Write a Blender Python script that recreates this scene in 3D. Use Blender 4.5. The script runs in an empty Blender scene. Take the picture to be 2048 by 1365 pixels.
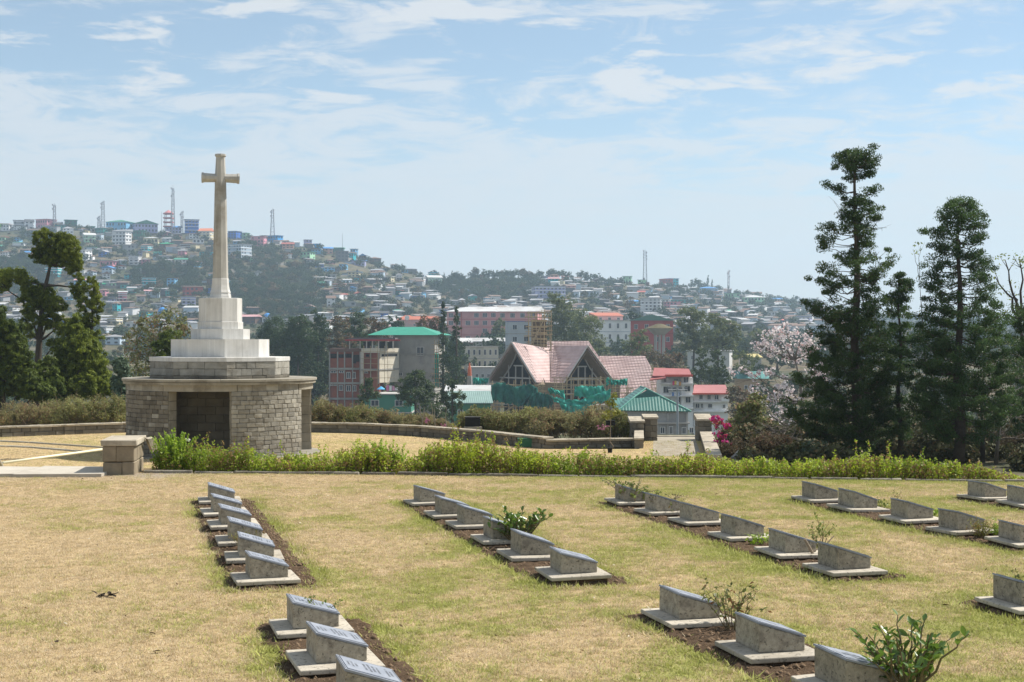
import bpy, math, random
import numpy as np
from mathutils import Vector, Matrix, Quaternion

# ------------------------------------------------------------------ camera, sky, sun, exposure
scene = bpy.context.scene
COL = scene.collection
F = 2900.0            # focal length in photo pixels (2048 wide)
EYE = 2.4             # camera height above the upper lawn
cam_data = bpy.data.cameras.new("camera")
cam = bpy.data.objects.new("camera", cam_data)
COL.objects.link(cam)
cam.location = (0, 0, EYE)
cam.rotation_euler = (math.radians(90), 0, 0)
cam_data.sensor_width = 36.0
cam_data.lens = 36.0 * F / 2048.0
cam_data.clip_start = 0.1
cam_data.clip_end = 20000
scene.camera = cam

SUN_EL, SUN_AZ = math.radians(50), math.radians(65)      # azimuth from +Y towards +X
sun_dir = Vector((math.sin(SUN_AZ) * math.cos(SUN_EL), math.cos(SUN_AZ) * math.cos(SUN_EL), math.sin(SUN_EL)))
sl = bpy.data.lights.new("sun", 'SUN')
sl.energy = 5.0
sl.angle = math.radians(0.5)
sl.color = (1.0, 0.945, 0.86)
sun = bpy.data.objects.new("sun", sl)
COL.objects.link(sun)
sun.rotation_euler = sun_dir.to_track_quat('Z', 'Y').to_euler()
sun.location = sun_dir * 60

scene.view_settings.view_transform = 'Standard'
scene.view_settings.look = 'None'
scene.view_settings.gamma = 1
scene.view_settings.exposure = 0.50
scene.view_settings.use_curve_mapping = False
scene.cycles.use_denoising = True
scene.cycles.max_bounces = 8
scene.cycles.diffuse_bounces = 3
scene.cycles.glossy_bounces = 2
scene.cycles.transmission_bounces = 4
scene.cycles.transparent_max_bounces = 8
scene.cycles.volume_bounces = 1
scene.cycles.caustics_reflective = False
scene.cycles.caustics_refractive = False

world = bpy.data.worlds.new("World")
scene.world = world
world.use_nodes = True
nt = world.node_tree
nt.nodes.clear()
wl = nt.links.new
def wn(t, **k):
    n = nt.nodes.new(t)
    for a, v in k.items():
        setattr(n, a, v)
    return n
def wmath(op, a, b=None, clamp=False):
    n = wn('ShaderNodeMath', operation=op)
    n.use_clamp = clamp
    for i, v in enumerate((a, b)):
        if v is None: continue
        if isinstance(v, (int, float)): n.inputs[i].default_value = v
        else: wl(v, n.inputs[i])
    return n.outputs[0]
def wrange(v, a, b, c, d):
    n = wn('ShaderNodeMapRange', interpolation_type='SMOOTHSTEP')
    wl(v, n.inputs[0])
    for i, x in enumerate((a, b, c, d)): n.inputs[i + 1].default_value = x
    return n.outputs[0]
PUFF = (5.2, 0.3, 1.1)
sky = wn('ShaderNodeTexSky', sky_type='NISHITA')
sky.sun_disc = False
sky.sun_elevation = SUN_EL
sky.sun_rotation = SUN_AZ
sky.altitude = 1400
sky.air_density = 1.0
sky.dust_density = 0.3
sky.ozone_density = 2.5
SKY_STRENGTH = 0.085
tc = wn('ShaderNodeTexCoord')
sep = wn('ShaderNodeSeparateXYZ')
wl(tc.outputs['Generated'], sep.inputs[0])
elev = sep.outputs[2]
def cloud_noise(scale, zs, detail, rough, dist, off):
    mp = wn('ShaderNodeMapping')
    mp.inputs['Scale'].default_value = (scale, scale, scale * zs)
    mp.inputs['Location'].default_value = off
    wl(tc.outputs['Generated'], mp.inputs[0])
    nz = wn('ShaderNodeTexNoise')
    nz.inputs['Scale'].default_value = 1
    nz.inputs['Detail'].default_value = detail
    nz.inputs['Roughness'].default_value = rough
    nz.inputs['Distortion'].default_value = dist
    wl(mp.outputs[0], nz.inputs['Vector'])
    return nz.outputs[0]
n_big = cloud_noise(6.0, 4.5, 10, 0.58, 0.5, (1.3, 0.4, 2.1))
n_fine = cloud_noise(15.0, 4.5, 9, 0.64, 0.8, (4.1, 7.3, 0.6))
n_puff = cloud_noise(8.5, 4.2, 10, 0.56, 0.25, PUFF)
comb = wmath('ADD', wmath('MULTIPLY', n_big, 0.48), wmath('MULTIPLY', n_fine, 0.52))
# a veil of thin cloud lies low over the hills, broken streaks above it
n_wide = cloud_noise(2.2, 3.0, 4, 0.5, 0.3, (0.7, 2.2, 5.0))
elev2 = wmath('ADD', elev, wmath('MULTIPLY', wmath('SUBTRACT', n_wide, 0.5), 0.12))
veil = wrange(elev2, 0.070, 0.185, 0.16, 0.0)
top = wmath('SUBTRACT', wrange(elev, 0.205, 0.24, 0.0, 0.05), wrange(elev, 0.28, 0.5, 0.0, 0.09))
cov = wmath('ADD', wmath('ADD', comb, veil), top)
cl = wmath('MULTIPLY', wrange(cov, 0.488, 0.60, 0.0, 0.72), wrange(n_fine, 0.34, 0.60, 0.7, 1.0))
puff = wmath('MULTIPLY', wrange(wmath('ADD', wmath('ADD', wmath('MULTIPLY', n_puff, 0.8), wmath('MULTIPLY', n_fine, 0.2)), wrange(elev, 0.215, 0.25, 0.0, 0.04)), 0.535, 0.60, 0.0, 0.9), wrange(elev, 0.13, 0.17, 0.0, 1.0))
cl = wmath('MAXIMUM', cl, puff)
cl = wmath('ADD', wmath("MULTIPLY", cl, 0.82), 0.17)
low = wrange(elev, 0.0, 0.17, 0.7, 0.0)
mixc = wn('ShaderNodeMix', data_type='RGBA')
wl(cl, mixc.inputs[0])
tint = wn('ShaderNodeMix', data_type='RGBA', blend_type='MULTIPLY')
tint.inputs[0].default_value = 1.0
wl(sky.outputs[0], tint.inputs[6])
tint.inputs[7].default_value = (1.10, 1.16, 1.06, 1)
wl(tint.outputs[2], mixc.inputs[6])
CL = 0.58 / SKY_STRENGTH
mixc.inputs[7].default_value = (CL * 0.945, CL * 0.975, CL * 1.0, 1)
mix2 = wn('ShaderNodeMix', data_type='RGBA')
wl(low, mix2.inputs[0])
wl(mixc.outputs[2], mix2.inputs[6])
CH = 0.475 / SKY_STRENGTH
mix2.inputs[7].default_value = (CH * 0.97, CH * 1.0, CH * 1.01, 1)
bg = wn('ShaderNodeBackground')
bg.inputs[1].default_value = SKY_STRENGTH
wl(mix2.outputs[2], bg.inputs[0])
wo = wn('ShaderNodeOutputWorld')
wl(bg.outputs[0], wo.inputs[0])
world.cycles.sampling_method = 'MANUAL'
world.cycles.sample_map_resolution = 1024

# ------------------------------------------------------------------ helpers
RNG = np.random.default_rng(7)
random.seed(7)
PI = math.pi

def at(px, py, d):
    """the point of the place that lies d metres ahead on the sight line of a photo pixel"""
    return Vector(((px - 1024) / F * d, d, EYE - (py - 682.5) / F * d))
def ground(px, py, z=0.0):
    d = F * (EYE - z) / (py - 682.5)
    return Vector(((px - 1024) / F * d, d, z))

def link_obj(name, data, parent=None):
    o = bpy.data.objects.new(name, data)
    COL.objects.link(o)
    if parent is not None:
        o.parent = parent
    return o
def tag(o, label=None, cat=None, group=None, kind=None):
    if label: o['label'] = label
    if cat: o['category'] = cat
    if group: o['group'] = group
    if kind: o['kind'] = kind
    return o
def thing(name, label, cat, loc=(0, 0, 0), rz=0.0, group=None):
    o = bpy.data.objects.new(name, None)
    COL.objects.link(o)
    o.empty_display_size = 0.2
    o.location = loc
    o.rotation_euler = (0, 0, rz)
    return tag(o, label, cat, group)

def np_mesh(name, V, Fc, mats=(), smooth=False):
    """mesh from an (n,3) array and an (m,k) array of equal-sided faces"""
    V = np.asarray(V, dtype=np.float32); Fc = np.asarray(Fc, dtype=np.int32)
    me = bpy.data.meshes.new(name)
    k = Fc.shape[1]
    me.vertices.add(len(V)); me.vertices.foreach_set('co', V.ravel())
    me.loops.add(Fc.size); me.loops.foreach_set('vertex_index', Fc.ravel())
    me.polygons.add(len(Fc))
    me.polygons.foreach_set('loop_start', np.arange(0, Fc.size, k, dtype=np.int32))
    me.polygons.foreach_set('loop_total', np.full(len(Fc), k, dtype=np.int32))
    if smooth: me.polygons.foreach_set('use_smooth', np.ones(len(Fc), dtype=bool))
    me.update(calc_edges=True)
    for m in (mats if isinstance(mats, (list, tuple)) else [mats]): me.materials.append(m)
    return me

class MB:
    """collects solids, builds ONE mesh object"""
    def __init__(s): s.v = []; s.f = []; s.m = []
    def add(s, vs, fs, mi=0):
        b = len(s.v); s.v += [tuple(p) for p in vs]
        s.f += [tuple(i + b for i in f) for f in fs]; s.m += [mi] * len(fs)
        return s
    def box(s, c, size, rz=0.0, mi=0, taper=1.0):
        cx, cy, cz = c; a, b, h = size[0] / 2, size[1] / 2, size[2] / 2
        co, si = math.cos(rz), math.sin(rz); vs = []
        for z, t in ((-h, 1.0), (h, taper)):
            for x, y in ((-a, -b), (a, -b), (a, b), (-a, b)):
                vs.append((cx + (x * co - y * si) * t, cy + (x * si + y * co) * t, cz + z))
        return s.add(vs, [(3, 2, 1, 0), (4, 5, 6, 7), (0, 1, 5, 4), (1, 2, 6, 5), (2, 3, 7, 6), (3, 0, 4, 7)], mi)
    def prism(s, poly, z0, z1, mi=0):
        n = len(poly)
        vs = [(p[0], p[1], z0) for p in poly] + [(p[0], p[1], z1) for p in poly]
        fs = [tuple(range(n - 1, -1, -1)), tuple(range(n, 2 * n))] + [(i, (i + 1) % n, n + (i + 1) % n, n + i) for i in range(n)]
        return s.add(vs, fs, mi)
    def frustum(s, poly0, z0, poly1, z1, mi=0):
        n = len(poly0)
        vs = [(p[0], p[1], z0) for p in poly0] + [(p[0], p[1], z1) for p in poly1]
        fs = [tuple(range(n - 1, -1, -1)), tuple(range(n, 2 * n))] + [(i, (i + 1) % n, n + (i + 1) % n, n + i) for i in range(n)]
        return s.add(vs, fs, mi)
    def slab(s, pts, t, mi=0):
        """a plate: polygon pts (3-D) given thickness t against its normal"""
        P = [Vector(p) for p in pts]; n = (P[1] - P[0]).cross(P[2] - P[0]).normalized()
        k = len(P); vs = P + [p - n * t for p in P]
        fs = [tuple(range(k)), tuple(range(2 * k - 1, k - 1, -1))] + [(i, k + i, k + (i + 1) % k, (i + 1) % k) for i in range(k)]
        return s.add(vs, fs, mi)
    def tube(s, pts, r, n=6, mi=0, r1=None):
        P = [Vector(p) for p in pts]; k = len(P); vs = []
        for i, p in enumerate(P):
            d = (P[min(i + 1, k - 1)] - P[max(i - 1, 0)])
            d = d.normalized() if d.length > 1e-9 else Vector((0, 0, 1))
            a = d.orthogonal().normalized() if i == 0 else (a - d * a.dot(d)).normalized()
            b = d.cross(a)
            rr = r[i] if isinstance(r, (list, tuple)) else (r if r1 is None else r + (r1 - r) * i / max(1, k - 1))
            for j in range(n):
                t = 2 * PI * j / n
                vs.append(p + (a * math.cos(t) + b * math.sin(t)) * rr)
        fs = [(i * n + j, i * n + (j + 1) % n, (i + 1) * n + (j + 1) % n, (i + 1) * n + j) for i in range(k - 1) for j in range(n)]
        fs += [tuple(range(n - 1, -1, -1)), tuple(range((k - 1) * n, k * n))]
        return s.add(vs, fs, mi)
    def build(s, name, mats, parent=None, world=True, smooth=False):
        off = Vector((0, 0, 0))
        if parent is not None and world:
            off = Vector(parent.location)
            if parent.parent is not None: off = off + Vector(parent.parent.location)
        me = bpy.data.meshes.new(name)
        me.from_pydata([(a - off.x, b - off.y, c - off.z) for a, b, c in s.v], [], s.f)
        mats = mats if isinstance(mats, (list, tuple)) else [mats]
        for m in mats: me.materials.append(m)
        if len(mats) > 1: me.polygons.foreach_set('material_index', s.m)
        if smooth: me.polygons.foreach_set('use_smooth', [True] * len(me.polygons))
        me.update()
        return link_obj(name, me, parent)

def ngon(cx, cy, r, n, a0=0.0):
    return [(cx + r * math.sin(a0 + 2 * PI * i / n), cy - r * math.cos(a0 + 2 * PI * i / n)) for i in range(n)]

# ------------------------------------------------------------------ materials
def _nodes(name):
    m = bpy.data.materials.new(name); m.use_nodes = True
    t = m.node_tree; t.nodes.clear()
    return m, t
class NT:
    def __init__(s, t): s.t = t
    def n(s, ty, **k):
        x = s.t.nodes.new(ty)
        for a, v in k.items(): setattr(x, a, v)
        return x
    def l(s, a, b): s.t.links.new(a, b)
    def math(s, op, a, b=0.0, clamp=False):
        x = s.n('ShaderNodeMath', operation=op); x.use_clamp = clamp
        for i, v in enumerate((a, b)):
            if isinstance(v, (int, float)): x.inputs[i].default_value = v
            else: s.l(v, x.inputs[i])
        return x.outputs[0]
    def mix(s, f, a, b, blend='MIX'):
        x = s.n('ShaderNodeMix', data_type='RGBA', blend_type=blend)
        for i, v in ((0, f), (6, a), (7, b)):
            if isinstance(v, (int, float)): x.inputs[i].default_value = v
            elif isinstance(v, tuple): x.inputs[i].default_value = (*v[:3], 1)
            else: s.l(v, x.inputs[i])
        return x.outputs[2]
    def noise(s, scale, detail=5, rough=0.55, vec=None, dist=0.0):
        x = s.n('ShaderNodeTexNoise')
        x.inputs['Scale'].default_value = scale; x.inputs['Detail'].default_value = detail
        x.inputs['Roughness'].default_value = rough; x.inputs['Distortion'].default_value = dist
        s.l(vec if vec is not None else s.pos(), x.inputs['Vector'])
        return x.outputs[0]
    def pos(s):
        if not hasattr(s, '_p'): s._p = s.n('ShaderNodeNewGeometry').outputs['Position']
        return s._p
    def rng(s, v, a, b, c=0.0, d=1.0, smooth=True):
        x = s.n('ShaderNodeMapRange')
        if smooth: x.interpolation_type = 'SMOOTHSTEP'
        s.l(v, x.inputs[0])
        for i, q in enumerate((a, b, c, d)): x.inputs[i + 1].default_value = q
        return x.outputs[0]
    def hsv(s, col, val, hue=None):
        x = s.n('ShaderNodeHueSaturation')
        if hue is not None: s.l(hue, x.inputs['Hue'])
        s.l(val, x.inputs['Value'])
        if isinstance(col, tuple): x.inputs['Color'].default_value = (*col, 1)
        else: s.l(col, x.inputs['Color'])
        return x.outputs[0]
    def out(s, col, rough=0.8, spec=0.3, metal=0.0, bump=None, bstr=0.3, bdist=0.01, translucent=0.0, tcol=None):
        b = s.n('ShaderNodeBsdfPrincipled')
        if isinstance(col, tuple): b.inputs['Base Color'].default_value = (*col, 1)
        else: s.l(col, b.inputs['Base Color'])
        b.inputs['Roughness'].default_value = rough
        b.inputs['Specular IOR Level'].default_value = spec
        b.inputs['Metallic'].default_value = metal
        if bump is not None:
            bp = s.n('ShaderNodeBump'); bp.inputs['Strength'].default_value = bstr; bp.inputs['Distance'].default_value = bdist
            s.l(bump, bp.inputs['Height']); s.l(bp.outputs[0], b.inputs['Normal'])
        o = s.n('ShaderNodeOutputMaterial'); sh = b.outputs[0]
        if translucent:
            tr = s.n('ShaderNodeBsdfTranslucent')
            c = tcol if tcol is not None else col
            if isinstance(c, tuple): tr.inputs[0].default_value = (*c, 1)
            else: s.l(c, tr.inputs[0])
            mx = s.n('ShaderNodeMixShader'); mx.inputs[0].default_value = translucent
            s.l(sh, mx.inputs[1]); s.l(tr.outputs[0], mx.inputs[2]); sh = mx.outputs[0]
        s.l(sh, o.inputs[0])

_MC = {}
def mat(name, col, rough=0.8, spec=0.3, nz=0.25, ns=3.0, col2=None, objv=0.0, metal=0.0, bump=0.0, bs=40.0, bd=0.01, stain=None, streak=0.0, pits=0.0):
    """a plain surface: colour worn by world-space noise; objv varies it from piece to piece"""
    if name in _MC: return _MC[name]
    m, t = _nodes(name); N = NT(t)
    c = col
    rnd = N.n('ShaderNodeObjectInfo').outputs['Random'] if (objv or col2) else None
    if col2 is not None: c = N.mix(N.math('FRACT', N.math('MULTIPLY', rnd, 7.31)), col, col2)
    if stain is not None:
        c = N.mix(N.rng(N.noise(ns * 0.45, 6, 0.65), 0.46, 0.66, 0, 0.8), c, stain)
    val = N.math('ADD', N.math('MULTIPLY', N.math('SUBTRACT', N.noise(ns, 6, 0.6), 0.5), 2.4 * nz), 1.0)
    if streak:
        mp = N.n('ShaderNodeMapping'); mp.inputs['Scale'].default_value = (5, 5, 0.35); N.l(N.pos(), mp.inputs[0])
        val = N.math('ADD', val, N.math('MULTIPLY', N.math('SUBTRACT', N.noise(2.0, 5, 0.6, mp.outputs[0]), 0.5), 2 * streak))
    if pits: c = N.mix(N.rng(N.noise(pits, 3, 0.6), 0.58, 0.66, 0, 0.85), c, tuple(v * 0.35 for v in col))
    if objv: val = N.math('MULTIPLY', val, N.math('ADD', N.math('MULTIPLY', N.math('SUBTRACT', rnd, 0.5), 2 * objv), 1.0))
    c = N.hsv(c, val)
    N.out(c, rough, spec, metal, N.noise(bs, 6, 0.65) if bump else None, bump, bd)
    _MC[name] = m
    return m

def leafmat(name, ca, cb, cc=None, trans=0.3, rough=0.55, spec=0.25, ns=0.6, nz=0.5, share=0.12):
    """foliage: every leaf takes its own tone between ca and cb; a share of leaves takes cc; clumps vary by noise"""
    if name in _MC: return _MC[name]
    m, t = _nodes(name); N = NT(t)
    r = N.n('ShaderNodeNewGeometry').outputs['Random Per Island']
    clump = N.rng(N.noise(ns, 3, 0.5), 0.3, 0.7)
    f = N.math('ADD', N.math('MULTIPLY', r, 1 - nz), N.math('MULTIPLY', clump, nz))
    c = N.mix(f, ca, cb)
    if cc is not None:
        pick = N.math('LESS_THAN', N.math('FRACT', N.math('MULTIPLY', r, 17.3)), N.math('MULTIPLY', N.rng(N.noise(ns * 1.7, 2, 0.5), 0.4, 0.6, 0.3, 1.7), share))
        c = N.mix(pick, c, cc)
    N.out(c, rough, spec, translucent=trans)
    _MC[name] = m
    return m

# ------------------------------------------------------------------ foliage
def leaf_quads(P, Nrm, size, aspect=0.5, rng=None, up=0.0):
    """rhombic leaves at points P facing roughly Nrm"""
    rng = rng or RNG
    n = len(P)
    nr = Nrm + rng.normal(0, 0.55, (n, 3)); nr /= np.linalg.norm(nr, axis=1, keepdims=True) + 1e-9
    t = rng.normal(0, 1, (n, 3)); t[:, 2] += up
    t -= nr * np.sum(t * nr, axis=1, keepdims=True); t /= np.linalg.norm(t, axis=1, keepdims=True) + 1e-9
    b = np.cross(nr, t)
    s = (size if np.ndim(size) else np.full(n, size)) * rng.uniform(0.65, 1.3, n)
    s = s[:, None]
    V = np.stack([P - t * s * 0.5, P + b * s * aspect * 0.5, P + t * s * 0.5, P - b * s * aspect * 0.5], axis=1).reshape(-1, 3)
    return V, np.arange(4 * n).reshape(n, 4)

def crown_points(blobs, nsub, nleaf, rng, sub=0.34):
    """leaf positions gathered in small clumps over and inside ellipsoid blobs (cx,cy,cz,rx,ry,rz)"""
    Ps, Ns = [], []
    for bl in blobs:
        c = np.array(bl[:3]); r = np.array(bl[3:6])
        w = bl[6] if len(bl) > 6 else 1.0
        k = max(3, int(nsub * w))
        d = rng.normal(0, 1, (k, 3)); d /= np.linalg.norm(d, axis=1, keepdims=True)
        rad = rng.uniform(0.25, 1.0, (k, 1)) ** 0.5
        cc = c + d * rad * r * rng.uniform(0.8, 1.12, (k, 1))
        m = max(2, int(nleaf))
        e = rng.normal(0, 1, (k, m, 3)); e /= np.linalg.norm(e, axis=2, keepdims=True) + 1e-9
        rr = rng.uniform(0, 1, (k, m, 1)) ** 0.45
        sr = r.mean() * sub * rng.uniform(0.6, 1.35, (k, 1, 1))
        p = cc[:, None, :] + e * rr * sr * np.array([1.0, 1.0, 0.8])
        nn = e * 0.7 + d[:, None, :] * 0.5
        Ps.append(p.reshape(-1, 3)); Ns.append(nn.reshape(-1, 3))
    return np.concatenate(Ps), np.concatenate(Ns)

def limb(mb, a, b, r0, r1, rng, n=5, sag=0.12, seg=5):
    a = Vector(a); b = Vector(b); L = (b - a).length; pts = []
    for i in range(seg + 1):
        t = i / seg; p = a.lerp(b, t)
        w = math.sin(t * PI) * L
        p = p + Vector((rng.normal(0, 0.035), rng.normal(0, 0.035), rng.normal(0, 0.03))) * w + Vector((0, 0, -sag)) * w
        pts.append(p)
    mb.tube(pts, r0, n, 0, r1)
    return pts

def make_tree(name, label, D, trunk_px, tr, blobs_px, leaf_m, bark_m, leaf=0.12, nsub=26, nleaf=22, sub=0.34, aspect=0.5,
              group=None, cat="tree", deep=1.0, up=0.0, limbs=True, seed=1, sag=0.1, base_drop=0.0, twigs=0, crown_name="crown"):
    """a tree standing D metres ahead: trunk path and crown clumps measured in the photo give its real shape"""
    rng = np.random.default_rng(seed)
    m = D / F
    base = at(trunk_px[0][0], trunk_px[0][1], D); base.z -= base_drop
    root = thing(name, label, cat, base, 0, group)
    mb = MB()
    tp = [at(x, y, D) for x, y in trunk_px]; tp[0].z -= base_drop
    tp = [p + Vector((0, rng.normal(0, 0.05) * 1.0, 0)) for p in tp]
    k = len(tp); rad = [tr * (1 - 0.8 * i / max(1, k - 1)) for i in range(k)]
    mb.tube(tp, rad, 8)
    blobs = []
    for b in blobs_px:
        c = at(b[0], b[1], D); rx, rz = b[2] * m, b[3] * m
        ry = (rx * 0.9 + 0.1 * rz) * deep
        c.y += (b[5] if len(b) > 5 else rng.normal(0, 0.35) * rx * 1.2 * deep)
        w = (b[4] if len(b) > 4 else 1.0) * max(0.25, (rx * rz) / (30 * m * 30 * m))
        blobs.append((c.x, c.y, c.z, rx, ry, rz, w))
    if limbs:
        for b in blobs:
            c = Vector(b[:3])
            ts = [p for p in tp if p.z < c.z + 0.1] or [tp[0]]
            s = min(ts, key=lambda p: (p - c).length + 0.5 * abs(p.z - (c.z - 0.6 * (Vector((p.x, p.y, 0)) - Vector((c.x, c.y, 0))).length)))
            pts = limb(mb, s, c, tr * 0.35, tr * 0.09, rng, 5, sag)
            for q in range(twigs):
                e = c + Vector(rng.normal(0, 0.6, 3)) * b[3]
                limb(mb, pts[-2], e, tr * 0.1, tr * 0.03, rng, 4, 0.0, 3)
    mb.build("trunk", bark_m, root, smooth=True)
    P, Nn = crown_points(blobs, nsub, nleaf, rng, sub)
    P = P - np.array(base)
    V, Fc = leaf_quads(P, Nn, leaf, aspect, rng, up)
    link_obj(crown_name, np_mesh(crown_name, V, Fc, leaf_m), root)
    return root
# ------------------------------------------------------------------ terrain
SKY_PX = [-1400, -600, 0, 100, 200, 330, 400, 500, 600, 700, 760, 850, 900, 960, 1050, 1100, 1200, 1300, 1400, 1480, 1560, 1650, 1750, 1900, 2048, 2700, 3500]
SKY_PY = [470, 455, 458, 456, 462, 466, 466, 478, 492, 508, 528, 553, 558, 556, 558, 556, 562, 570, 578, 588, 598, 612, 632, 640, 645, 650, 650]
def ridge_dist(px):
    return np.interp(px, [-1400, 0, 400, 760, 1000, 1300, 1600, 1800, 3500], [1300, 1300, 1300, 1300, 1250, 1350, 1650, 2300, 2300])
def hash_noise(x, y, s, seed=0):
    """smooth value noise"""
    x = np.asarray(x, float) / s + seed * 17.3; y = np.asarray(y, float) / s - seed * 9.1
    xi, yi = np.floor(x), np.floor(y); fx, fy = x - xi, y - yi
    def h(a, b):
        v = np.sin(a * 127.1 + b * 311.7 + seed * 3.7) * 43758.5453
        return v - np.floor(v)
    fx = fx * fx * (3 - 2 * fx); fy = fy * fy * (3 - 2 * fy)
    return (h(xi, yi) * (1 - fx) + h(xi + 1, yi) * fx) * (1 - fy) + (h(xi, yi + 1) * (1 - fx) + h(xi + 1, yi + 1) * fx) * fy
B_D = [0, 27, 62, 70, 90, 130, 250, 350, 500, 600, 750]
B_Z = [-1.45, -1.45, -1.6, -4.0, -9, -15, -15, -12, -4, -1, 3]
def terrain_z(x, y):
    x = np.asarray(x, float); y = np.maximum(np.asarray(y, float), 1.0)
    px = 1024 + F * x / y
    near = np.interp(y, B_D, B_Z)
    ytop = np.interp(px, SKY_PX, SKY_PY); dr = ridge_dist(px)
    y0 = 682.5 - (3 - EYE) * F / 750
    s = np.clip((y - 750) / (dr - 750), 0, 1)
    ypx = y0 + (ytop - y0) * s ** 0.85
    hill = EYE + (682.5 - ypx) / F * np.minimum(y, dr)
    hill = hill - np.maximum(y - dr, 0) * 0.16
    z = np.where(y < 750, near, hill)
    amp = np.clip((y - 60) / 900, 0, 1) * np.clip((dr - y) / 150, 0, 1)
    return z + amp * (8 * (hash_noise(x, y, 90, 1) - 0.5) + 4 * (hash_noise(x, y, 30, 2) - 0.5))
def hill_point(px, py):
    """first terrain point met by the sight line of a photo pixel, beyond 350 m"""
    d = np.arange(350, float(ridge_dist(px)) + 30, 3.0)
    z = terrain_z((px - 1024) / F * d, d); ray = EYE - (py - 682.5) / F * d
    i = np.argmax(z >= ray)
    if z[i] < ray[i]: i = len(d) - 12
    return Vector(((px - 1024) / F * d[i], d[i], z[i]))

def hill_material():
    m, t = _nodes("hillside earth and scrub"); N = NT(t)
    a = N.rng(N.noise(0.02, 5, 0.6), 0.4, 0.6)
    b = N.rng(N.noise(0.15, 5, 0.7), 0.4, 0.62)
    c = N.mix(a, (0.17, 0.13, 0.085), (0.065, 0.072, 0.04))
    c = N.mix(N.math('MULTIPLY', b, 0.7), c, (0.045, 0.06, 0.03))
    c = N.mix(N.rng(N.noise(0.4, 4, 0.6), 0.56, 0.7, 0, 0.6), c, (0.22, 0.175, 0.12))
    N.out(c, 0.95, 0.1)
    return m
dd = np.concatenate([np.linspace(28, 62, 10), np.geomspace(66, 700, 60), np.linspace(715, 2300, 120), np.linspace(2350, 3300, 14)])
uu = np.linspace(-0.75, 0.75, 240)
X = uu[None, :] * dd[:, None]; Y = np.repeat(dd[:, None], len(uu), 1)
Z = terrain_z(X, Y)
V = np.stack([X, Y, Z], -1).reshape(-1, 3)
nu = len(uu)
ii, jj = np.meshgrid(np.arange(len(dd) - 1), np.arange(nu - 1), indexing='ij')
q = (ii * nu + jj).ravel()
terrain = link_obj("terrain", np_mesh("terrain", V, np.stack([q, q + 1, q + nu + 1, q + nu], 1), hill_material(), True))
tag(terrain, "wide hillside and valley of dry earth and scrub under the town", kind='structure')

# one closed box of pale air round the camera and everything built
HAZE = 0.00022
hz = MB().box((0, 1600, 75), (5600, 3500, 280)).build("haze", [])
hm, ht = _nodes("valley haze")
pv = ht.nodes.new('ShaderNodeVolumePrincipled')
pv.inputs['Color'].default_value = (0.62, 0.81, 1.0, 1)
pv.inputs['Density'].default_value = HAZE
pv.inputs['Anisotropy'].default_value = 0.2
ho = ht.nodes.new('ShaderNodeOutputMaterial')
ht.links.new(pv.outputs[0], ho.inputs['Volume'])
hm.cycles.homogeneous_volume = True if hasattr(hm.cycles, 'homogeneous_volume') else True
hz.data.materials.append(hm)
tag(hz, "pale blue haze lying over the valley and far hills", kind='stuff')

# ------------------------------------------------------------------ gravestone positions (photo corners on the flat lawn)
CD = Vector((-0.272, 1.0)).normalized()          # the grave columns run away and slightly left
CR = Vector((CD.y, -CD.x))                       # across a slab, to the right
GRAVE_RZ = math.atan2(CR.y, CR.x)
SLAB_Z = 0.085
COLUMNS = [
    ("leftmost column", [(398, 1004), (408, 1029), (421.5, 1056), (436.5, 1086), (452, 1121), (474, 1164)]),
    ("short column nearest the camera at bottom left", [(555, 1269), (600, 1342), (652, 1425)]),
    ("second column from the left, with the leafy bush", [(826, 1007), (868, 1033), (912, 1053.5), (967, 1084), (1024, 1116), (1103, 1158)]),
    ("third column, below the twiggy shrubs", [(1238.6, 1007.6), (1303, 1027), (1375, 1047), (1461, 1076.5), (1560, 1112), (1666, 1147)]),
    ("short column by the thorny rose bush", [(1343, 1248), (1502, 1319), (1680, 1404)]),
    ("fourth column, right of the twiggy shrubs", [(1623, 1001), (1703, 1019), (1810, 1043), (1912, 1065), (2036, 1090.5)]),
    ("farthest right column near the kerb", [(1968, 998), (2046, 1011)]),
    ("lone column at the right edge of the lawn", [(2039, 1222)]),
]
SW, SD = 0.613, 0.69                             # slab width and depth
graves = []                                      # (column, index, count, front-left corner)
for cname, pts in COLUMNS:
    for i, (px, py) in enumerate(pts):
        g = ground(px, py, SLAB_Z)
        graves.append((cname, i, len(pts), Vector((g.x, g.y))))
beds = []                                        # soil strips: (front-left, length, width, end margins)
def bed_poly(pts):
    a = pts[-1]; b = pts[0]
    return a, b
for cname, pts in COLUMNS:
    G = [ground(px, py, SLAB_Z) for px, py in pts]
    a = Vector((G[-1].x, G[-1].y)); b = Vector((G[0].x, G[0].y))
    if len(pts) == 1: b = a + CD * 0.1; 
    d = (b - a).normalized()
    beds.append((a, b, d))
def bed_dist(x, y):
    """signed distance (m) to the nearest soil bed (negative inside)"""
    best = np.full(np.shape(x), 9.0)
    for a, b, d in beds:
        s0, s1 = -0.05, (b - a).length + SD + 0.10
        w0, w1 = -0.08, SW + 0.20
        rx, ry = x - a.x, y - a.y
        s = rx * d.x + ry * d.y; w = rx * d.y - ry * d.x
        ds = np.maximum(s0 - s, s - s1); dw = np.maximum(w0 - w, w - w1)
        best = np.minimum(best, np.where((ds > 0) & (dw > 0), np.hypot(ds, dw), np.maximum(ds, dw)))
    return best + 0.07 * (hash_noise(x, y, 0.22, 5) - 0.5) + 0.05 * (hash_noise(x, y, 0.09, 6) - 0.5)

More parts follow.
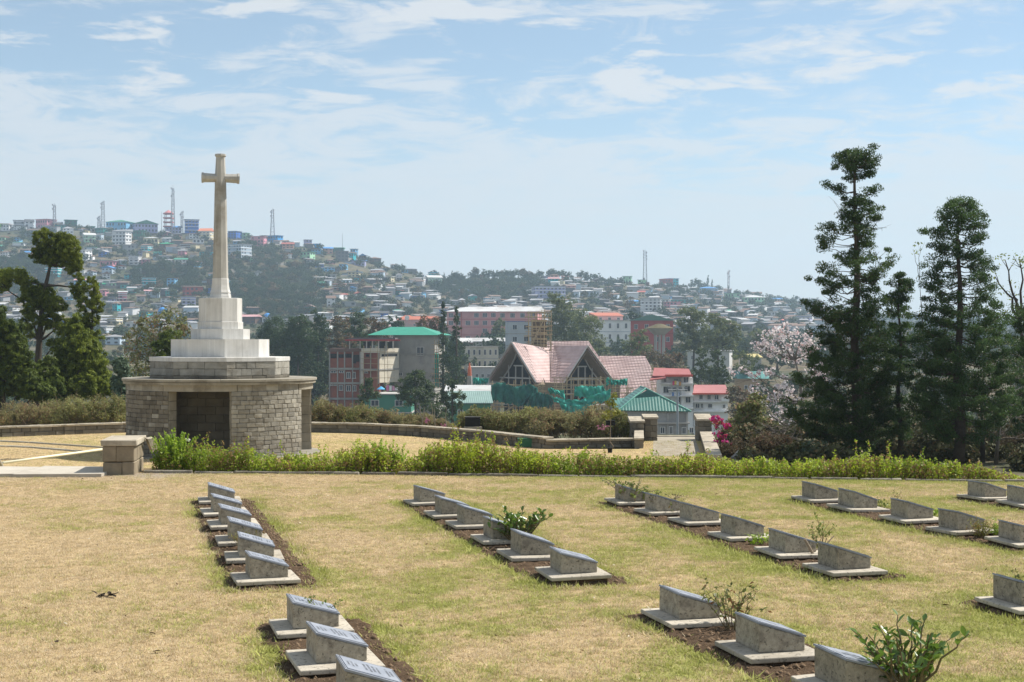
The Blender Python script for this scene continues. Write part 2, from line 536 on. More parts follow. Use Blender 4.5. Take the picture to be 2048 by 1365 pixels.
# kerb line at the far edge of the upper lawn
KERB = [ground(x, y) for x, y in ((-700, 951), (0, 951), (285, 946), (500, 947.5), (1000, 953), (1500, 958), (2048, 965), (2600, 972))]
def kerb_y(x):
    return np.interp(x, [p.x for p in KERB], [p.y for p in KERB])

def green_at(x, y):
    """how much of the turf is still green (0 straw, 1 green)"""
    g = 0.20 + 0.30 * np.clip((x + 4.5) / 7, 0, 1) + 0.12 * np.clip((16 - y) / 6, 0, 1) * np.clip((x + 5.5) / 4, 0, 1)
    g += 0.36 * (hash_noise(x, y, 1.7, 11) - 0.5) + 0.45 * (hash_noise(x, y, 0.5, 12) - 0.5) + 0.4 * (hash_noise(x, y, 0.17, 13) - 0.5)
    bd = bed_dist(x, y)
    right = np.clip(0.65 + 0.5 * hash_noise(x, y, 0.6, 14), 0, 1)
    g += 0.40 * np.exp(-np.maximum(bd, 0) / 0.15) * right
    g += 0.35 * np.clip((y - kerb_y(x) + 0.7) / 0.7, 0, 1)
    return np.clip(g, 0, 1)

# upper lawn sheet
gx = np.arange(-19.2, 19.21, 0.16); gy = np.concatenate([np.arange(-20, 8, 1.0), np.arange(8, 27.0, 0.16)])
X, Y = np.meshgrid(gx, gy); ky = kerb_y(X)
Y = np.where(Y > ky - 0.05, ky + (Y - ky) * 0.001, Y)
Zl = np.zeros_like(X)
V = np.stack([X, Y, Zl], -1).reshape(-1, 3); nx = len(gx)
ii, jj = np.meshgrid(np.arange(len(gy) - 1), np.arange(nx - 1), indexing='ij'); q = (ii * nx + jj).ravel()
lawn_me = np_mesh("lawn", V, np.stack([q, q + 1, q + nx + 1, q + nx], 1))
def add_attr(me, name, vals, dom='POINT', ty='FLOAT'):
    a = me.attributes.new(name, ty, dom); a.data.foreach_set('value', np.asarray(vals, dtype=np.float32 if ty == 'FLOAT' else np.int32).ravel())
add_attr(lawn_me, "green", green_at(V[:, 0], V[:, 1]))
def worn_at(x, y):
    """ground trodden bare in front of the step and the pier"""
    e = kerb_y(x) - y
    return np.clip(1.25 - e / 1.3 - np.maximum(x + 6.2, 0) / 1.2 + 0.9 * (hash_noise(x, y, 0.6, 15) - 0.5), 0, 1)
add_attr(lawn_me, "worn", worn_at(V[:, 0], V[:, 1]))
STRAW = (0.60, 0.455, 0.255); STRAW2 = (0.40, 0.29, 0.15); GREEN = (0.23, 0.255, 0.06); GREEN2 = (0.38, 0.375, 0.13)
def lawn_material():
    m, t = _nodes("dry turf"); N = NT(t)
    at_ = N.n('ShaderNodeAttribute', attribute_name="green").outputs['Fac']
    g = N.math('ADD', at_, N.math('MULTIPLY', N.math('SUBTRACT', N.noise(9, 5, 0.6), 0.5), 0.9))
    s = N.mix(N.rng(N.noise(35, 4, 0.7), 0.35, 0.65), STRAW2, STRAW)
    gr = N.mix(N.rng(N.noise(28, 4, 0.7), 0.35, 0.65), GREEN, GREEN2)
    c = N.mix(N.rng(g, 0.42, 0.8, 0, 0.85), s, gr)
    c = N.mix(N.rng(N.noise(70, 3, 0.7), 0.55, 0.75, 0, 0.6), c, (0.12, 0.085, 0.04))
    wr = N.n('ShaderNodeAttribute', attribute_name="worn").outputs['Fac']
    c = N.mix(wr, c, (0.33, 0.275, 0.215))
    N.out(c, 0.95, 0.1, bump=N.noise(90, 4, 0.7), bstr=0.8, bdist=0.02)
    return m
lawn_me.materials.append(lawn_material())
tag(link_obj("lawn", lawn_me), "dry yellow lawn of the upper cemetery terrace", kind='structure')

# soil beds under the gravestones
soil_m = mat("dark crumbly soil", (0.115, 0.078, 0.05), 1.0, 0.05, 0.6, 14, bump=1.0, bs=55, bd=0.03)
for a, b, d in beds:
    Lb = (b - a).length + SD + 0.36; wd = SW + 0.36
    n1, n2 = int(Lb / 0.028) + 2, int(wd / 0.028) + 2
    S, W = np.meshgrid(np.linspace(-0.18, Lb - 0.18, n1), np.linspace(-0.12, wd - 0.12, n2), indexing='ij')
    X = a.x + S * d.x + W * d.y; Y = a.y + S * d.y - W * d.x
    bd = bed_dist(X, Y)
    Zs = np.where(bd < -0.005, 0.006 + 0.022 * (hash_noise(X, Y, 0.13, 21)) + 0.026 * hash_noise(X, Y, 0.055, 22), -0.02) - 0.015 * np.clip(1 + bd / 0.08, 0, 1)
    Zs = np.where(bd < 0.0, np.maximum(Zs, 0.006), -0.02)
    V = np.stack([X, Y, Zs], -1).reshape(-1, 3)
    ii, jj = np.meshgrid(np.arange(n1 - 1), np.arange(n2 - 1), indexing='ij'); q = (ii * n2 + jj).ravel()
    o = link_obj("soil_bed", np_mesh("soil_bed", V, np.stack([q, q + n2, q + n2 + 1, q + 1], 1)[:, ::1], soil_m, True))
    tag(o, "strip of bare dark soil along a column of gravestones", kind='structure')
# loose clods
rng = np.random.default_rng(3)
cv, cf = [], []
for a, b, d in beds:
    Lb = (b - a).length + SD + 0.3
    for k in range(int(Lb * 150)):
        s = rng.uniform(-0.14, Lb - 0.15); w = rng.uniform(-0.09, SW + 0.2)
        x = a.x + s * d.x + w * d.y; y = a.y + s * d.y - w * d.x
        if bed_dist(np.array([x]), np.array([y]))[0] > -0.03: continue
        r = rng.uniform(0.008, 0.034); o0 = len(cv)
        for v in ((1, 0, 0), (-1, 0, 0), (0, 1, 0), (0, -1, 0), (0, 0, 1), (0, 0, -1)):
            p = np.array(v) * r * rng.uniform(0.6, 1.2, 3)
            cv.append((x + p[0], y + p[1], 0.026 + p[2] * 0.8))
        for f in ((0, 2, 4), (2, 1, 4), (1, 3, 4), (3, 0, 4), (2, 0, 5), (1, 2, 5), (3, 1, 5), (0, 3, 5)): cf.append(tuple(i + o0 for i in f))
tag(link_obj("soil_clods", np_mesh("soil_clods", np.array(cv), np.array(cf), mat("soil clods", (0.18, 0.125, 0.08), 1.0, 0.05, 0.5, 25))), "loose clods of soil in the grave beds", kind='stuff')

# grass blades
def instancer(name, P, proto, scale, rot, attrs, label):
    me = bpy.data.meshes.new(name)
    me.vertices.add(len(P)); me.vertices.foreach_set('co', np.asarray(P, np.float32).ravel())
    add_attr(me, "gsc", scale)
    a = me.attributes.new("grot", 'FLOAT_VECTOR', 'POINT'); a.data.foreach_set('vector', np.asarray(rot, np.float32).ravel())
    for k, v in attrs.items(): add_attr(me, k, v)
    o = link_obj(name, me)
    ng = bpy.data.node_groups.new(name + "_nodes", 'GeometryNodeTree')
    ng.interface.new_socket(name="Geometry", in_out='INPUT', socket_type='NodeSocketGeometry')
    ng.interface.new_socket(name="Geometry", in_out='OUTPUT', socket_type='NodeSocketGeometry')
    gi = ng.nodes.new('NodeGroupInput'); go = ng.nodes.new('NodeGroupOutput')
    oi = ng.nodes.new('GeometryNodeObjectInfo'); oi.inputs['Object'].default_value = proto
    ip = ng.nodes.new('GeometryNodeInstanceOnPoints')
    na = ng.nodes.new('GeometryNodeInputNamedAttribute'); na.data_type = 'FLOAT'; na.inputs[0].default_value = "gsc"
    nr = ng.nodes.new('GeometryNodeInputNamedAttribute'); nr.data_type = 'FLOAT_VECTOR'; nr.inputs[0].default_value = "grot"
    er = ng.nodes.new('FunctionNodeEulerToRotation')
    L = ng.links.new
    L(gi.outputs[0], ip.inputs['Points']); L(oi.outputs['Geometry'], ip.inputs['Instance'])
    L(na.outputs['Attribute'], ip.inputs['Scale']); L(nr.outputs['Attribute'], er.inputs[0]); L(er.outputs[0], ip.inputs['Rotation'])
    L(ip.outputs[0], go.inputs[0])
    md = o.modifiers.new("scatter", 'NODES'); md.node_group = ng
    tag(o, label, kind='stuff')
    return o
def tuft_mesh(name, n, h, spread, width, mats, rng, lean=0.6):
    V = []; Fc = []
    for i in range(n):
        a = rng.uniform(0, 2 * PI); r = spread * rng.uniform(0, 1) ** 0.5; x, y = r * math.cos(a), r * math.sin(a)
        hh = h * rng.uniform(0.5, 1.15); b = rng.uniform(0, 2 * PI); l = lean * hh * rng.uniform(0.2, 1.4)
        wx, wy = -math.sin(b) * width, math.cos(b) * width; k = len(V)
        V += [(x - wx, y - wy, -0.004), (x + wx, y + wy, -0.004), (x + math.cos(b) * l, y + math.sin(b) * l, hh)]
        Fc.append((k, k + 1, k + 2))
    return np_mesh(name, np.array(V), np.array(Fc), mats)
def blade_material():
    m, t = _nodes("grass blades"); N = NT(t)
    g = N.n('ShaderNodeAttribute', attribute_name="green", attribute_type='INSTANCER').outputs['Fac']
    r = N.n('ShaderNodeNewGeometry').outputs['Random Per Island']
    ir = N.n('ShaderNodeObjectInfo').outputs['Random']
    x = N.math('ADD', N.math('MULTIPLY', r, 0.5), N.math('MULTIPLY', ir, 0.5))
    s = N.mix(x, (0.32, 0.235, 0.12), (0.85, 0.71, 0.50))
    gr = N.mix(x, (0.22, 0.25, 0.045), (0.52, 0.52, 0.17))
    f = N.rng(N.math('ADD', g, N.math('MULTIPLY', N.math('SUBTRACT', r, 0.5), 0.8)), 0.38, 0.72)
    N.out(N.mix(f, s, gr), 0.7, 0.15, translucent=0.3)
    return m
rng = np.random.default_rng(5)
blade_m = blade_material()
tuft = bpy.data.objects.new("grass_tuft", tuft_mesh("grass_tuft", 16, 0.020, 0.05, 0.0028, blade_m, rng, 2.2))
n = 215000
dcol = np.sqrt(rng.uniform(9.2 ** 2, 27.2 ** 2, n)); ucol = rng.uniform(-0.53, 0.53, n)
P = np.stack([ucol * dcol, dcol, np.zeros(n)], 1)
bd = bed_dist(P[:, 0], P[:, 1])
ok = (bd > -0.012) & (P[:, 1] < kerb_y(P[:, 0]) - 0.03) & (rng.uniform(0, 1, len(P)) > 0.85 * worn_at(P[:, 0], P[:, 1]))
P = P[ok]; bd = bd[ok]
g = np.clip(green_at(P[:, 0], P[:, 1]) + rng.normal(0, 0.1, len(P)), 0, 1)
sc = rng.uniform(0.6, 1.25, len(P)) * (1 + 0.9 * np.exp(-np.maximum(bd, 0) / 0.06)) * (0.85 + 0.5 * g)
rot = np.stack([rng.normal(0, 0.15, len(P)), rng.normal(0, 0.15, len(P)), rng.uniform(0, 2 * PI, len(P))], 1)
instancer("lawn_grass", P, tuft, sc, rot, {"green": g}, "short dry grass blades of the upper lawn")

# lower lawn terrace
def plain_sheet(name, poly, z, m, label, t=0.0):
    mb = MB(); mb.add([(x, y, z) for x, y in poly], [tuple(range(len(poly)))]); o = mb.build(name, m); tag(o, label, kind='structure'); return o
LOW = -1.25
m, t = _nodes("lower dry turf"); N = NT(t)
c = N.mix(N.rng(N.noise(14, 5, 0.65), 0.35, 0.65), (0.40, 0.29, 0.14), (0.58, 0.44, 0.24))
c = N.mix(N.rng(N.noise(0.5, 4, 0.6), 0.45, 0.7, 0, 0.55), c, (0.27, 0.27, 0.07))
N.out(c, 0.95, 0.1, bump=N.noise(60, 4, 0.7), bstr=0.8, bdist=0.03)
low_turf = m
plain_sheet("lower_lawn", [(-30, 27.0), (5.6, 27.0), (5.9, 42), (7.3, 54), (5.0, 54), (4.3, 49), (1.2, 49), (-1.5, 52), (-7, 60), (-30, 60)], LOW, m, "dry yellow lawn of the lower terrace round the monument")
# a retaining drop between the two terraces
rb = MB(); 
for i in range(len(KERB) - 1):
    p, q2 = KERB[i], KERB[i + 1]
    rb.add([(p.x, p.y + 0.02, 0.0), (q2.x, q2.y + 0.02, 0.0), (q2.x, q2.y + 1.2, -0.02), (p.x, p.y + 1.2, -0.02), (q2.x, q2.y + 1.5, -1.6), (p.x, p.y + 1.5, -1.6)], [(0, 1, 2, 3), (3, 2, 4, 5)])
tag(rb.build("terrace_bank", mat("bank soil", (0.16, 0.12, 0.07), 1, 0.1, 0.4, 4)), "earth bank between the two lawn terraces", kind='structure')
rng = np.random.default_rng(8)
lt = bpy.data.objects.new("lower_grass_tuft", tuft_mesh("lower_grass_tuft", 10, 0.03, 0.10, 0.006, blade_m, rng, 1.2))
n = 26000
dcol = np.sqrt(rng.uniform(40 ** 2, 59 ** 2, n)); ucol = rng.uniform(-0.37, 0.125, n)
P = np.stack([ucol * dcol, dcol, np.full(n, LOW)], 1)
P = P[(np.hypot(P[:, 0] + 9.55, P[:, 1] - 47.5) > 3.2)]
P = P[(P[:, 1] < np.interp(P[:, 0], [-22, -8, -2, 1, 4.4, 4.6, 7], [57, 57.5, 54.5, 48.7, 48.7, 53, 53]))]
g = np.clip(0.18 + 0.5 * (hash_noise(P[:, 0], P[:, 1], 2.5, 31) - 0.4) + 0.12 * np.clip((P[:, 0] + 8) / 8, 0, 1), 0, 1)
instancer("lower_lawn_grass", P, lt, rng.uniform(0.6, 1.3, len(P)), np.stack([np.zeros(len(P)), np.zeros(len(P)), rng.uniform(0, 6.28, len(P))], 1), {"green": g}, "short dry grass of the lower terrace")
# ------------------------------------------------------------------ stones as parts
_SM = {}
def stone_mesh(size, variant, m, name, cham=0.012, rough=0.006):
    """a dressed stone: a block with worn arrises, a little uneven"""
    key = (tuple(round(s, 3) for s in size), variant, m.name, name)
    if key in _SM: return _SM[key]
    rg = np.random.default_rng(hash(key[0]) % 10000 + variant)
    a, b, c = size[0] / 2, size[1] / 2, size[2] / 2
    k = min(cham, a * 0.4, b * 0.4, c * 0.4)
    V = []; idx = {}
    for sx in (-1, 1):
        for sy in (-1, 1):
            for sz in (-1, 1):
                j = rg.uniform(-rough, rough, 3)
                for ax in range(3):
                    p = [sx * (a - k), sy * (b - k), sz * (c - k)]
                    p[ax] = (sx * a, sy * b, sz * c)[ax]
                    idx[(sx, sy, sz, ax)] = len(V); V.append([p[i] + j[i] for i in range(3)])
    Fc = []
    for ax in range(3):
        o1, o2 = (ax + 1) % 3, (ax + 2) % 3
        for s in (-1, 1):
            quad = []
            for u, v in ((-1, -1), (1, -1), (1, 1), (-1, 1)):
                t = [0, 0, 0]; t[ax] = s; t[o1] = u; t[o2] = v
                quad.append(idx[(*t, ax)])
            Fc.append(quad if s > 0 else quad[::-1])
    for ax in range(3):                                  # chamfered arrises
        o1, o2 = (ax + 1) % 3, (ax + 2) % 3
        for u in (-1, 1):
            for v in (-1, 1):
                t0 = [0, 0, 0]; t0[ax] = -1; t0[o1] = u; t0[o2] = v; t1 = list(t0); t1[ax] = 1
                f = [idx[(*t0, o1)], idx[(*t1, o1)], idx[(*t1, o2)], idx[(*t0, o2)]]
                Fc.append(f if u * v < 0 else f[::-1])
    Tc = []
    for sx in (-1, 1):
        for sy in (-1, 1):
            for sz in (-1, 1):
                f = [idx[(sx, sy, sz, i)] for i in range(3)]
                Tc.append(f if sx * sy * sz > 0 else f[::-1])
    me = bpy.data.meshes.new(name); me.from_pydata(V, [], Fc + Tc); me.materials.append(m); me.update()
    _SM[key] = me
    return me
def put_stone(parent, p, size, rz, m, name, rng, jit=0.004):
    """one stone as a part; p in world coordinates, parent unrotated"""
    o = link_obj(name, stone_mesh(size, int(rng.integers(0, 4)), m, name), parent)
    o.location = Vector(p) - Vector(parent.location) + Vector((math.sin(rz), -math.cos(rz), 0)) * float(rng.uniform(0, jit * 2))
    o.rotation_euler = (0, 0, rz + float(rng.normal(0, 0.006)))
    return o
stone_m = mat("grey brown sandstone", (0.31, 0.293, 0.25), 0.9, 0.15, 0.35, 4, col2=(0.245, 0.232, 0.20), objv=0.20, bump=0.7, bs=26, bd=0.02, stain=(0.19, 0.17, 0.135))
stone_d = mat("dark grey brown stone", (0.145, 0.13, 0.105), 0.92, 0.12, 0.4, 4, col2=(0.185, 0.168, 0.135), objv=0.22, bump=0.7, bs=24, bd=0.02)
recess_m = mat("recess stone toned for shade", (0.12, 0.108, 0.085), 0.9, 0.12, 0.4, 3, objv=0.15, bump=0.5, bs=24, bd=0.02)  # shade inside the recess is put into this darker colour
mortar_m = mat("old mortar", (0.12, 0.105, 0.08), 0.95, 0.1, 0.35, 8, bump=0.5, bs=40)
dress_m = mat("dressed buff stone", (0.295, 0.272, 0.222), 0.88, 0.2, 0.28, 2.2, stain=(0.16, 0.14, 0.105), bump=0.35, bs=30, streak=0.18)
white_m = mat("pale portland stone", (0.56, 0.55, 0.52), 0.8, 0.2, 0.14, 1.6, stain=(0.47, 0.455, 0.42), bump=0.12, bs=40, streak=0.30)
cross_m = mat("weathered cross stone", (0.385, 0.372, 0.335), 0.85, 0.2, 0.18, 2.0, stain=(0.24, 0.215, 0.17), bump=0.3, bs=30, streak=0.4)

# ------------------------------------------------------------------ monument
MX, MY = (441 - 1024) / F * 47.5, 47.5
mon = thing("cross_monument", "tall pale stone cross on octagonal steps above a round stone shelter", "monument", (MX, MY, LOW))
R0, R1 = 2.99, 2.53
FACE = math.atan2(-MX, MY)                             # the shelter's openings are square to the sight line
def pol(r, deg): a = math.radians(deg) + FACE; return (MX + r * math.sin(a), MY - r * math.cos(a))   # 0 deg faces the camera, + to the right
OPEN = [(-32, 6.3), (58, 96.3), (148, 186.3), (238, 276.3)]
ZT, ZL = 1.04, 0.84                                    # top of drum, underside of lintels
mb = MB()
arcs = [(6.3, 58), (96.3, 148), (186.3, 238), (-83.7, -32)]
for a0, a1 in arcs:                                    # backing behind the facing stones
    n = 10; poly = [pol(R0 - 0.02, a0 + (a1 - a0) * i / n) for i in range(n + 1)] + [pol(R1, a1 - (a1 - a0) * i / n) for i in range(n + 1)]
    MB().prism(poly, LOW - 0.1, ZL).build("wall_core", mortar_m, mon)
rng = np.random.default_rng(21)
extra = MB()
NC = 15; ch = (ZL - LOW) / NC
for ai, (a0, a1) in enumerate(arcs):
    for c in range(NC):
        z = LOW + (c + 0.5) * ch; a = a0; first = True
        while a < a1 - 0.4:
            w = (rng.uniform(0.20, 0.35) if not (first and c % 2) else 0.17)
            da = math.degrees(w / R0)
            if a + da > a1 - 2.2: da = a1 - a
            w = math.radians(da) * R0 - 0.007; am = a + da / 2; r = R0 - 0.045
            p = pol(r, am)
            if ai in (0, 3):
                put_stone(mon, (p[0], p[1], z), (round(w, 2), 0.10, round(ch - 0.006, 3)), math.radians(am) + FACE, stone_d if rng.uniform() < (0.88 if ai == 3 else 0.0) else stone_m, "wall_stone", rng, 0.006)  # left arc mostly the darker stone, right arc none
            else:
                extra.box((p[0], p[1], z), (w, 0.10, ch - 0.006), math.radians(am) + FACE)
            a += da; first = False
tag(extra.build("rear_wall_stone", stone_m, mon), kind='stuff')
# jamb stones of the two openings that show (faces turned to the camera)
for deg, sgn in ((6.3, 1), (-32, -1), (96.3, 1), (58, -1)):
    for c in range(7):
        hh = (ZL - LOW) / 7; z = LOW + (c + 0.5) * hh
        p = pol((R0 + R1) / 2 - 0.01, deg + sgn * 0.75)
        put_stone(mon, (p[0], p[1], z), (R0 - R1 - 0.03, 0.09, round(hh - 0.006, 3)), math.radians(deg - 90) + FACE, dress_m, "jamb_stone", rng, 0.001)
# ring of lintels, cornice, floor, core
lm = MB()
def ring(mb_, r_out, r_in, z0, z1, n=72):
    vs = []
    for i in range(n):
        a = 360 * i / n
        o, q = pol(r_out, a), pol(r_in, a)
        vs += [(o[0], o[1], z0), (o[0], o[1], z1), (q[0], q[1], z1), (q[0], q[1], z0)]
    fs = []
    for i in range(n):
        b, e = 4 * i, 4 * ((i + 1) % n)
        for k in range(4): fs.append((b + k, e + k, e + (k + 1) % 4, b + (k + 1) % 4))
    mb_.add(vs, fs)
for a0, a1 in [(-35, 9.5), (55, 99.5), (145, 189.5), (235, 279.5)]:       # lintel over each opening
    n = 10; poly = [pol(R0 + 0.012, a0 + (a1 - a0) * i / n) for i in range(n + 1)] + [pol(R1 - 0.01, a1 - (a1 - a0) * i / n) for i in range(n + 1)]
    o = MB().prism(poly, ZL + 0.002, ZT - 0.003).build("lintel", dress_m, mon)
for a0, a1 in [(9.8, 54.7), (99.8, 144.7), (189.8, 234.7), (279.8, 324.7)]:  # top course between lintels
    k = 5
    for i in range(k):
        b0, b1 = a0 + (a1 - a0) * i / k + 0.1, a0 + (a1 - a0) * (i + 1) / k - 0.1
        poly = [pol(R0 - 0.003, b0 + (b1 - b0) * j / 3) for j in range(4)] + [pol(R1, b1 - (b1 - b0) * j / 3) for j in range(4)]
        MB().prism(poly, ZL + 0.004, ZT - 0.003).build("top_course_stone", stone_m, mon)
cm = MB()
cm.prism([pol(3.09, 360 * i / 72) for i in range(72)][::1], ZT, ZT + 0.075)
cm.prism([pol(3.05, 360 * i / 72) for i in range(72)], ZT + 0.075, ZT + 0.095)
cm.build("lower_cornice", dress_m, mon)
for i in range(14):                                    # cornice slabs
    b0, b1 = 360 * i / 14 + 0.1, 360 * (i + 1) / 14 - 0.1
    poly = [pol(3.13, b0 + (b1 - b0) * j / 6) for j in range(7)] + [pol(1.6, b1), pol(1.6, b0)]
    MB().prism(poly, ZT + 0.095, ZT + 0.165).build("cornice_slab", dress_m, mon)
fl = MB(); fl.prism([pol(3.25, 360 * i / 60) for i in range(60)], LOW - 0.2, LOW + 0.035); fl.build("floor_slab", dress_m, mon)
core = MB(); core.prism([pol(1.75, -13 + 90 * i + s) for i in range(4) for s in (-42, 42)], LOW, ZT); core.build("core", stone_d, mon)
for i in range(4):                                      # recess walls: courses of stone facing each opening, bench below
    am = -13 + 90 * i
    p = pol(1.30, am)
    if i < 2:
        for c in range(8):
            hh = (ZL - LOW) / 8
            for k in range(4):
                off = (k - 1.5) * 0.58 + (0.16 if c % 2 else -0.16)
                q = (p[0] + math.cos(math.radians(am) + FACE) * off, p[1] + math.sin(math.radians(am) + FACE) * off)
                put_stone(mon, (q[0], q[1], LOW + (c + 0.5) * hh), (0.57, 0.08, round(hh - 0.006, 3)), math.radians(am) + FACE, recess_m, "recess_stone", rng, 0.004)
    q = pol(1.62, am)
    MB().box((q[0], q[1], LOW + 0.14), (2.0, 0.4, 0.22), math.radians(am) + FACE).build("bench", stone_d, mon)

A0 = math.radians(4.6) + FACE
def octo(r): return ngon(MX, MY, r, 8, A0)
OZ0, OZ1 = ZT + 0.165, 1.75
ob = MB(); ob.prism(octo(2.215), OZ0 - 0.02, OZ1); ob.build("plinth_core", mortar_m, mon)
pg = octo(2.25)
for i in range(8):                                      # two and a half courses of blocks on each face
    a, b = Vector((*pg[i], 0)), Vector((*pg[(i + 1) % 8], 0)); e = (b - a); L = e.length; e.normalize(); rz = math.atan2(e.y, e.x)
    nrm = Vector((e.y, -e.x, 0))
    z = OZ0
    for c, hh in enumerate((0.10, 0.22, 0.225)):
        s = 0.0; k = 0
        while s < L - 0.02:
            w = rng.uniform(0.30, 0.55)
            if s == 0 and c % 2: w *= 0.6
            if s + w > L - 0.22: w = L - s
            p = a + e * (s + w / 2) - nrm * 0.045
            if i in (6, 7, 0, 1, 2): put_stone(mon, (p.x, p.y, z + hh / 2), (round(w - 0.006, 2), 0.09, round(hh - 0.006, 3)), rz, stone_m if c else stone_d, "plinth_stone", rng, 0.004)
            s += w
        z += hh
def octo_step(name, r, z0, z1, m, seam=None, lip=0.0):
    q = MB(); q.prism(octo(r), z0, z1 - 0.012 ); q.frustum(octo(r), z1 - 0.012, octo(r - 0.012), z1)
    return q.build(name, m, mon)
octo_step("cap_slab", 2.27, OZ1 + 0.002, 1.885, white_m)
def octo_blocks(name, r, z0, z1):
    """a course of long blocks, one joint in the middle of each face"""
    pg = octo(r); ct = Vector((MX, MY, 0))
    for i in range(8):
        a, b = Vector((*pg[i], 0)), Vector((*pg[(i + 1) % 8], 0)); mid = a.lerp(b, 0.52)
        for u, v in ((a, mid), (mid, b)):
            g = (v - u).normalized() * 0.002
            u2 = u + (g if u is mid else g * 0); v2 = v - (g if v is mid else g * 0)
            q = MB(); inn = 0.5
            q.prism([(u2.x, u2.y), (v2.x, v2.y), (ct.lerp(v2, inn).x, ct.lerp(v2, inn).y), (ct.lerp(u2, inn).x, ct.lerp(u2, inn).y)], z0, z1)
            q.build(name, white_m, mon)
octo_blocks("step_block", 1.585, 1.887, 2.455)
octo_step("step_fill", 1.2, 1.887, 2.45, white_m)
octo_blocks("step_block", 0.955, 2.457, 2.79)
octo_step("step_fill", 0.6, 2.457, 2.785, white_m)
octo_step("pedestal_foot", 0.735, 2.792, 3.03, white_m)
octo_step("pedestal", 0.70, 3.032, 3.80, white_m)
q = MB()
q.prism(octo(0.345), 3.802, 3.86); q.frustum(octo(0.345), 3.86, octo(0.315), 3.98)
prof = [(0.335, 3.98), (0.30, 4.08), (0.278, 4.22), (0.268, 4.40)]
for (r_a, z_a), (r_b, z_b) in zip(prof, prof[1:]): q.frustum(octo(r_a), z_a, octo(r_b), z_b)
q.frustum(octo(0.272), 4.40, octo(0.262), 4.45)
q.build("cross_foot", white_m, mon)
q = MB(); q.frustum(octo(0.252), 4.45, octo(0.185), 7.58); q.frustum(octo(0.185), 7.58, octo(0.178), 7.89); q.frustum(octo(0.175), 7.89, octo(0.146), 8.42)
q.build("cross_shaft", cross_m, mon)
q = MB(); q.frustum(octo(0.15), 8.42, octo(0.185), 8.46); q.frustum(octo(0.185), 8.46, octo(0.175), 8.52); q.build("shaft_cap", cross_m, mon)
for sgn in (-1, 1):
    q = MB(); co, si = math.cos(A0), math.sin(A0)
    def xs(s, hw, hd): # octagonal section of the arm at distance s
        c = 0.35; pts = []
        for yy, zz in ((-hd, -hw * c), (-hd, hw * c), (-hd * c, hw), (hd * c, hw), (hd, hw * c), (hd, -hw * c), (hd * c, -hw), (-hd * c, -hw)):
            pts.append((MX + (s * co - yy * si) * 1.0, MY + s * si + yy * co, 7.735 + zz))
        return pts
    secs = [xs(sgn * 0.12, 0.13, 0.14), xs(sgn * 0.53, 0.148, 0.15), xs(sgn * 0.545, 0.165, 0.165), xs(sgn * 0.605, 0.165, 0.165)]
    vs = [p for s_ in secs for p in s_]
    fs = []
    for i in range(3):
        for k in range(8):
            f = (i * 8 + k, i * 8 + (k + 1) % 8, (i + 1) * 8 + (k + 1) % 8, (i + 1) * 8 + k)
            fs.append(f[::-1] if sgn < 0 else f)
    fs += [tuple(range(8)) if sgn < 0 else tuple(range(7, -1, -1)), tuple(range(24, 32))[::(1 if sgn > 0 else -1)]]
    q.add(vs, fs); q.build("cross_arm", cross_m, mon)

# ------------------------------------------------------------------ gravestones
slab_m = mat("pale concrete slab", (0.46, 0.415, 0.34), 0.92, 0.15, 0.25, 6, objv=0.10, bump=0.6, bs=70, bd=0.006, stain=(0.33, 0.295, 0.235), pits=30)
ped_m = mat("rough grey concrete", (0.35, 0.315, 0.25), 0.92, 0.15, 0.45, 26, objv=0.12, bump=0.9, bs=45, bd=0.012, stain=(0.20, 0.175, 0.14), pits=38)
def plaque_material():
    m, t = _nodes("bronze plaque, painted grey"); N = NT(t)
    tcx = N.n('ShaderNodeTexCoord').outputs['Object']
    s = N.n('ShaderNodeSeparateXYZ'); N.l(tcx, s.inputs[0]); x, y = s.outputs[0], s.outputs[1]
    mp = N.n('ShaderNodeMapping'); N.l(tcx, mp.inputs[0]); mp.inputs['Scale'].default_value = (45, 45, 1)
    letters = N.math('GREATER_THAN', N.noise(1.0, 2, 0.6, mp.outputs[0]), 0.42)
    def band(v, a, b): return N.math('MULTIPLY', N.math('GREATER_THAN', v, a), N.math('LESS_THAN', v, b))
    def block(x0, x1, y0, y1): return N.math('MULTIPLY', band(x, x0, x1), band(y, y0, y1))
    rows = None
    for x0, x1, y0, y1 in ((-0.155, -0.139, -0.06, 0.06), (-0.127, -0.111, -0.08, 0.08), (-0.099, -0.083, -0.05, 0.05), (-0.040, -0.022, -0.10, 0.10), (-0.010, 0.008, -0.12, 0.12), (0.020, 0.038, -0.09, 0.09), (0.050, 0.066, -0.10, 0.10), (0.115, 0.131, -0.11, 0.11), (0.143, 0.158, -0.08, 0.08)):
        b = block(x0, x1, y0, y1); rows = b if rows is None else N.math('MAXIMUM', rows, b)
    ax, ay = N.math('ABSOLUTE', x), N.math('ABSOLUTE', y)
    edge = N.math('MAXIMUM', N.math('DIVIDE', ax, 0.212), N.math('DIVIDE', ay, 0.212))
    line = N.math('MULTIPLY', N.math('GREATER_THAN', edge, 0.88), N.math('LESS_THAN', edge, 0.925))
    ink = N.math('MAXIMUM', N.math('MULTIPLY', rows, letters), line)
    base = N.mix(N.rng(N.noise(7, 4, 0.6), 0.35, 0.7), (0.225, 0.245, 0.285), (0.29, 0.31, 0.35))
    N.out(N.mix(N.math('MULTIPLY', ink, 0.8), base, (0.05, 0.052, 0.058)), 0.55, 0.35)
    return m
plaque_m = plaque_material()
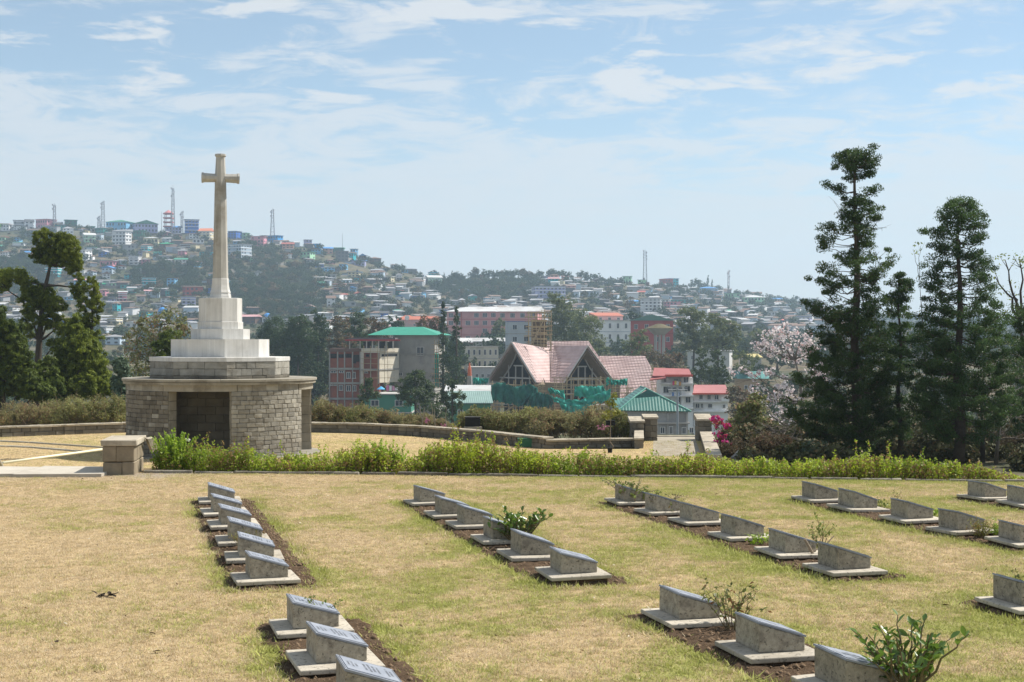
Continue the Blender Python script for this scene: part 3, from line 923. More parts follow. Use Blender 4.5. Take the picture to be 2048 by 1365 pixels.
def wedge(mb_, x0, x1, y0, y1, z0, zl, zr):
    mb_.add([(x0, y0, z0), (x1, y0, z0), (x1, y1, z0), (x0, y1, z0), (x0, y0, zl), (x1, y0, zr), (x1, y1, zr), (x0, y1, zl)],
            [(3, 2, 1, 0), (4, 5, 6, 7), (0, 1, 5, 4), (1, 2, 6, 5), (2, 3, 7, 6), (3, 0, 4, 7)])
def make_grave():
    root = thing("gravestone", "x", "gravestone")
    s = MB(); s.box((SW / 2, SD / 2, -0.019), (SW, SD, 0.038)); sl_ = s.build("base_slab", slab_m, root, world=False)
    f = MB(); f.box((SW / 2, SD / 2, -0.07), (SW - 0.07, SD - 0.07, 0.062)); f.build("dark_gap_block", soil_m, root, world=False)  # added soil-coloured inset block, makes the dark gap under the slab
    b = MB(); wedge(b, 0.145, 0.515, 0.175, 0.62, 0.0, 0.205, 0.095); p = b.build("pedestal", ped_m, root, world=False)
    for o in (sl_, p):
        bv = o.modifiers.new("edge", 'BEVEL'); bv.width = 0.008; bv.segments = 2
    # plaque: a thin plate lying on the slope, its own axes along the slope
    q = MB(); L = math.hypot(0.37, 0.11); q.box((0, 0, 0.007), (L + 0.012, 0.45, 0.014)); q.box((0, 0, 0.0165), (L - 0.03, 0.405, 0.004))
    pl = q.build("plaque", plaque_m, root, world=False)
    pl.location = (0.33, 0.3975, 0.1515); pl.rotation_euler = (0, math.atan2(0.11, 0.37), 0)
    return root
gproto = make_grave()
ORD = ["first", "second", "third", "fourth", "fifth", "sixth"]
def copy_tree(o, parent=None):
    c = o.copy(); COL.objects.link(c); c.parent = parent
    for k in list(o.children): copy_tree(k, c)
    return c
rng = np.random.default_rng(31)
def glabel(cname, i, n):
    if cname.startswith("lone"): return "low grey gravestone alone at the right edge of the lawn, below the long columns"
    if cname.startswith("short column nearest"):
        return ["low gravestone with grey plaque behind a thin sprig, topmost of the short bottom left column", "low gravestone with grey plaque, middle one of the short bottom left column", "low gravestone cut off by the bottom edge in the short bottom left column"][i]
    if cname.startswith("short column by"):
        return ["low gravestone behind the thorny rose bush at lower right", "low gravestone in front of the thorny rose bush, dark sloping top", "low gravestone half hidden by the large glossy bush at the bottom right"][i]
    if cname.startswith("farthest"): return ["low gravestone near the kerb, whole one of the farthest right pair", "low gravestone cut by the right edge, in front of the farthest right pair"][i]
    return f"gravestone {ORD[i]} from the kerb in the {cname}"
for j, (cname, i, n, p) in enumerate(graves):
    o = gproto if j == 0 else copy_tree(gproto)
    o.location = (p.x, p.y, SLAB_Z + rng.normal(0, 0.004))
    o.rotation_euler = (rng.normal(0, 0.012), rng.normal(0, 0.012), GRAVE_RZ + rng.normal(0, 0.025)); o.scale = (1, 1, rng.uniform(0.92, 1.07))
    o['label'] = glabel(cname, i, n)
    o['group'] = "gravestones set in columns on the lawn"

# ------------------------------------------------------------------ kerb
kerb_m = mat("grey kerb stone", (0.21, 0.19, 0.155), 0.95, 0.1, 0.55, 6, objv=0.3, bump=0.7, bs=35, bd=0.015, stain=(0.10, 0.09, 0.075))
kerb = thing("stone_kerb", "long low kerb of grey stones between the lawn and the hedge", "kerb", (0, kerb_y(0), 0))
x = ground(286, 946).x; rng = np.random.default_rng(41)
while x < 15.5:
    w = rng.uniform(0.55, 0.95); y0, y1 = kerb_y(x), kerb_y(x + w)
    put_stone(kerb, (x + w / 2, (y0 + y1) / 2 + rng.normal(0, 0.008), 0.002 + rng.normal(0, 0.009)), (round(w - 0.012, 1), 0.11, 0.09), math.atan2(y1 - y0, w), kerb_m, "kerb_stone", rng, 0.008)
    x += w

# ------------------------------------------------------------------ entrance pier and step, left
pier_m = mat("buff pier stone", (0.29, 0.24, 0.17), 0.9, 0.15, 0.3, 4, objv=0.15, bump=0.55, bs=30, bd=0.012, stain=(0.20, 0.165, 0.115))
cap_m = mat("grey cap stone", (0.42, 0.37, 0.29), 0.9, 0.15, 0.3, 4, bump=0.5, bs=30, bd=0.012, stain=(0.24, 0.21, 0.16))
PRZ = math.radians(7)
def local(o, x, y):
    return (o[0] + x * math.cos(PRZ) - y * math.sin(PRZ), o[1] + x * math.sin(PRZ) + y * math.cos(PRZ))
P0 = (ground(205, 951).x, ground(205, 951).y)
pier = thing("entrance_pier", "squat buff stone pier with flat cap at the left end of the hedge", "pier", (*P0, 0))
PW, PD = 0.56, 1.25
rng = np.random.default_rng(44)
for c in range(2):
    z0 = -0.05 + c * 0.285; hh = 0.28
    cuts = [0, 0.34, PW] if c == 0 else [0, 0.24, PW]
    for a, b in zip(cuts, cuts[1:]):
        p = local(P0, (a + b) / 2, 0.2); put_stone(pier, (*p, z0 + hh / 2), (round(b - a - 0.004, 3), 0.4, hh - 0.004), PRZ, pier_m, "pier_stone", rng, 0.002)
    p = local(P0, PW / 2, 0.4 + (PD - 0.4) / 2); put_stone(pier, (*p, z0 + hh / 2), (PW - 0.004, PD - 0.405, hh - 0.004), PRZ, pier_m, "pier_stone", rng, 0.001)
p = local(P0, PW / 2 + 0.005, PD / 2); put_stone(pier, (*p, 0.522 + 0.055), (PW + 0.075, PD + 0.07, 0.11), PRZ, cap_m, "cap_stone", rng, 0.0)
# sloping wing stone behind the pier
w0, w1 = at(292, 876, 27.0), at(300, 902, 27.6)
sw = MB(); sw.slab([(w0.x - 0.02, w0.y, w0.z), (w0.x + 0.02, w0.y + 0.3, w0.z), (w1.x + 0.04, w1.y + 0.3, w1.z), (w1.x, w1.y, w1.z)], 0.06)
sw.build("wing_stone", cap_m, pier)
step_m = mat("pale concrete path", (0.47, 0.43, 0.36), 0.9, 0.2, 0.18, 3, bump=0.3, bs=50, stain=(0.38, 0.34, 0.28))
st = MB(); g0, g1 = ground(-500, 949, 0.06), ground(204, 948, 0.06); g2, g3 = ground(204, 934, 0.06), ground(-500, 932, 0.06)
xs0 = [g0.x + (g1.x - g0.x) * i / 4 for i in range(5)]
stp = None
stp = thing("concrete_step", "pale concrete step slab crossing the lawn edge left of the pier", "step", (g1.x, g1.y, 0))
for i in range(4):
    a, b = xs0[i], xs0[i + 1] - 0.012
    q = MB(); q.add([(a, g0.y, 0.06), (b, g1.y, 0.06), (b, g2.y, 0.06), (a, g3.y, 0.06), (a, g0.y, -0.12), (b, g1.y, -0.12), (b, g2.y, -0.12), (a, g3.y, -0.12)],
                    [(0, 1, 2, 3), (0, 4, 5, 1), (1, 5, 6, 2), (2, 6, 7, 3), (3, 7, 4, 0)]); q.build("step_slab", step_m, stp)

# stone strips edging a path across the lower lawn, and the pale handrail
strip_m = mat("grey edging stone", (0.36, 0.33, 0.27), 0.9, 0.15, 0.3, 5)
def ground_strip(label, pts_px, w=0.12, h=0.05):
    pts = [ground(x, y, LOW) for x, y in pts_px]; root = thing("edging_strip", label, "edging", pts[0], 0, "stone edging strips in the lower lawn")
    for i in range(len(pts) - 1):
        n = max(1, int((pts[i + 1] - pts[i]).length / 0.9))
        for k in range(n):
            a, b = pts[i].lerp(pts[i + 1], k / n), pts[i].lerp(pts[i + 1], (k + 1) / n); e = b - a
            o = link_obj("edging_stone", stone_mesh((round(e.length - 0.01, 2), w, h + 0.1), k % 4, strip_m, "edging_stone"), root)
            o.location = (a + b) / 2 - pts[0] + Vector((0, 0, h / 2 - 0.05)); o.rotation_euler = (0, 0, math.atan2(e.y, e.x))
ground_strip("far thin stone edging strip across the lower lawn left of the monument", [(-120, 878), (60, 886.5), (215, 897)])
ground_strip("near thin stone edging strip across the lower lawn left of the monument", [(-120, 889), (60, 896), (170, 905)])
rail_m = mat("cream painted pipe", (0.72, 0.68, 0.50), 0.5, 0.4, 0.08)
r0, r1 = at(6, 926, 36.0), at(235, 895, 42.0)
hr = thing("handrail", "pale cream pipe handrail slanting down to the lower lawn at left", "handrail", (r0.x, r0.y, LOW))
q = MB(); q.tube([r0, r0.lerp(r1, 0.5), r1], 0.032, 8); q.build("rail", rail_m, hr, smooth=True)
q = MB(); pb = at(-8, 912, 35.4); q.tube([pb, r0 + Vector((0.06, 0, -0.25))], 0.05, 8); q.build("newel", strip_m, hr)
for f in (0.97,):
    p = r0.lerp(r1, f); q = MB(); q.tube([p, (p.x, p.y, LOW - 0.02)], 0.022, 6); q.build("post", rail_m, hr)

# ------------------------------------------------------------------ low curved wall round the lower lawn
cope_m = mat("weathered coping", (0.37, 0.325, 0.25), 0.92, 0.15, 0.35, 5, objv=0.15, bump=0.6, bs=25, bd=0.015, stain=(0.17, 0.145, 0.11))
def low_wall(label, base_px, H, courses, rng, facing=1):
    pts = [ground(x, y, LOW) for x, y in base_px]
    root = thing("low_wall", label, "wall", pts[0], 0, "low stone walls round the lower lawn")
    core = MB()
    for a, b in zip(pts, pts[1:]):
        e = (b - a).normalized(); nr = Vector((-e.y, e.x, 0)) * facing
        core.prism([(a.x + nr.x * 0.03, a.y + nr.y * 0.03), (b.x + nr.x * 0.03, b.y + nr.y * 0.03), (b.x + nr.x * 0.34, b.y + nr.y * 0.34), (a.x + nr.x * 0.34, a.y + nr.y * 0.34)][::facing], LOW - 0.2, LOW + H - 0.07)
    core.build("core", mortar_m, root)
    # resample
    seg = [(b - a).length for a, b in zip(pts, pts[1:])]; tot = sum(seg)
    def along(s):
        for a, b, L in zip(pts, pts[1:], seg):
            if s <= L or b is pts[-1]: return a.lerp(b, min(1, s / L)), (b - a).normalized()
            s -= L
    ch = (H - 0.07) / courses
    for c in range(courses):
        s = rng.uniform(-0.2, 0)
        while s < tot - 0.05:
            w = rng.uniform(0.28, 0.5); w = min(w, tot - s)
            p, e = along(max(0, s + w / 2)); nr = Vector((-e.y, e.x, 0)) * facing
            put_stone(root, (p.x + nr.x * 0.05, p.y + nr.y * 0.05, LOW + (c + 0.5) * ch), (round(w - 0.015, 1), 0.10, round(ch - 0.01, 3)), math.atan2(e.y, e.x), stone_d, "wall_stone", rng, 0.008)
            s += w
    s = 0
    while s < tot - 0.02:
        w = min(rng.uniform(0.65, 0.95), tot - s)
        p, e = along(s + w / 2); nr = Vector((-e.y, e.x, 0)) * facing
        put_stone(root, (p.x + nr.x * 0.18, p.y + nr.y * 0.18, LOW + H - 0.035), (round(w - 0.008, 1), 0.46, 0.075), math.atan2(e.y, e.x), cope_m, "coping_stone", rng, 0.004)
        s += w
    return root
rng = np.random.default_rng(51)
low_wall("low curved stone wall with flat coping behind the lawn left of the monument", [(-160, 884), (0, 875), (130, 870), (255, 865.5), (330, 864)], 0.40, 2, rng)
low_wall("long low curved stone wall sweeping right from behind the monument", [(560, 864.5), (623, 865), (722, 867), (844, 873), (966, 884), (1039, 893), (1089, 898)], 0.39, 2, rng)
low_wall("straight end of the low wall left of the path to the gate", [(1092, 898), (1287, 895)], 0.31, 2, rng)
# ------------------------------------------------------------------ gate piers, parapet and path
def pier_box(root, px0, px1, ytop, d, depth, mcap, mbody, capslope=0.1, z0=LOW - 0.1):
    a = at(px0, ytop, d); b = at(px1, ytop, d); w = b.x - a.x; zt = a.z; n = 4
    hh = (zt - z0 - 0.12) / n
    for c in range(n):
        cut = w * (0.45 if c % 2 else 0.6)
        for u, v in ((0, cut), (cut, w)):
            put_stone(root, (a.x + (u + v) / 2, d + depth / 2, z0 + (c + 0.5) * hh), (round(v - u - 0.006, 3), depth, round(hh - 0.006, 3)), 0, mbody, "pier_stone", rng, 0.002)
    q = MB(); q.add([(a.x - 0.04, d - 0.04, zt - 0.12), (b.x + 0.04, d - 0.04, zt - 0.12), (b.x + 0.04, d + depth + 0.04, zt - 0.12), (a.x - 0.04, d + depth + 0.04, zt - 0.12),
                     (a.x - 0.04, d - 0.04, zt - 0.05), (b.x + 0.04, d - 0.04, zt - 0.05), (b.x + 0.04, d + depth + 0.04, zt + capslope), (a.x - 0.04, d + depth + 0.04, zt + capslope)],
                    [(3, 2, 1, 0), (4, 5, 6, 7), (0, 1, 5, 4), (1, 2, 6, 5), (2, 3, 7, 6), (3, 0, 4, 7)]); q.build("cap_stone", mcap, root)
p = at(1264, 895, 50); gl = thing("gate_pier", "dark stone gate pier with pale sloping cap left of the path", "pier", (p.x, 53, LOW), 0, "gate piers beside the path")
pier_box(gl, 1289, 1315, 832, 53.0, 0.7, cap_m, stone_d, 0.03)
pier_box(gl, 1262, 1288, 840, 52.6, 0.9, cap_m, stone_d, 0.08)
wing = MB(); a0, a1 = at(1268, 877, 49.2), at(1288, 877, 49.2); b0, b1 = at(1269, 861, 52.5), at(1287, 861, 52.5)
wing.slab([a0, a1, b1, b0], 0.06); wing.build("wing_coping", cap_m, gl)
wing = MB(); wing.prism([(a0.x + 0.02, 49.25), (a1.x - 0.02, 49.25), (b1.x - 0.02, 52.5), (b0.x + 0.02, 52.5)], LOW - 0.1, a0.z - 0.07); wing.build("wing_wall", stone_d, gl)
gr_ = thing("gate_pier", "dark stone gate pier with grey cap right of the path, beside the bougainvillea", "pier", (at(1408, 895, 53).x, 53, LOW), 0, "gate piers beside the path")
pier_box(gr_, 1396, 1424, 836, 53.0, 0.9, cap_m, stone_d, 0.10)
pr = thing("parapet", "pale coped parapet wall running along the right of the gate path", "wall", (6.2, 42, LOW))
n = 9
for i in range(n):
    y0, y1 = 42 + 10.9 * i / n, 42 + 10.9 * (i + 1) / n - 0.012
    def px_(y, side): t = (y - 42) / 10.9; return (5.65 + 1.20 * t) if side == 0 else (6.08 + 1.22 * t)
    q = MB(); q.prism([(px_(y0, 0), y0), (px_(y0, 1), y0), (px_(y1, 1), y1), (px_(y1, 0), y1)], -0.975, -0.90 + 0.0); q.build("coping_stone", cap_m, pr)
    for c in range(2):
        q = MB(); q.prism([(px_(y0, 0) + 0.04, y0), (px_(y0, 1) - 0.04, y0), (px_(y1, 1) - 0.04, y1), (px_(y1, 0) + 0.04, y1)], LOW - 0.1 + 0.19 * c, LOW - 0.1 + 0.19 * (c + 1) - 0.008); q.build("wall_stone", stone_d, pr)
path_m = mat("worn path paving", (0.34, 0.30, 0.235), 0.92, 0.15, 0.25, 3, stain=(0.25, 0.22, 0.16))
q = MB(); ga, gb, gc, gd = (4.45, 46.0, LOW + 0.006), (6.0, 46.0, LOW + 0.006), (6.95, 55.2, LOW + 0.006), (5.4, 55.2, LOW + 0.006)
q.add([ga, gb, gc, gd], [(0, 1, 2, 3)]); tag(q.build("path", path_m), "worn paved path leading between the gate piers", kind='structure')
q = MB(); q.box((6.15, 55.35, LOW + 0.01), (2.0, 0.3, 0.06)); tag(q.build("path_edge", cap_m), "pale stone edge at the far end of the path", kind='structure')
# ------------------------------------------------------------------ hedge along the kerb
hedge_leaf = leafmat("hedge leaves", (0.15, 0.245, 0.02), (0.52, 0.60, 0.06), (0.30, 0.20, 0.08), 0.5, 0.5, 0.3, 0.95, 0.62, 0.26)
bark_thin = mat("thin brown stems", (0.13, 0.095, 0.06), 0.9, 0.1, 0.3, 12)
bark_m = mat("grey brown bark", (0.075, 0.062, 0.05), 0.95, 0.1, 0.4, 6, bump=0.6, bs=25, bd=0.02)
HT = [(285, 906), (300, 893), (340, 884), (380, 884), (420, 897), (470, 892), (520, 905), (600, 908), (660, 906), (700, 892), (760, 884), (820, 890), (900, 894), (1000, 899), (1060, 905),
      (1120, 906), (1180, 899), (1230, 903), (1290, 895), (1330, 892), (1400, 905), (1470, 904), (1520, 893), (1600, 905), (1680, 914), (1740, 906), (1800, 909), (1860, 916), (1920, 922), (1960, 930), (2015, 946)]
HT_X = [(x - 1024) / F * 25.9 for x, _ in HT]
HT_H = [max(0.05, (np.interp(x, [285, 1000, 2048], [944, 951, 963]) - y) / (F / 26.0)) for x, y in HT]
def shoots(rng, roots, heights, leaf, gap, lean, spread, start=0.12, dir_bias=(0, 0, 1.0)):
    """leafy upright shoots: returns leaf points, normals, and stem polylines"""
    Ps, Ns, stems = [], [], []
    for (x, y, z), h in zip(roots, heights):
        d = np.array([rng.normal(0, lean), rng.normal(0, lean), 1.0]); d /= np.linalg.norm(d)
        k = max(3, int(h / gap)); t = start + (1 - start) * (np.arange(k) + rng.uniform(0, 1, k)) / k
        c = rng.normal(0, 0.12, 3) * h; c[2] = 0
        base = np.array([x, y, z]); p = base + d * (t * h)[:, None] + c * (t ** 2)[:, None]
        ang = rng.uniform(0, 2 * PI, k); rad = spread * rng.uniform(0.2, 1.0, k) * (1.05 - 0.6 * t)
        off = np.stack([np.cos(ang) * rad, np.sin(ang) * rad, rng.uniform(-0.01, 0.02, k)], 1)
        Ps.append(p + off); Ns.append(off / (np.linalg.norm(off, axis=1, keepdims=True) + 1e-6) * 0.5 + np.array([0, 0, 0.5]))
        stems.append([tuple(base), tuple(base + d * h * 0.5 + c * 0.25), tuple(base + d * h * 0.97 + c)])
    return np.concatenate(Ps), np.concatenate(Ns), stems
rng = np.random.default_rng(61)
hx0 = HT_X[0]; hx1 = HT_X[-1]
hroot = thing("hedge", "long uneven bright green hedge behind the stone kerb", "hedge", (0, kerb_y(0) + 0.5, 0))
n = 2700
hx = rng.uniform(hx0, hx1, n); hy = kerb_y(hx) + 0.12 + rng.uniform(0, 0.75, n)
hh = 0.98 * np.interp(hx, HT_X, HT_H) * (0.52 + 0.80 * hash_noise(hx, hy, 0.75, 42)) * rng.uniform(0.62, 1.02, n) * (0.85 + 0.3 * hash_noise(hx, hy, 0.5, 41))
hh *= np.interp(hx, [2.0, 5.0], [1.0, 0.84])
tall = rng.uniform(0, 1, n) < np.interp(hx, [0, 5], [0.05, 0.022])
hh = np.where(tall, hh * rng.uniform(1.15, 1.7, n), hh)
P, Nn, stems = shoots(rng, np.stack([hx, hy, np.full(n, -0.03)], 1), hh, 0.04, 0.0125, 0.14, 0.085, 0.02)
V, Fc = leaf_quads(P - np.array(hroot.location), Nn, 0.056, 0.46, rng, 0.8)
link_obj("foliage", np_mesh("foliage", V, Fc, hedge_leaf), hroot)
mb = MB()
for s in stems[::2]: mb.tube(s, 0.005, 3, 0, 0.0015)
mb.build("stems", bark_thin, hroot)

def shoot_shrub(name, label, cat, px, pyb, d, halfw_px, top_px, leafm, rng, n=60, leaf=0.05, gap=0.02, lean=0.25, spread=0.05, zbase=None, group=None, depth=None, aspect=0.45, hmin=0.45, stem_r=0.006, stemm=None, start=0.12):
    b = at(px, pyb, d)
    if zbase is not None: b.z = zbase
    root = thing(name, label, cat, b, 0, group)
    hw = halfw_px / F * d; H = (pyb - top_px) / F * d if zbase is None else at(px, top_px, d).z - zbase
    dp = depth if depth is not None else hw * 0.7
    a = rng.uniform(0, 2 * PI, n); r = rng.uniform(0, 1, n) ** 0.5
    x = b.x + np.cos(a) * r * hw; y = b.y + np.sin(a) * r * dp
    h = H * (1 - 0.45 * r ** 2) * rng.uniform(hmin, 1.0, n)
    P, Nn, stems = shoots(rng, np.stack([x * 0.5 + b.x * 0.5, y * 0.5 + b.y * 0.5, np.full(n, b.z)], 1), h, leaf, gap, lean, spread, start)
    V, Fc = leaf_quads(P - np.array(b), Nn, leaf, aspect, rng, 0.6)
    link_obj("foliage", np_mesh("foliage", V, Fc, leafm), root)
    mb = MB()
    for s in stems: mb.tube(s, stem_r, 4, 0, stem_r * 0.3)
    mb.build("stems", stemm or bark_thin, root)
    return root
rng = np.random.default_rng(62)
fresh_leaf = leafmat("fresh shrub leaves", (0.17, 0.30, 0.02), (0.46, 0.58, 0.07), None, 0.5, 0.45, 0.3, 2.0, 0.3)
shoot_shrub("tall_shrub", "tall fresh green shrub at the left end of the hedge by the pier", "shrub", 352, 940, 26.9, 62, 846, fresh_leaf, rng, 95, 0.058, 0.011, 0.24, 0.05, hmin=0.5)
shoot_shrub("tall_shrub", "tall fresh green shrub rising from the hedge right of the monument", "shrub", 765, 944, 26.5, 85, 868, fresh_leaf, rng, 95, 0.055, 0.011, 0.3, 0.05, hmin=0.5)
wr = thing("white_flower", "small white flower head above the tall shrub by the pier", "flower", at(375, 900, 27.0))
q = MB(); p = at(375, 880, 27.0)
for k in range(14):
    v = Vector(rng.normal(0, 1, 3)).normalized() * 0.03; q.box(p + v, (0.03, 0.03, 0.02), rng.uniform(0, 3))
q.build("bloom", mat("white petals", (0.8, 0.78, 0.72)), wr)
q = MB(); q.tube([at(375, 930, 27.0), p], 0.006, 4); q.build("stem", bark_thin, wr)

# ------------------------------------------------------------------ dry shrubs beyond the low wall
dry_a = leafmat("dry shrub leaves brown", (0.14, 0.135, 0.055), (0.44, 0.40, 0.20), (0.30, 0.18, 0.11), 0.4, 0.7, 0.15, 0.7, 0.5, 0.18)
dry_b = leafmat("dry shrub leaves olive", (0.12, 0.135, 0.045), (0.40, 0.40, 0.16), (0.29, 0.21, 0.11), 0.35, 0.7, 0.15, 0.8, 0.5, 0.22)
def dry_shrub(px, ytop, hw, d, label, m, seed, ybase=866):
    rg = np.random.default_rng(seed)
    z0 = float(terrain_z(np.array((px - 1024) / F * d), np.array(d))); top = at(px, ytop, d).z
    b = Vector(((px - 1024) / F * d, d, z0)); root = thing("dry_shrub", label, "shrub", b, 0, "dry shrubs behind the low wall")
    W = hw / F * d; H = top - z0; blobs = []
    for k in range(13):
        a = -1 + 2 * (k + rg.uniform(0, 1)) / 13; s = rg.uniform(0.28, 0.46)
        zz = H * (0.42 + 0.30 * rg.uniform(0, 1)) * (1 - 0.22 * a * a); 
        blobs.append((b.x + a * W * 0.85, b.y + rg.uniform(-0.5, 0.6), z0 + zz, W * s, 0.5, H * rg.uniform(0.24, 0.34), 1.0))
    P, Nn = crown_points(blobs, 60, 20, rg, 0.30)
    P = P[P[:, 2] > z0]; Nn = rg.normal(0, 1, P.shape)
    V, Fc = leaf_quads(P - np.array(b), Nn, 0.07, 0.5, rg, 0.3)
    link_obj("foliage", np_mesh("foliage", V, Fc, m), root)
    mb = MB()
    for k in range(46):
        bl = blobs[k % 13]; e = Vector((bl[0] + rg.normal(0, 0.3) * W, bl[1] + rg.normal(0, 0.4), bl[2] + rg.uniform(0.2, 1.5) * bl[5]))
        limb(mb, (b.x + rg.normal(0, 0.3) * W, b.y + rg.normal(0, 0.2), z0), e, 0.016, 0.004, rg, 4, 0.0, 4)
    mb.build("stems", mat("pale dry stems", (0.20, 0.155, 0.105), 0.9), root)
DS = [(-60, 792, 70, "brown dry shrub cut by the left edge, behind the low wall", 'a'), (55, 796, 62, "reddish brown dry shrub below the dense cypress at far left", 'a'), (145, 789, 60, "olive dry shrub below the leaning pine", 'b'), (225, 783, 50, "dry shrub touching the left side of the round shelter", 'b'),
      (655, 791, 42, "rust brown dry shrub just right of the round shelter", 'a'), (712, 800, 46, "olive dry shrub below the red brick building", 'b'), (770, 815, 40, "brown dry shrub left of the bare stalks", 'a'), (830, 820, 38, "low brown dry shrub below the feathery dark tree", 'a'),
      (882, 838, 26, "small low dry shrub among the bare stalks", 'a'), (960, 812, 44, "olive dry shrub behind the dark stone block", 'b'), (1035, 805, 60, "largest rounded dry shrub in front of the church", 'b'), (1105, 815, 46, "brown dry shrub below the green netting", 'a'),
      (1180, 808, 48, "dry shrub with pink flowers beside the sapling", 'a'), (1235, 816, 36, "brown dry shrub next to the left gate pier", 'b')]
for i, (px, yt, hw, lb, mm) in enumerate(DS):
    dry_shrub(px, yt, hw, 60 if px < 900 else float(np.interp(px, [900, 1240], [58, 54])), lb, dry_a if mm == 'a' else dry_b, 300 + i)

# ------------------------------------------------------------------ trees at left
pine_leaf = leafmat("pine foliage", (0.036, 0.066, 0.012), (0.29, 0.33, 0.045), None, 0.5, 0.6, 0.2, 0.5, 0.45)
cyp_leaf = leafmat("cypress foliage", (0.032, 0.06, 0.014), (0.20, 0.25, 0.045), None, 0.46, 0.6, 0.2, 0.4, 0.5)
cyp_y = leafmat("yellow green cypress foliage", (0.04, 0.07, 0.012), (0.30, 0.35, 0.05), None, 0.5, 0.6, 0.2, 0.4, 0.5)
grey_leaf = leafmat("grey green leaves", (0.05, 0.085, 0.05), (0.16, 0.22, 0.14), None, 0.2, 0.6, 0.25, 1.0, 0.3)
make_tree("pine_tree", "open pine with bare leaning trunk and rounded clumps left of the monument", 75, [(72, 800), (74, 740), (78, 680), (84, 620), (92, 570), (101, 530), (108, 500)], 0.22,
    [(85, 474, 24, 20), (108, 492, 40, 24), (142, 494, 24, 28), (74, 505, 22, 16), (128, 480, 26, 16), (98, 515, 30, 18), (150, 532, 17, 26), (157, 572, 15, 30), (138, 520, 26, 22),
     (18, 552, 44, 17), (2, 572, 22, 16), (48, 562, 16, 16), (84, 592, 30, 26), (62, 606, 22, 30), (112, 612, 26, 24), (60, 580, 20, 22), (122, 652, 20, 24), (70, 640, 24, 18), (100, 640, 22, 20), (55, 665, 20, 14), (110, 690, 16, 16)],
    pine_leaf, bark_m, 0.20, 105, 34, 0.23, 0.24, None, "tree", 0.8, 0.5, True, 11, 0.05, 1.0, 1)
make_tree("slender_pine", "slim pine with an open top right of the leaning pine", 72, [(186, 800), (186, 740), (184, 680), (184, 620), (186, 575)], 0.12,
    [(184, 575, 18, 20), (194, 605, 18, 22), (172, 612, 16, 18), (180, 640, 22, 18), (158, 650, 20, 24), (178, 672, 26, 18)], pine_leaf, bark_m, 0.19, 105, 34, 0.23, 0.24, None, "tree", 0.8, 0.5, True, 12, 0.0, 1.0, 1)
make_tree("cypress", "broad dark green cypress with yellow tips below the pines", 70, [(160, 812), (160, 750), (158, 690)], 0.18,
    [(150, 690, 34, 40), (175, 720, 34, 42), (135, 735, 36, 46), (190, 752, 28, 40), (160, 770, 48, 30), (118, 775, 34, 30), (205, 775, 22, 26), (150, 655, 18, 26)], cyp_y, bark_m, 0.21, 130, 34, 0.20, 0.26, None, "tree", 0.8, 0.7, True, 13, 0.0, 1.0)
make_tree("cypress", "tall dense cypress filling the left edge of the photo", 66, [(5, 815), (4, 740), (2, 660)], 0.2,
    [(-4, 640, 30, 38), (22, 680, 32, 42), (-15, 700, 34, 50), (36, 722, 30, 40), (8, 752, 46, 44), (46, 768, 32, 34), (-30, 770, 40, 40), (70, 785, 30, 24), (-50, 680, 40, 60)], cyp_leaf, bark_m, 0.21, 130, 34, 0.20, 0.26, None, "tree", 0.8, 0.7, True, 14, 0.0, 1.0)
make_tree("cypress", "low dark cypress between the two bigger cypresses at left", 68, [(92, 815), (92, 760)], 0.12,
    [(92, 742, 24, 30), (80, 772, 28, 28), (105, 775, 28, 26)], cyp_leaf, bark_m, 0.20, 130, 34, 0.20, 0.26, None, "tree", 0.8, 0.7, True, 15, 0.0, 1.0)
make_tree("silver_shrub", "grey green leafy shrub between the cypress and the monument", 66, [(242, 815), (243, 760)], 0.07,
    [(240, 735, 18, 24), (250, 762, 18, 22), (232, 772, 16, 24), (246, 790, 20, 18)], grey_leaf, bark_m, 0.17, 80, 26, 0.36, 0.55, None, "shrub", 0.8, 0.0, True, 16, 0.0, 0.6)
decid = leafmat("sparse olive leaves", (0.11, 0.125, 0.045), (0.32, 0.33, 0.13), (0.30, 0.20, 0.12), 0.42, 0.6, 0.2, 0.4, 0.3, 0.25)
make_tree("leafy_tree", "thin leaved olive tree left of the monument steps", 100, [(318, 800), (318, 740), (316, 690), (322, 650)], 0.16,
    [(330, 640, 26, 26), (365, 645, 22, 22), (295, 650, 24, 24), (270, 672, 22, 22), (345, 670, 28, 24), (310, 680, 30, 24), (285, 705, 30, 26), (372, 678, 16, 22), (330, 710, 30, 24), (262, 735, 24, 24), (300, 745, 34, 22)],
    decid, bark_m, 0.21, 40, 14, 0.42, 0.5, None, "tree", 0.8, 0.0, True, 17, 0.0, 1.0, 2)
make_tree("dark_bush", "dark green rounded bush behind the monument steps", 84, [(338, 800), (338, 720)], 0.1,
    [(340, 680, 22, 24), (325, 700, 20, 22), (350, 706, 24, 22), (335, 735, 30, 24)], cyp_leaf, bark_m, 0.22, 80, 34, 0.34, 0.4, None, "shrub", 0.8, 0.3, True, 18, 0.0, 1.0)

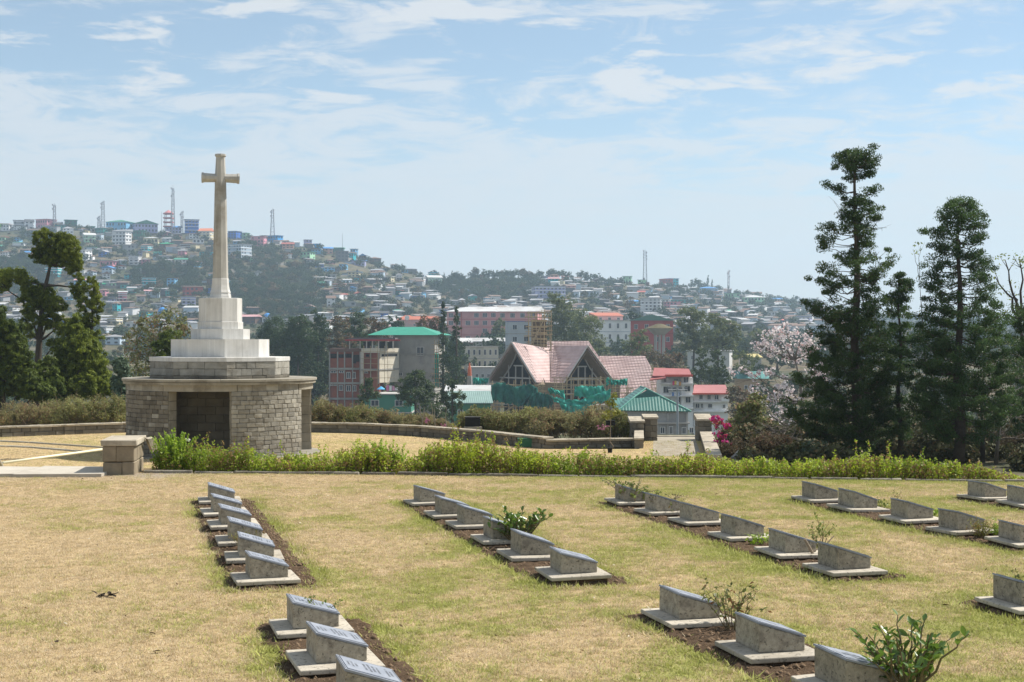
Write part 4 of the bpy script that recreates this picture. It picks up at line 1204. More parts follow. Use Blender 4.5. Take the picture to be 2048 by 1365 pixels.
# ------------------------------------------------------------------ tall conifers at right
def conifer(label, D, tpx, ybase, ytop, tr, tiers, leafm, seed, clump=0.27, leaf=0.095, nl=120, name="conifer", group=None, per=7.5, bare=()):
    rg = np.random.default_rng(seed); m = D / F
    base = at(tpx, ybase, D); root = thing(name, label, "tree", base, 0, group)
    topz = at(tpx, ytop, D).z; H = topz - base.z
    mb = MB(); k = 10
    mb.tube([(base.x + 0.05 * math.sin(i * 1.3) * (i > 0), D + 0.04 * math.cos(i * 2.1), base.z + H * i / k) for i in range(k + 1)], [tr * (1 - 0.88 * i / k) for i in range(k + 1)], 8)
    Ps, Ns = [], []
    for (y, L, R, w) in tiers:
        z = at(tpx, y, D).z; nb = max(2, int(per * (0.92 if y < 600 else 1.15) * w + rg.uniform(-0.5, 0.8)))
        a0 = rg.uniform(0, 2 * PI)
        for j in range(nb):
            a = a0 + 2 * PI * j / nb + rg.normal(0, 0.25)
            if nb <= 4 and j < 2: a = (0.0, PI)[j] + rg.normal(0, 0.25)      # thin tiers still reach out to both sides
            c = math.cos(a); ext = (R * (1 + c) / 2 + L * (1 - c) / 2) * m * rg.uniform(0.82, 1.06)
            if abs(c) < 0.7: ext = min(ext, (L + R) / 2 * m)
            if ext < 0.12: continue
            dz = rg.normal(0, 0.07)
            st = Vector((base.x, D, z - 0.10 * ext + dz - 0.12)); tip = Vector((base.x + c * ext, D + math.sin(a) * ext, z + dz))
            pts = limb(mb, st, tip, max(0.008, tr * 0.11), 0.005, rg, 4, 0.16, 5)
            f = (0.25 if ext < 0.8 else 0.42) if y > 600 else (0.45 if ext < 0.9 else 0.58)
            nc = max(2, int((ext * (1 - f)) / (clump * 0.62)))
            for q in range(nc):
                t = f + (1 - f) * (q + rg.uniform(0.2, 0.9)) / nc
                i = min(int(t * 5), 4); p = np.array(pts[i].lerp(pts[i + 1], t * 5 - i)) + rg.normal(0, 0.10, 3) * np.array([1, 1, 0.5])
                r = clump * rg.uniform(0.6, 1.25) * (1.15 - 0.35 * t)
                e = rg.normal(0, 1, (nl, 3)); e /= np.linalg.norm(e, axis=1, keepdims=True)
                pp = p + e * (rg.uniform(0, 1, (nl, 1)) ** 0.4) * r * np.array([1.0, 1.0, 0.62]) + np.array([0, 0, 0.25 * r])
                Ps.append(pp); Ns.append(e * 0.6)
    for (y, dx, dy) in bare:                                     # dead branches without foliage
        s = at(tpx, y, D); e = at(tpx + dx, y + dy, D); p = limb(mb, s, e, 0.025, 0.005, rg, 4, -0.12, 6)
        for q in range(5): limb(mb, p[2 + q % 4], p[3 + q % 3] + Vector(rg.normal(0, 0.22, 3)) + Vector((0.1 * (1 if dx > 0 else -1), 0, 0.15)), 0.008, 0.002, rg, 3, 0, 3)
    mb.build("trunk", bark_m, root, smooth=True)
    P = np.concatenate(Ps); Nn = np.concatenate(Ns)
    V, Fc = leaf_quads(P - np.array(base), Nn, leaf, 0.30, rg, 0.7)
    link_obj("crown", np_mesh("crown", V, Fc, leafm), root)
    return root
con_leaf = leafmat("conifer foliage", (0.018, 0.042, 0.014), (0.082, 0.135, 0.036), (0.10, 0.085, 0.035), 0.4, 0.55, 0.25, 0.5, 0.5, 0.03)
con_leaf2 = leafmat("soft conifer foliage", (0.020, 0.050, 0.019), (0.092, 0.155, 0.044), (0.10, 0.085, 0.035), 0.42, 0.55, 0.25, 0.5, 0.5, 0.03)
T1 = [(308, 26, 30, .8), (316, 40, 42, 1.0), (328, 42, 44, 1.0), (342, 34, 36, .6), (352, 26, 20, .4), (368, 62, 58, .5), (378, 66, 52, .45), (396, 24, 12, .35),
      (408, 16, 40, .8), (420, 26, 48, 1.0), (434, 40, 46, 1.0), (450, 72, 42, .8), (462, 78, 36, .7), (478, 84, 28, .6), (492, 82, 24, .6), (508, 38, 74, .9), (522, 72, 80, .9), (538, 92, 70, 1.0), (552, 108, 56, 1.0),
      (568, 96, 50, .9), (584, 80, 45, .9), (600, 116, 50, .9), (616, 122, 62, .9), (632, 100, 62, 1.), (650, 92, 66, 1.), (668, 88, 70, 1.), (686, 100, 74, 1.), (704, 112, 78, 1.1), (724, 118, 84, 1.1), (744, 128, 90, 1.1),
      (764, 140, 92, 1.1), (784, 150, 96, 1.1), (804, 158, 98, 1.1), (824, 160, 98, 1.1), (846, 140, 92, 1.0), (866, 110, 80, .8), (882, 70, 50, .6)]
T1 = [(y, L * 0.94, R * (0.96 if y < 600 else 0.86), w) for y, L, R, w in T1]
conifer("tallest dark conifer at right with a rounded tuft on its bare top", 45, 1712, 918, 302, 0.19, T1, con_leaf, 21, group="tall conifers at the right", bare=[(482, 62, -26), (440, -44, -14)])
T2 = [(410, 26, 26, .8), (420, 40, 44, 1.), (434, 52, 56, 1.), (450, 62, 58, .9), (466, 66, 62, .8), (482, 60, 54, .9), (500, 54, 56, .9), (518, 66, 64, .9), (536, 88, 70, 1.), (552, 96, 66, .9), (570, 80, 68, .9), (590, 72, 70, 1.), (612, 76, 80, 1.), (634, 80, 86, 1.),
      (656, 84, 92, 1.), (678, 86, 96, 1.), (700, 90, 102, 1.1), (724, 94, 106, 1.1), (748, 96, 112, 1.1), (772, 100, 116, 1.1), (796, 102, 116, 1.1), (820, 100, 108, 1.1), (842, 90, 92, 1.), (862, 60, 60, .7)]
T2 = [(y, L * (1.0 if y < 600 else 1.1), R * (1.0 if y < 600 else 1.12), w) for y, L, R, w in T2]
conifer("second tall conifer at right, denser with a rounded top", 44, 1918, 922, 407, 0.18, T2, con_leaf2, 22, group="tall conifers at the right", clump=0.28, leaf=0.092, per=9)
T3 = [(552, 12, 14, .6), (566, 24, 26, .8), (582, 30, 30, .8), (600, 32, 34, .8), (622, 36, 36, .8), (646, 40, 38, .8), (672, 44, 44, .9), (700, 46, 46, .9), (730, 50, 50, .9), (760, 54, 50, .9), (790, 56, 52, .9), (820, 56, 52, .9), (848, 50, 46, .8), (870, 34, 30, .6)]
T3 = [(y, L * 0.70, R * 0.72, w * 0.85) for y, L, R, w in T3]
conifer("slim shorter conifer standing between the two tall conifers", 46.5, 1799, 916, 549, 0.10, T3, con_leaf2, 23, group="tall conifers at the right", clump=0.25)
T4 = [(700, 22, 26, .7), (730, 30, 30, .8), (760, 38, 34, .8), (790, 40, 36, .8), (820, 40, 36, .8), (850, 34, 30, .6)]
conifer("dark conifer cut by the right edge of the photo", 47, 2052, 925, 600, 0.14, [(620, 20, 30, .7), (650, 26, 40, .8), (680, 24, 50, .8)] + T4, con_leaf, 24, group="tall conifers at the right", clump=0.27)
make_tree("young_leaf_tree", "branching tree with sparse new green leaves at the right edge", 50, [(2075, 930), (2062, 800), (2048, 700), (2036, 640)], 0.16,
    [(2010, 520, 26, 18), (2040, 515, 26, 22), (2070, 530, 30, 30), (1990, 555, 18, 18), (2030, 580, 24, 24), (2060, 600, 26, 30), (2000, 630, 22, 20), (2020, 690, 22, 18), (2095, 640, 40, 40)],
    leafmat("new green leaves", (0.16, 0.22, 0.05), (0.33, 0.38, 0.12), None, 0.4), bark_m, 0.11, 13, 5, 0.5, 0.5, None, "tree", 0.7, 0, True, 25, -0.05, 0.2, 3)
make_tree("young_leaf_tree", "thin tree with pale new leaves peeping out between the two tall conifers", 49, [(1852, 925), (1850, 760), (1846, 640), (1840, 560)], 0.035,
    [(1828, 498, 18, 14), (1840, 492, 12, 10), (1838, 640, 14, 20)], leafmat("new green leaves", (0.16, 0.22, 0.05), (0.33, 0.38, 0.12), None, 0.4), bark_m, 0.09, 9, 5, 0.5, 0.5, None, "tree", 0.7, 0, True, 26, -0.05, 0.2, 3)
# bare trees and trunks under the conifers
def bare_tree(label, D, trunk, tr, tips, seed, m_):
    rg = np.random.default_rng(seed); base = at(*trunk[0], D); root = thing("bare_tree", label, "tree", base)
    mb = MB(); tp = [at(x, y, D) for x, y in trunk]; mb.tube(tp, [tr * (1 - 0.7 * i / (len(tp) - 1)) for i in range(len(tp))], 7)
    mb.build("trunk", m_, root, smooth=True); tw = MB()
    for x, y in tips:
        e = at(x, y, D) + Vector((0, rg.normal(0, 0.5), 0)); s = min(tp[1:], key=lambda p: (p - e).length)
        pts = limb(tw, s, e, tr * 0.35, 0.006, rg, 5, -0.06, 6)
        for q in range(9):
            b = pts[1 + q % 5]; limb(tw, b, b + Vector((rg.normal(0, 0.4), rg.normal(0, 0.4), rg.uniform(-0.1, 0.6))), 0.012, 0.003, rg, 3, 0.0, 4)
    tw.build("branches", m_, root)
grey_bark = mat("pale grey bark", (0.20, 0.17, 0.145), 0.9, 0.1, 0.3, 6)
bare_tree("bare grey tree with a tangle of twigs at the lower right edge", 46, [(1990, 950), (1996, 880), (2004, 830)], 0.08, [(1965, 800), (2030, 780), (2048, 840), (1985, 760), (2060, 880), (1960, 870), (2020, 860), (2050, 700)], 71, grey_bark)
bare_tree("bare brown tree between the conifer trunks", 48, [(1872, 940), (1874, 860), (1870, 800)], 0.10, [(1840, 830), (1890, 760), (1860, 740), (1905, 850), (1830, 890)], 72, bark_m)
bare_tree("bare dark tree right of the second tall conifer", 47, [(1964, 940), (1966, 870), (1962, 800)], 0.11, [(1990, 760), (1940, 770), (1985, 830), (1975, 720)], 73, bark_m)
bare_tree("bare twiggy tree below the blossom tree", 52, [(1560, 930), (1562, 880)], 0.06, [(1530, 850), (1590, 850), (1545, 880), (1610, 880), (1570, 840), (1500, 870)], 74, grey_bark)

blossom = leafmat("pink white blossom", (0.72, 0.60, 0.60), (0.92, 0.87, 0.86), (0.6, 0.40, 0.40), 0.35, 0.6, 0.2, 1.0, 0.2, 0.1)
make_tree("blossom_tree", "spreading tree covered in pale pink blossom left of the tallest conifer", 72, [(1612, 930), (1606, 860), (1604, 810), (1600, 760), (1590, 720)], 0.16,
    [(1545, 668, 26, 20), (1575, 662, 28, 18), (1600, 680, 28, 22), (1530, 695, 26, 18), (1560, 700, 30, 22), (1592, 712, 28, 20), (1625, 700, 26, 24), (1515, 690, 14, 12), (1640, 740, 30, 30),
     (1480, 742, 22, 12), (1505, 748, 22, 13), (1535, 746, 22, 13), (1565, 765, 24, 16), (1545, 792, 26, 18), (1515, 808, 24, 16), (1585, 790, 26, 20), (1500, 826, 18, 14), (1560, 830, 26, 18), (1600, 850, 24, 20), (1530, 855, 22, 16), (1490, 858, 18, 14), (1560, 878, 26, 16), (1512, 780, 22, 14)],
    blossom, grey_bark, 0.15, 30, 7, 0.45, 0.7, None, "tree", 0.7, 0, True, 31, 0.05, 0.6, 3)
make_tree("olive_bush", "rounded olive green bush tree in front of the blossom tree", 62, [(1508, 920), (1508, 860)], 0.09,
    [(1500, 830, 34, 30), (1475, 860, 24, 28), (1530, 865, 26, 26), (1510, 805, 24, 18), (1488, 890, 26, 22)], decid, bark_m, 0.15, 70, 18, 0.4, 0.5, None, "tree", 0.8, 0, True, 32, 0.0, 0.5, 2)
make_tree("dark_bush", "dark bush beneath the tallest conifer beside the hedge", 44, [(1628, 930), (1628, 900)], 0.05, [(1620, 892, 22, 18), (1645, 900, 22, 16)], grey_leaf, bark_m, 0.08, 30, 16, 0.4, 0.45, None, "shrub", 0.8, 0, True, 33, 0, 0.2)

# brush on the slope behind the hedge under the conifers
brush_b = leafmat("brush leaves brown", (0.07, 0.06, 0.035), (0.20, 0.16, 0.09), (0.15, 0.08, 0.05), 0.25, 0.7, 0.15, 0.7, 0.5, 0.2)
brush_g = leafmat("brush leaves green", (0.045, 0.06, 0.022), (0.15, 0.165, 0.06), None, 0.3, 0.65, 0.2, 0.7, 0.5)
for i, (px, yt, hw, d, mm, lb) in enumerate(((1478, 880, 34, 47, 'b', "brown brush behind the hedge beside the boulder"), (1545, 868, 40, 50, 'b', "brown brush below the blossom tree"), (1600, 884, 34, 46, 'g', "green brush at the left foot of the tallest conifer"),
      (1672, 892, 34, 50, 'b', "low brown brush under the tallest conifer"), (1752, 884, 40, 52, 'g', "green brush between the tallest conifer and the slim conifer"), (1835, 880, 40, 52, 'b', "brown brush left of the second tall conifer"),
      (1895, 888, 30, 50, 'g', "green brush behind the trunk of the second tall conifer"), (1955, 874, 40, 50, 'b', "brown brush right of the second tall conifer"), (2025, 860, 46, 49, 'b', "tall brown brush at the right edge behind the hedge"),
      (1570, 800, 60, 78, 'g', "green thicket on the slope below the blossom"), (1660, 830, 70, 70, 'b', "brown thicket seen through the tallest conifer"), (1850, 800, 80, 80, 'b', "brown thicket behind the conifers"), (2000, 790, 80, 78, 'b', "brown thicket behind the bare tree at right"))):
    dry_shrub(px, yt, hw, d, lb, brush_b if mm == 'b' else brush_g, 400 + i)
# ------------------------------------------------------------------ middle distance trees
deep_leaf = leafmat("deep green foliage", (0.024, 0.050, 0.020), (0.088, 0.135, 0.05), None, 0.3, 0.6, 0.2, 0.12, 0.5)
brown_leaf = leafmat("brownish foliage", (0.06, 0.06, 0.03), (0.19, 0.155, 0.075), (0.20, 0.10, 0.05), 0.25, 0.6, 0.2, 0.2, 0.4, 0.2)
soft_leaf = leafmat("soft grey green foliage", (0.085, 0.115, 0.045), (0.25, 0.28, 0.12), None, 0.4, 0.6, 0.2, 0.15, 0.45)
feather_leaf = leafmat("feathery green foliage", (0.028, 0.052, 0.018), (0.10, 0.14, 0.045), None, 0.3, 0.6, 0.2, 0.3, 0.4)
MID = [
 ("broad_tree", "dark green tree at the left of the wood right of the monument", 320, [(550, 820), (550, 700)], .5, [(545, 655, 24, 22), (530, 680, 20, 26), (560, 685, 28, 30), (545, 720, 30, 34), (560, 760, 34, 30)], deep_leaf, 1.0),
 ("broad_tree", "dark rounded tree in the middle of the wood right of the monument", 315, [(596, 820), (596, 700)], .5, [(598, 648, 26, 20), (578, 672, 26, 24), (612, 676, 28, 26), (595, 705, 36, 28), (600, 745, 36, 34), (585, 778, 34, 24)], deep_leaf, 1.0),
 ("broad_tree", "tallest dark tree of the wood, left of the brown trees", 325, [(636, 820), (636, 690)], .5, [(634, 634, 14, 14), (640, 660, 22, 24), (628, 690, 26, 26), (640, 730, 28, 36), (630, 775, 32, 28)], deep_leaf, 1.0),
 ("broad_tree", "brownish tree behind the red brick building", 330, [(680, 820), (680, 690)], .4, [(678, 650, 22, 18), (665, 680, 24, 24), (690, 685, 22, 22), (672, 720, 30, 28), (660, 770, 24, 30)], brown_leaf, .9),
 ("broad_tree", "dark tree behind the red flat roof frame", 345, [(712, 800), (712, 680)], .4, [(710, 636, 20, 16), (704, 658, 22, 18), (722, 665, 18, 18), (712, 690, 24, 20)], deep_leaf, .9),
 ("broad_tree", "brown green tree left of the green hipped roof", 350, [(748, 780), (748, 680)], .4, [(742, 650, 22, 16), (760, 655, 18, 16), (735, 672, 20, 14), (755, 680, 26, 14)], brown_leaf, .9),
 ("broad_tree", "dark tree behind the green hipped roof", 420, [(788, 700), (788, 650)], .4, [(788, 642, 16, 13), (778, 655, 14, 12), (798, 656, 14, 12)], deep_leaf, .8),
 ("broad_tree", "dull green tree above the grey concrete building", 360, [(860, 720), (860, 660)], .4, [(852, 648, 22, 16), (876, 650, 20, 18), (840, 662, 20, 14), (868, 672, 28, 14)], brown_leaf, .9),
 ("feathery_tree", "feathery dark tree in front of the grey concrete building", 205, [(831, 860), (831, 800), (830, 760)], .22, [(830, 752, 22, 14), (812, 770, 22, 15), (850, 770, 22, 15), (832, 786, 32, 13), (806, 792, 18, 12), (856, 795, 22, 13), (832, 806, 30, 10)], feather_leaf, 1.1),
 ("feathery_tree", "small pointed dark tree left of the feathery tree", 210, [(736, 850), (736, 790)], .16, [(738, 764, 11, 11), (732, 780, 17, 12), (745, 790, 16, 11), (732, 800, 22, 11)], feather_leaf, 1.0),
 ("feathery_tree", "loose branched dark tree right of the feathery tree", 200, [(904, 860), (905, 800), (904, 770)], .2, [(904, 768, 13, 12), (894, 788, 18, 12), (918, 792, 16, 12), (886, 804, 16, 12), (910, 812, 22, 11), (896, 826, 20, 10)], feather_leaf, 1.0),
 ("feathery_tree", "low dark shrub tree beneath the loose branched tree", 195, [(862, 865), (862, 820)], .15, [(862, 818, 24, 16), (846, 836, 20, 12), (885, 836, 20, 12)], feather_leaf, 1.0),
 ("column_tree", "left one of two narrow pointed conifers before the pink block", 300, [(886, 800), (886, 700), (886, 612)], .3, [(886, 612, 3, 10), (886, 632, 6, 14), (886, 654, 9, 15), (886, 682, 12, 20), (886, 715, 17, 24), (884, 752, 20, 28)], deep_leaf, 1.0),
 ("column_tree", "right one of two narrow pointed conifers before the pink block", 290, [(913, 800), (913, 700), (913, 622)], .3, [(913, 622, 3, 9), (913, 640, 7, 12), (913, 660, 10, 13), (910, 690, 18, 20), (906, 722, 22, 24), (910, 756, 20, 26)], deep_leaf, 1.0),
 ("round_tree", "small round olive tree in front of the pink block", 560, [(1000, 690), (1000, 660)], .4, [(1000, 650, 14, 12), (992, 662, 10, 9), (1008, 662, 10, 9)], soft_leaf, 1.0),
 ("tall_tree", "tall grey green tree behind the scaffolded tower", 430, [(1128, 720), (1128, 640)], .5, [(1112, 598, 20, 13), (1132, 606, 22, 15), (1116, 630, 28, 18), (1142, 640, 28, 20), (1110, 660, 22, 22), (1135, 672, 30, 20)], soft_leaf, 1.0),
 ("tall_tree", "airy grey green tree left of the white apartment block", 420, [(1172, 740), (1172, 660)], .5, [(1165, 634, 26, 18), (1185, 650, 22, 18), (1160, 668, 26, 20), (1190, 680, 22, 20), (1205, 704, 20, 18), (1170, 700, 28, 18)], soft_leaf, .8),
 ("tall_tree", "airy tree in front of the red building with the water tank", 360, [(1275, 760), (1275, 700)], .35, [(1275, 672, 20, 15), (1262, 690, 18, 15), (1288, 694, 20, 16), (1275, 712, 26, 14)], soft_leaf, .9),
 ("tall_tree", "low spreading tree right of the church roof", 350, [(1315, 770), (1315, 725)], .35, [(1300, 715, 24, 14), (1326, 722, 26, 14), (1350, 720, 22, 16), (1312, 738, 30, 12), (1345, 740, 28, 12)], brown_leaf, .9),
 ("eucalyptus", "tall eucalyptus right of the red building, left of its pair", 400, [(1385, 780), (1388, 700), (1384, 640)], .4, [(1378, 625, 22, 13), (1395, 632, 22, 14), (1368, 650, 22, 18), (1395, 660, 26, 20), (1375, 685, 26, 18), (1400, 690, 24, 16)], soft_leaf, 1.0),
 ("eucalyptus", "broad eucalyptus with pale crown, right of its pair", 390, [(1438, 790), (1436, 710), (1434, 660)], .4, [(1425, 640, 22, 14), (1450, 650, 22, 16), (1468, 665, 16, 20), (1432, 672, 28, 20), (1460, 690, 20, 16), (1420, 692, 24, 14)], soft_leaf, 1.0),
 ("roadside_tree", "dark upright tree above the lower red roof, left one", 290, [(1402, 800), (1402, 740)], .25, [(1400, 712, 12, 20), (1408, 735, 16, 20), (1396, 752, 14, 16)], feather_leaf, .8),
 ("roadside_tree", "dark upright tree above the lower red roof, right one", 288, [(1434, 800), (1434, 740)], .25, [(1434, 715, 14, 20), (1442, 738, 16, 18), (1428, 752, 16, 16), (1450, 756, 12, 14)], feather_leaf, .8),
 ("round_tree", "round green tree on the slope left of the blossom", 500, [(1520, 720), (1520, 680)], .4, [(1515, 672, 18, 14), (1530, 680, 16, 14), (1510, 686, 14, 10)], soft_leaf, 1.0),
 ("round_tree", "dark green tree low behind the blossom branches", 420, [(1555, 740), (1555, 715)], .4, [(1550, 718, 18, 11), (1565, 722, 16, 10)], deep_leaf, 1.0),
 ("round_tree", "dark tree behind the pink house with the orange roof", 585, [(1268, 650), (1268, 635)], .4, [(1263, 630, 8, 9), (1275, 635, 8, 7)], deep_leaf, 1.0),
 ("round_tree", "olive tree on the bank right of the lower red roof", 240, [(1478, 860), (1478, 800)], .3, [(1470, 790, 18, 18), (1490, 800, 20, 18), (1478, 822, 24, 18)], brown_leaf, .9),
 ("tall_tree", "leafy tree beside the white flat block below the eucalyptus", 330, [(1490, 780), (1490, 720)], .3, [(1480, 712, 18, 14), (1500, 722, 18, 14), (1488, 738, 22, 12)], soft_leaf, .8),
]
for i, (nm, lb, D, tp, tr, bl, lm_, den) in enumerate(MID):
    lf = D / F * (4.0 if nm != "column_tree" else 3.2)
    make_tree(nm, lb, D, tp, tr, bl, lm_, bark_m, lf, int(90 * den), 26, 0.34, 0.6, None, "tree", 0.8, 0.0, True, 100 + i, 0.0, 1.0)

# ------------------------------------------------------------------ buildings: helpers
glass_m = mat("dark window glass", (0.045, 0.055, 0.07), 0.15, 0.5, 0.2, 1.0, objv=0.4)
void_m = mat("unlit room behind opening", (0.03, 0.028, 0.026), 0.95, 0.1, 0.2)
frame_m = mat("pale window frame", (0.62, 0.61, 0.58), 0.6, 0.3, 0.08)
tin_m = mat("weathered tin roof", (0.52, 0.52, 0.51), 0.5, 0.4, 0.18, 0.4, objv=0.15, stain=(0.36, 0.33, 0.30))
conc_m = mat("raw grey concrete", (0.35, 0.335, 0.305), 0.9, 0.15, 0.22, 0.5, stain=(0.20, 0.20, 0.195), streak=0.25)
brick_m = mat("red brickwork", (0.30, 0.105, 0.07), 0.9, 0.15, 0.25, 0.9, stain=(0.22, 0.09, 0.065))
def corrugated(name, col, pitch=0.35, rough=0.5, stain=None):
    """painted sheet roof, ribs running down the slope are built in the bump along x"""
    if name in _MC: return _MC[name]
    m, t = _nodes(name); N = NT(t)
    tcx = N.n('ShaderNodeTexCoord').outputs['Object']
    w = N.n('ShaderNodeTexWave'); w.inputs['Scale'].default_value = 1.0 / pitch / 3.0; w.bands_direction = 'X'; N.l(tcx, w.inputs[0])
    c = N.hsv(col, N.math('ADD', 1.0, N.math('MULTIPLY', N.math('SUBTRACT', N.noise(0.6, 6, 0.6), 0.5), 0.45)))
    if stain: c = N.mix(N.rng(N.noise(0.3, 5, 0.6), 0.5, 0.7, 0, 0.6), c, stain)
    N.out(c, rough, 0.35, bump=w.outputs[1], bstr=0.6, bdist=0.06)
    _MC[name] = m; return m
_WM = {}
def window_meshes(w, h, mull):
    key = (round(w, 2), round(h, 2), mull)
    if key in _WM: return _WM[key]
    f = MB(); t = 0.09
    f.box((0, -0.03, h / 2 - t / 2), (w, 0.12, t)); f.box((0, -0.05, -h / 2 + t / 2), (w + 0.12, 0.18, t))
    f.box((-w / 2 + t / 2, -0.03, 0), (t, 0.12, h - 2 * t)); f.box((w / 2 - t / 2, -0.03, 0), (t, 0.12, h - 2 * t))
    for k in range(mull): f.box((w * ((k + 1) / (mull + 1) - 0.5), -0.03, 0), (t * 0.7, 0.10, h - 2 * t))
    me = bpy.data.meshes.new("window"); me.from_pydata(f.v, [], f.f); me.materials.append(frame_m)
    g = MB(); g.box((0, 0.005, 0), (w - 0.12, 0.05, h - 0.12)); mg = bpy.data.meshes.new("pane"); mg.from_pydata(g.v, [], g.f); mg.materials.append(glass_m)
    _WM[key] = (me, mg); return _WM[key]
def add_window(root, p, rz, w, h, mull=1, fm=None):
    me, mg = window_meshes(w, h, mull)
    o = link_obj("window", me, root); o.location = p; o.rotation_euler = (0, 0, rz)
    link_obj("pane", mg, o)
    return o
def face_window(root, side, wd, dp, u, z, w, h, mull=1):
    """window on a face of a box building (local frame, base centre at origin): u along the face"""
    if side == 'f': p, r = (u, -dp / 2 - 0.02, z), 0
    elif side == 'r': p, r = (wd / 2 + 0.02, u, z), PI / 2
    elif side == 'l': p, r = (-wd / 2 - 0.02, -u, z), -PI / 2
    return add_window(root, p, r, w, h, mull)
def roof_mb(kind, w, d, z, rh, o=0.5, t=0.15):
    """closed roof solids in the local frame"""
    q = MB(); a, b = w / 2 + o, d / 2 + o
    if kind == 'flat': q.box((0, 0, z + t / 2 + 0.004), (2 * a, 2 * b, t))
    elif kind == 'hip':
        r = max(0.0, a - b) if a > b else 0.0; s = max(0.0, b - a)
        q.add([(-a, -b, z), (a, -b, z), (a, b, z), (-a, b, z), (-r, -s, z + rh), (r, -s, z + rh), (r, s, z + rh), (-r, s, z + rh)],
              [(3, 2, 1, 0), (0, 1, 5, 4), (1, 2, 6, 5), (2, 3, 7, 6), (3, 0, 4, 7), (4, 5, 6, 7)])
    elif kind == 'gable':      # ridge along x
        q.add([(-a, -b, z), (a, -b, z), (a, b, z), (-a, b, z), (-a, 0, z + rh), (a, 0, z + rh)], [(3, 2, 1, 0), (0, 1, 5, 4), (2, 3, 4, 5), (0, 4, 3), (1, 2, 5)])
    elif kind == 'gabley':     # ridge along y
        q.add([(-a, -b, z), (a, -b, z), (a, b, z), (-a, b, z), (0, -b, z + rh), (0, b, z + rh)], [(3, 2, 1, 0), (1, 2, 5, 4), (3, 0, 4, 5), (0, 1, 4), (2, 3, 5)])
    elif kind == 'mono':       # falls to the front
        q.add([(-a, -b, z), (a, -b, z), (a, b, z), (-a, b, z), (-a, -b, z + t), (a, -b, z + t), (a, b, z + rh), (-a, b, z + rh)], [(3, 2, 1, 0), (4, 5, 6, 7), (0, 1, 5, 4), (1, 2, 6, 5), (2, 3, 7, 6), (3, 0, 4, 7)])
    return q
def building(label, px, ytop, D, w, d, h, yaw, wallm, roof=None, roofm=None, rh=2.0, over=0.5, floors=3, bays=5, win=(1.3, 1.5), sides=('f',), band=None, mull=1, cat="building", name="building", sidebays=3, skip=0.0, parts=True, group=None):
    """a block with its eaves at photo height ytop; returns the root (base centre of the block)"""
    p = at(px, ytop, D); z0 = p.z - h; rz = math.radians(yaw)
    root = thing(name, label, cat, (p.x, D, z0), rz, group)
    MB().box((0, 0, h / 2 - 1.5), (w, d, h + 3.0)).build("wall", wallm, root, world=False)
    if roof: roof_mb(roof, w, d, h, rh, over).build("roof", roofm or tin_m, root, world=False)
    fh = h / floors; rg = np.random.default_rng(int(abs(px * 7 + D)))
    if band:
        for k in range(1, floors): MB().box((0, 0, k * fh - 0.08), (w + 0.30, d + 0.30, 0.22)).build("floor_band", band, root, world=False)
    for s in sides:
        n, L = (bays, w) if s == 'f' else (sidebays, d)
        for k in range(floors):
            for b in range(n):
                if rg.uniform() < skip: continue
                face_window(root, s, w, d, L * ((b + 0.5) / n - 0.5), k * fh + fh * 0.52, win[0], win[1], mull)
    return root
def local_part(name, mb, m, root): return mb.build(name, m, root, world=False)

# ------------------------------------------------------------------ the unfinished church with pink roofs
pink_m, t = _nodes("pink roof tiles"); N = NT(t)
pos = N.pos()
c = N.mix(N.rng(N.noise(0.5, 6, 0.65), 0.35, 0.65), (0.58, 0.445, 0.42), (0.47, 0.34, 0.32))
c = N.mix(N.rng(N.noise(2.5, 3, 0.6), 0.62, 0.75, 0, 0.5), c, (0.30, 0.20, 0.18))
wv = N.n('ShaderNodeTexWave'); wv.bands_direction = 'Z'; wv.inputs['Scale'].default_value = 0.55; N.l(pos, wv.inputs[0])
N.out(c, 0.75, 0.25, bump=wv.outputs[1], bstr=0.6, bdist=0.08)
bamboo_m = mat("dry bamboo pole", (0.40, 0.31, 0.19), 0.85, 0.2, 0.3, 2, objv=0.25)
conc_l = mat("pale new concrete", (0.42, 0.40, 0.37), 0.9, 0.15, 0.2, 0.7)
ply_m = mat("bare timber soffit", (0.24, 0.185, 0.13), 0.9, 0.15, 0.3, 0.8)
church = thing("church", "large unfinished church with steep pink gabled roofs and open gable fronts", "church", at(1110, 830, 272))
def roof_plane(pts, name="roof_plane", t=0.28, grid=True):
    P = [Vector(p) for p in pts]; n = (P[1] - P[0]).cross(P[2] - P[0]).normalized()
    if n.z < 0: P = P[::-1]; n = -n
    MB().slab(P, t).build(name, pink_m, church)
    if grid:
        # battens and laths lie in a net over the tiles
        q = MB(); k = len(P)
        lo = sorted(P, key=lambda p: p.z)
        ex = (P[1] - P[0]).normalized(); ey = n.cross(ex)
        xs = [(p - P[0]).dot(ex) for p in P]; ys = [(p - P[0]).dot(ey) for p in P]
        pg = list(zip(xs, ys))
        def clip(hor, v):
            out = []
            for (x0, y0), (x1, y1) in zip(pg, pg[1:] + pg[:1]):
                a, b = (y0, y1) if hor else (x0, x1)
                if (a - v) * (b - v) < 0:
                    t_ = (v - a) / (b - a); out.append((x0 + (x1 - x0) * t_, y0 + (y1 - y0) * t_))
            return out
        for hor, vals in ((True, np.arange(min(ys) + 0.4, max(ys), 0.62)), (False, np.arange(min(xs) + 0.4, max(xs), 0.72))):
            for v in vals:
                s = clip(hor, v)
                if len(s) >= 2:
                    a, b = [P[0] + ex * u + ey * w_ + n * 0.06 for u, w_ in s[:2]]
                    q.tube([a, b], 0.022, 4)
        tag(q.build("roof_laths", mat("dark roof laths", (0.26, 0.165, 0.145), 0.9), church), kind='stuff')
Cp = at(1104, 690, 280)
A1 = at(1024, 684.5, 270); F1l = at(978, 757, 276.5); F1r = at(1073, 765, 265)
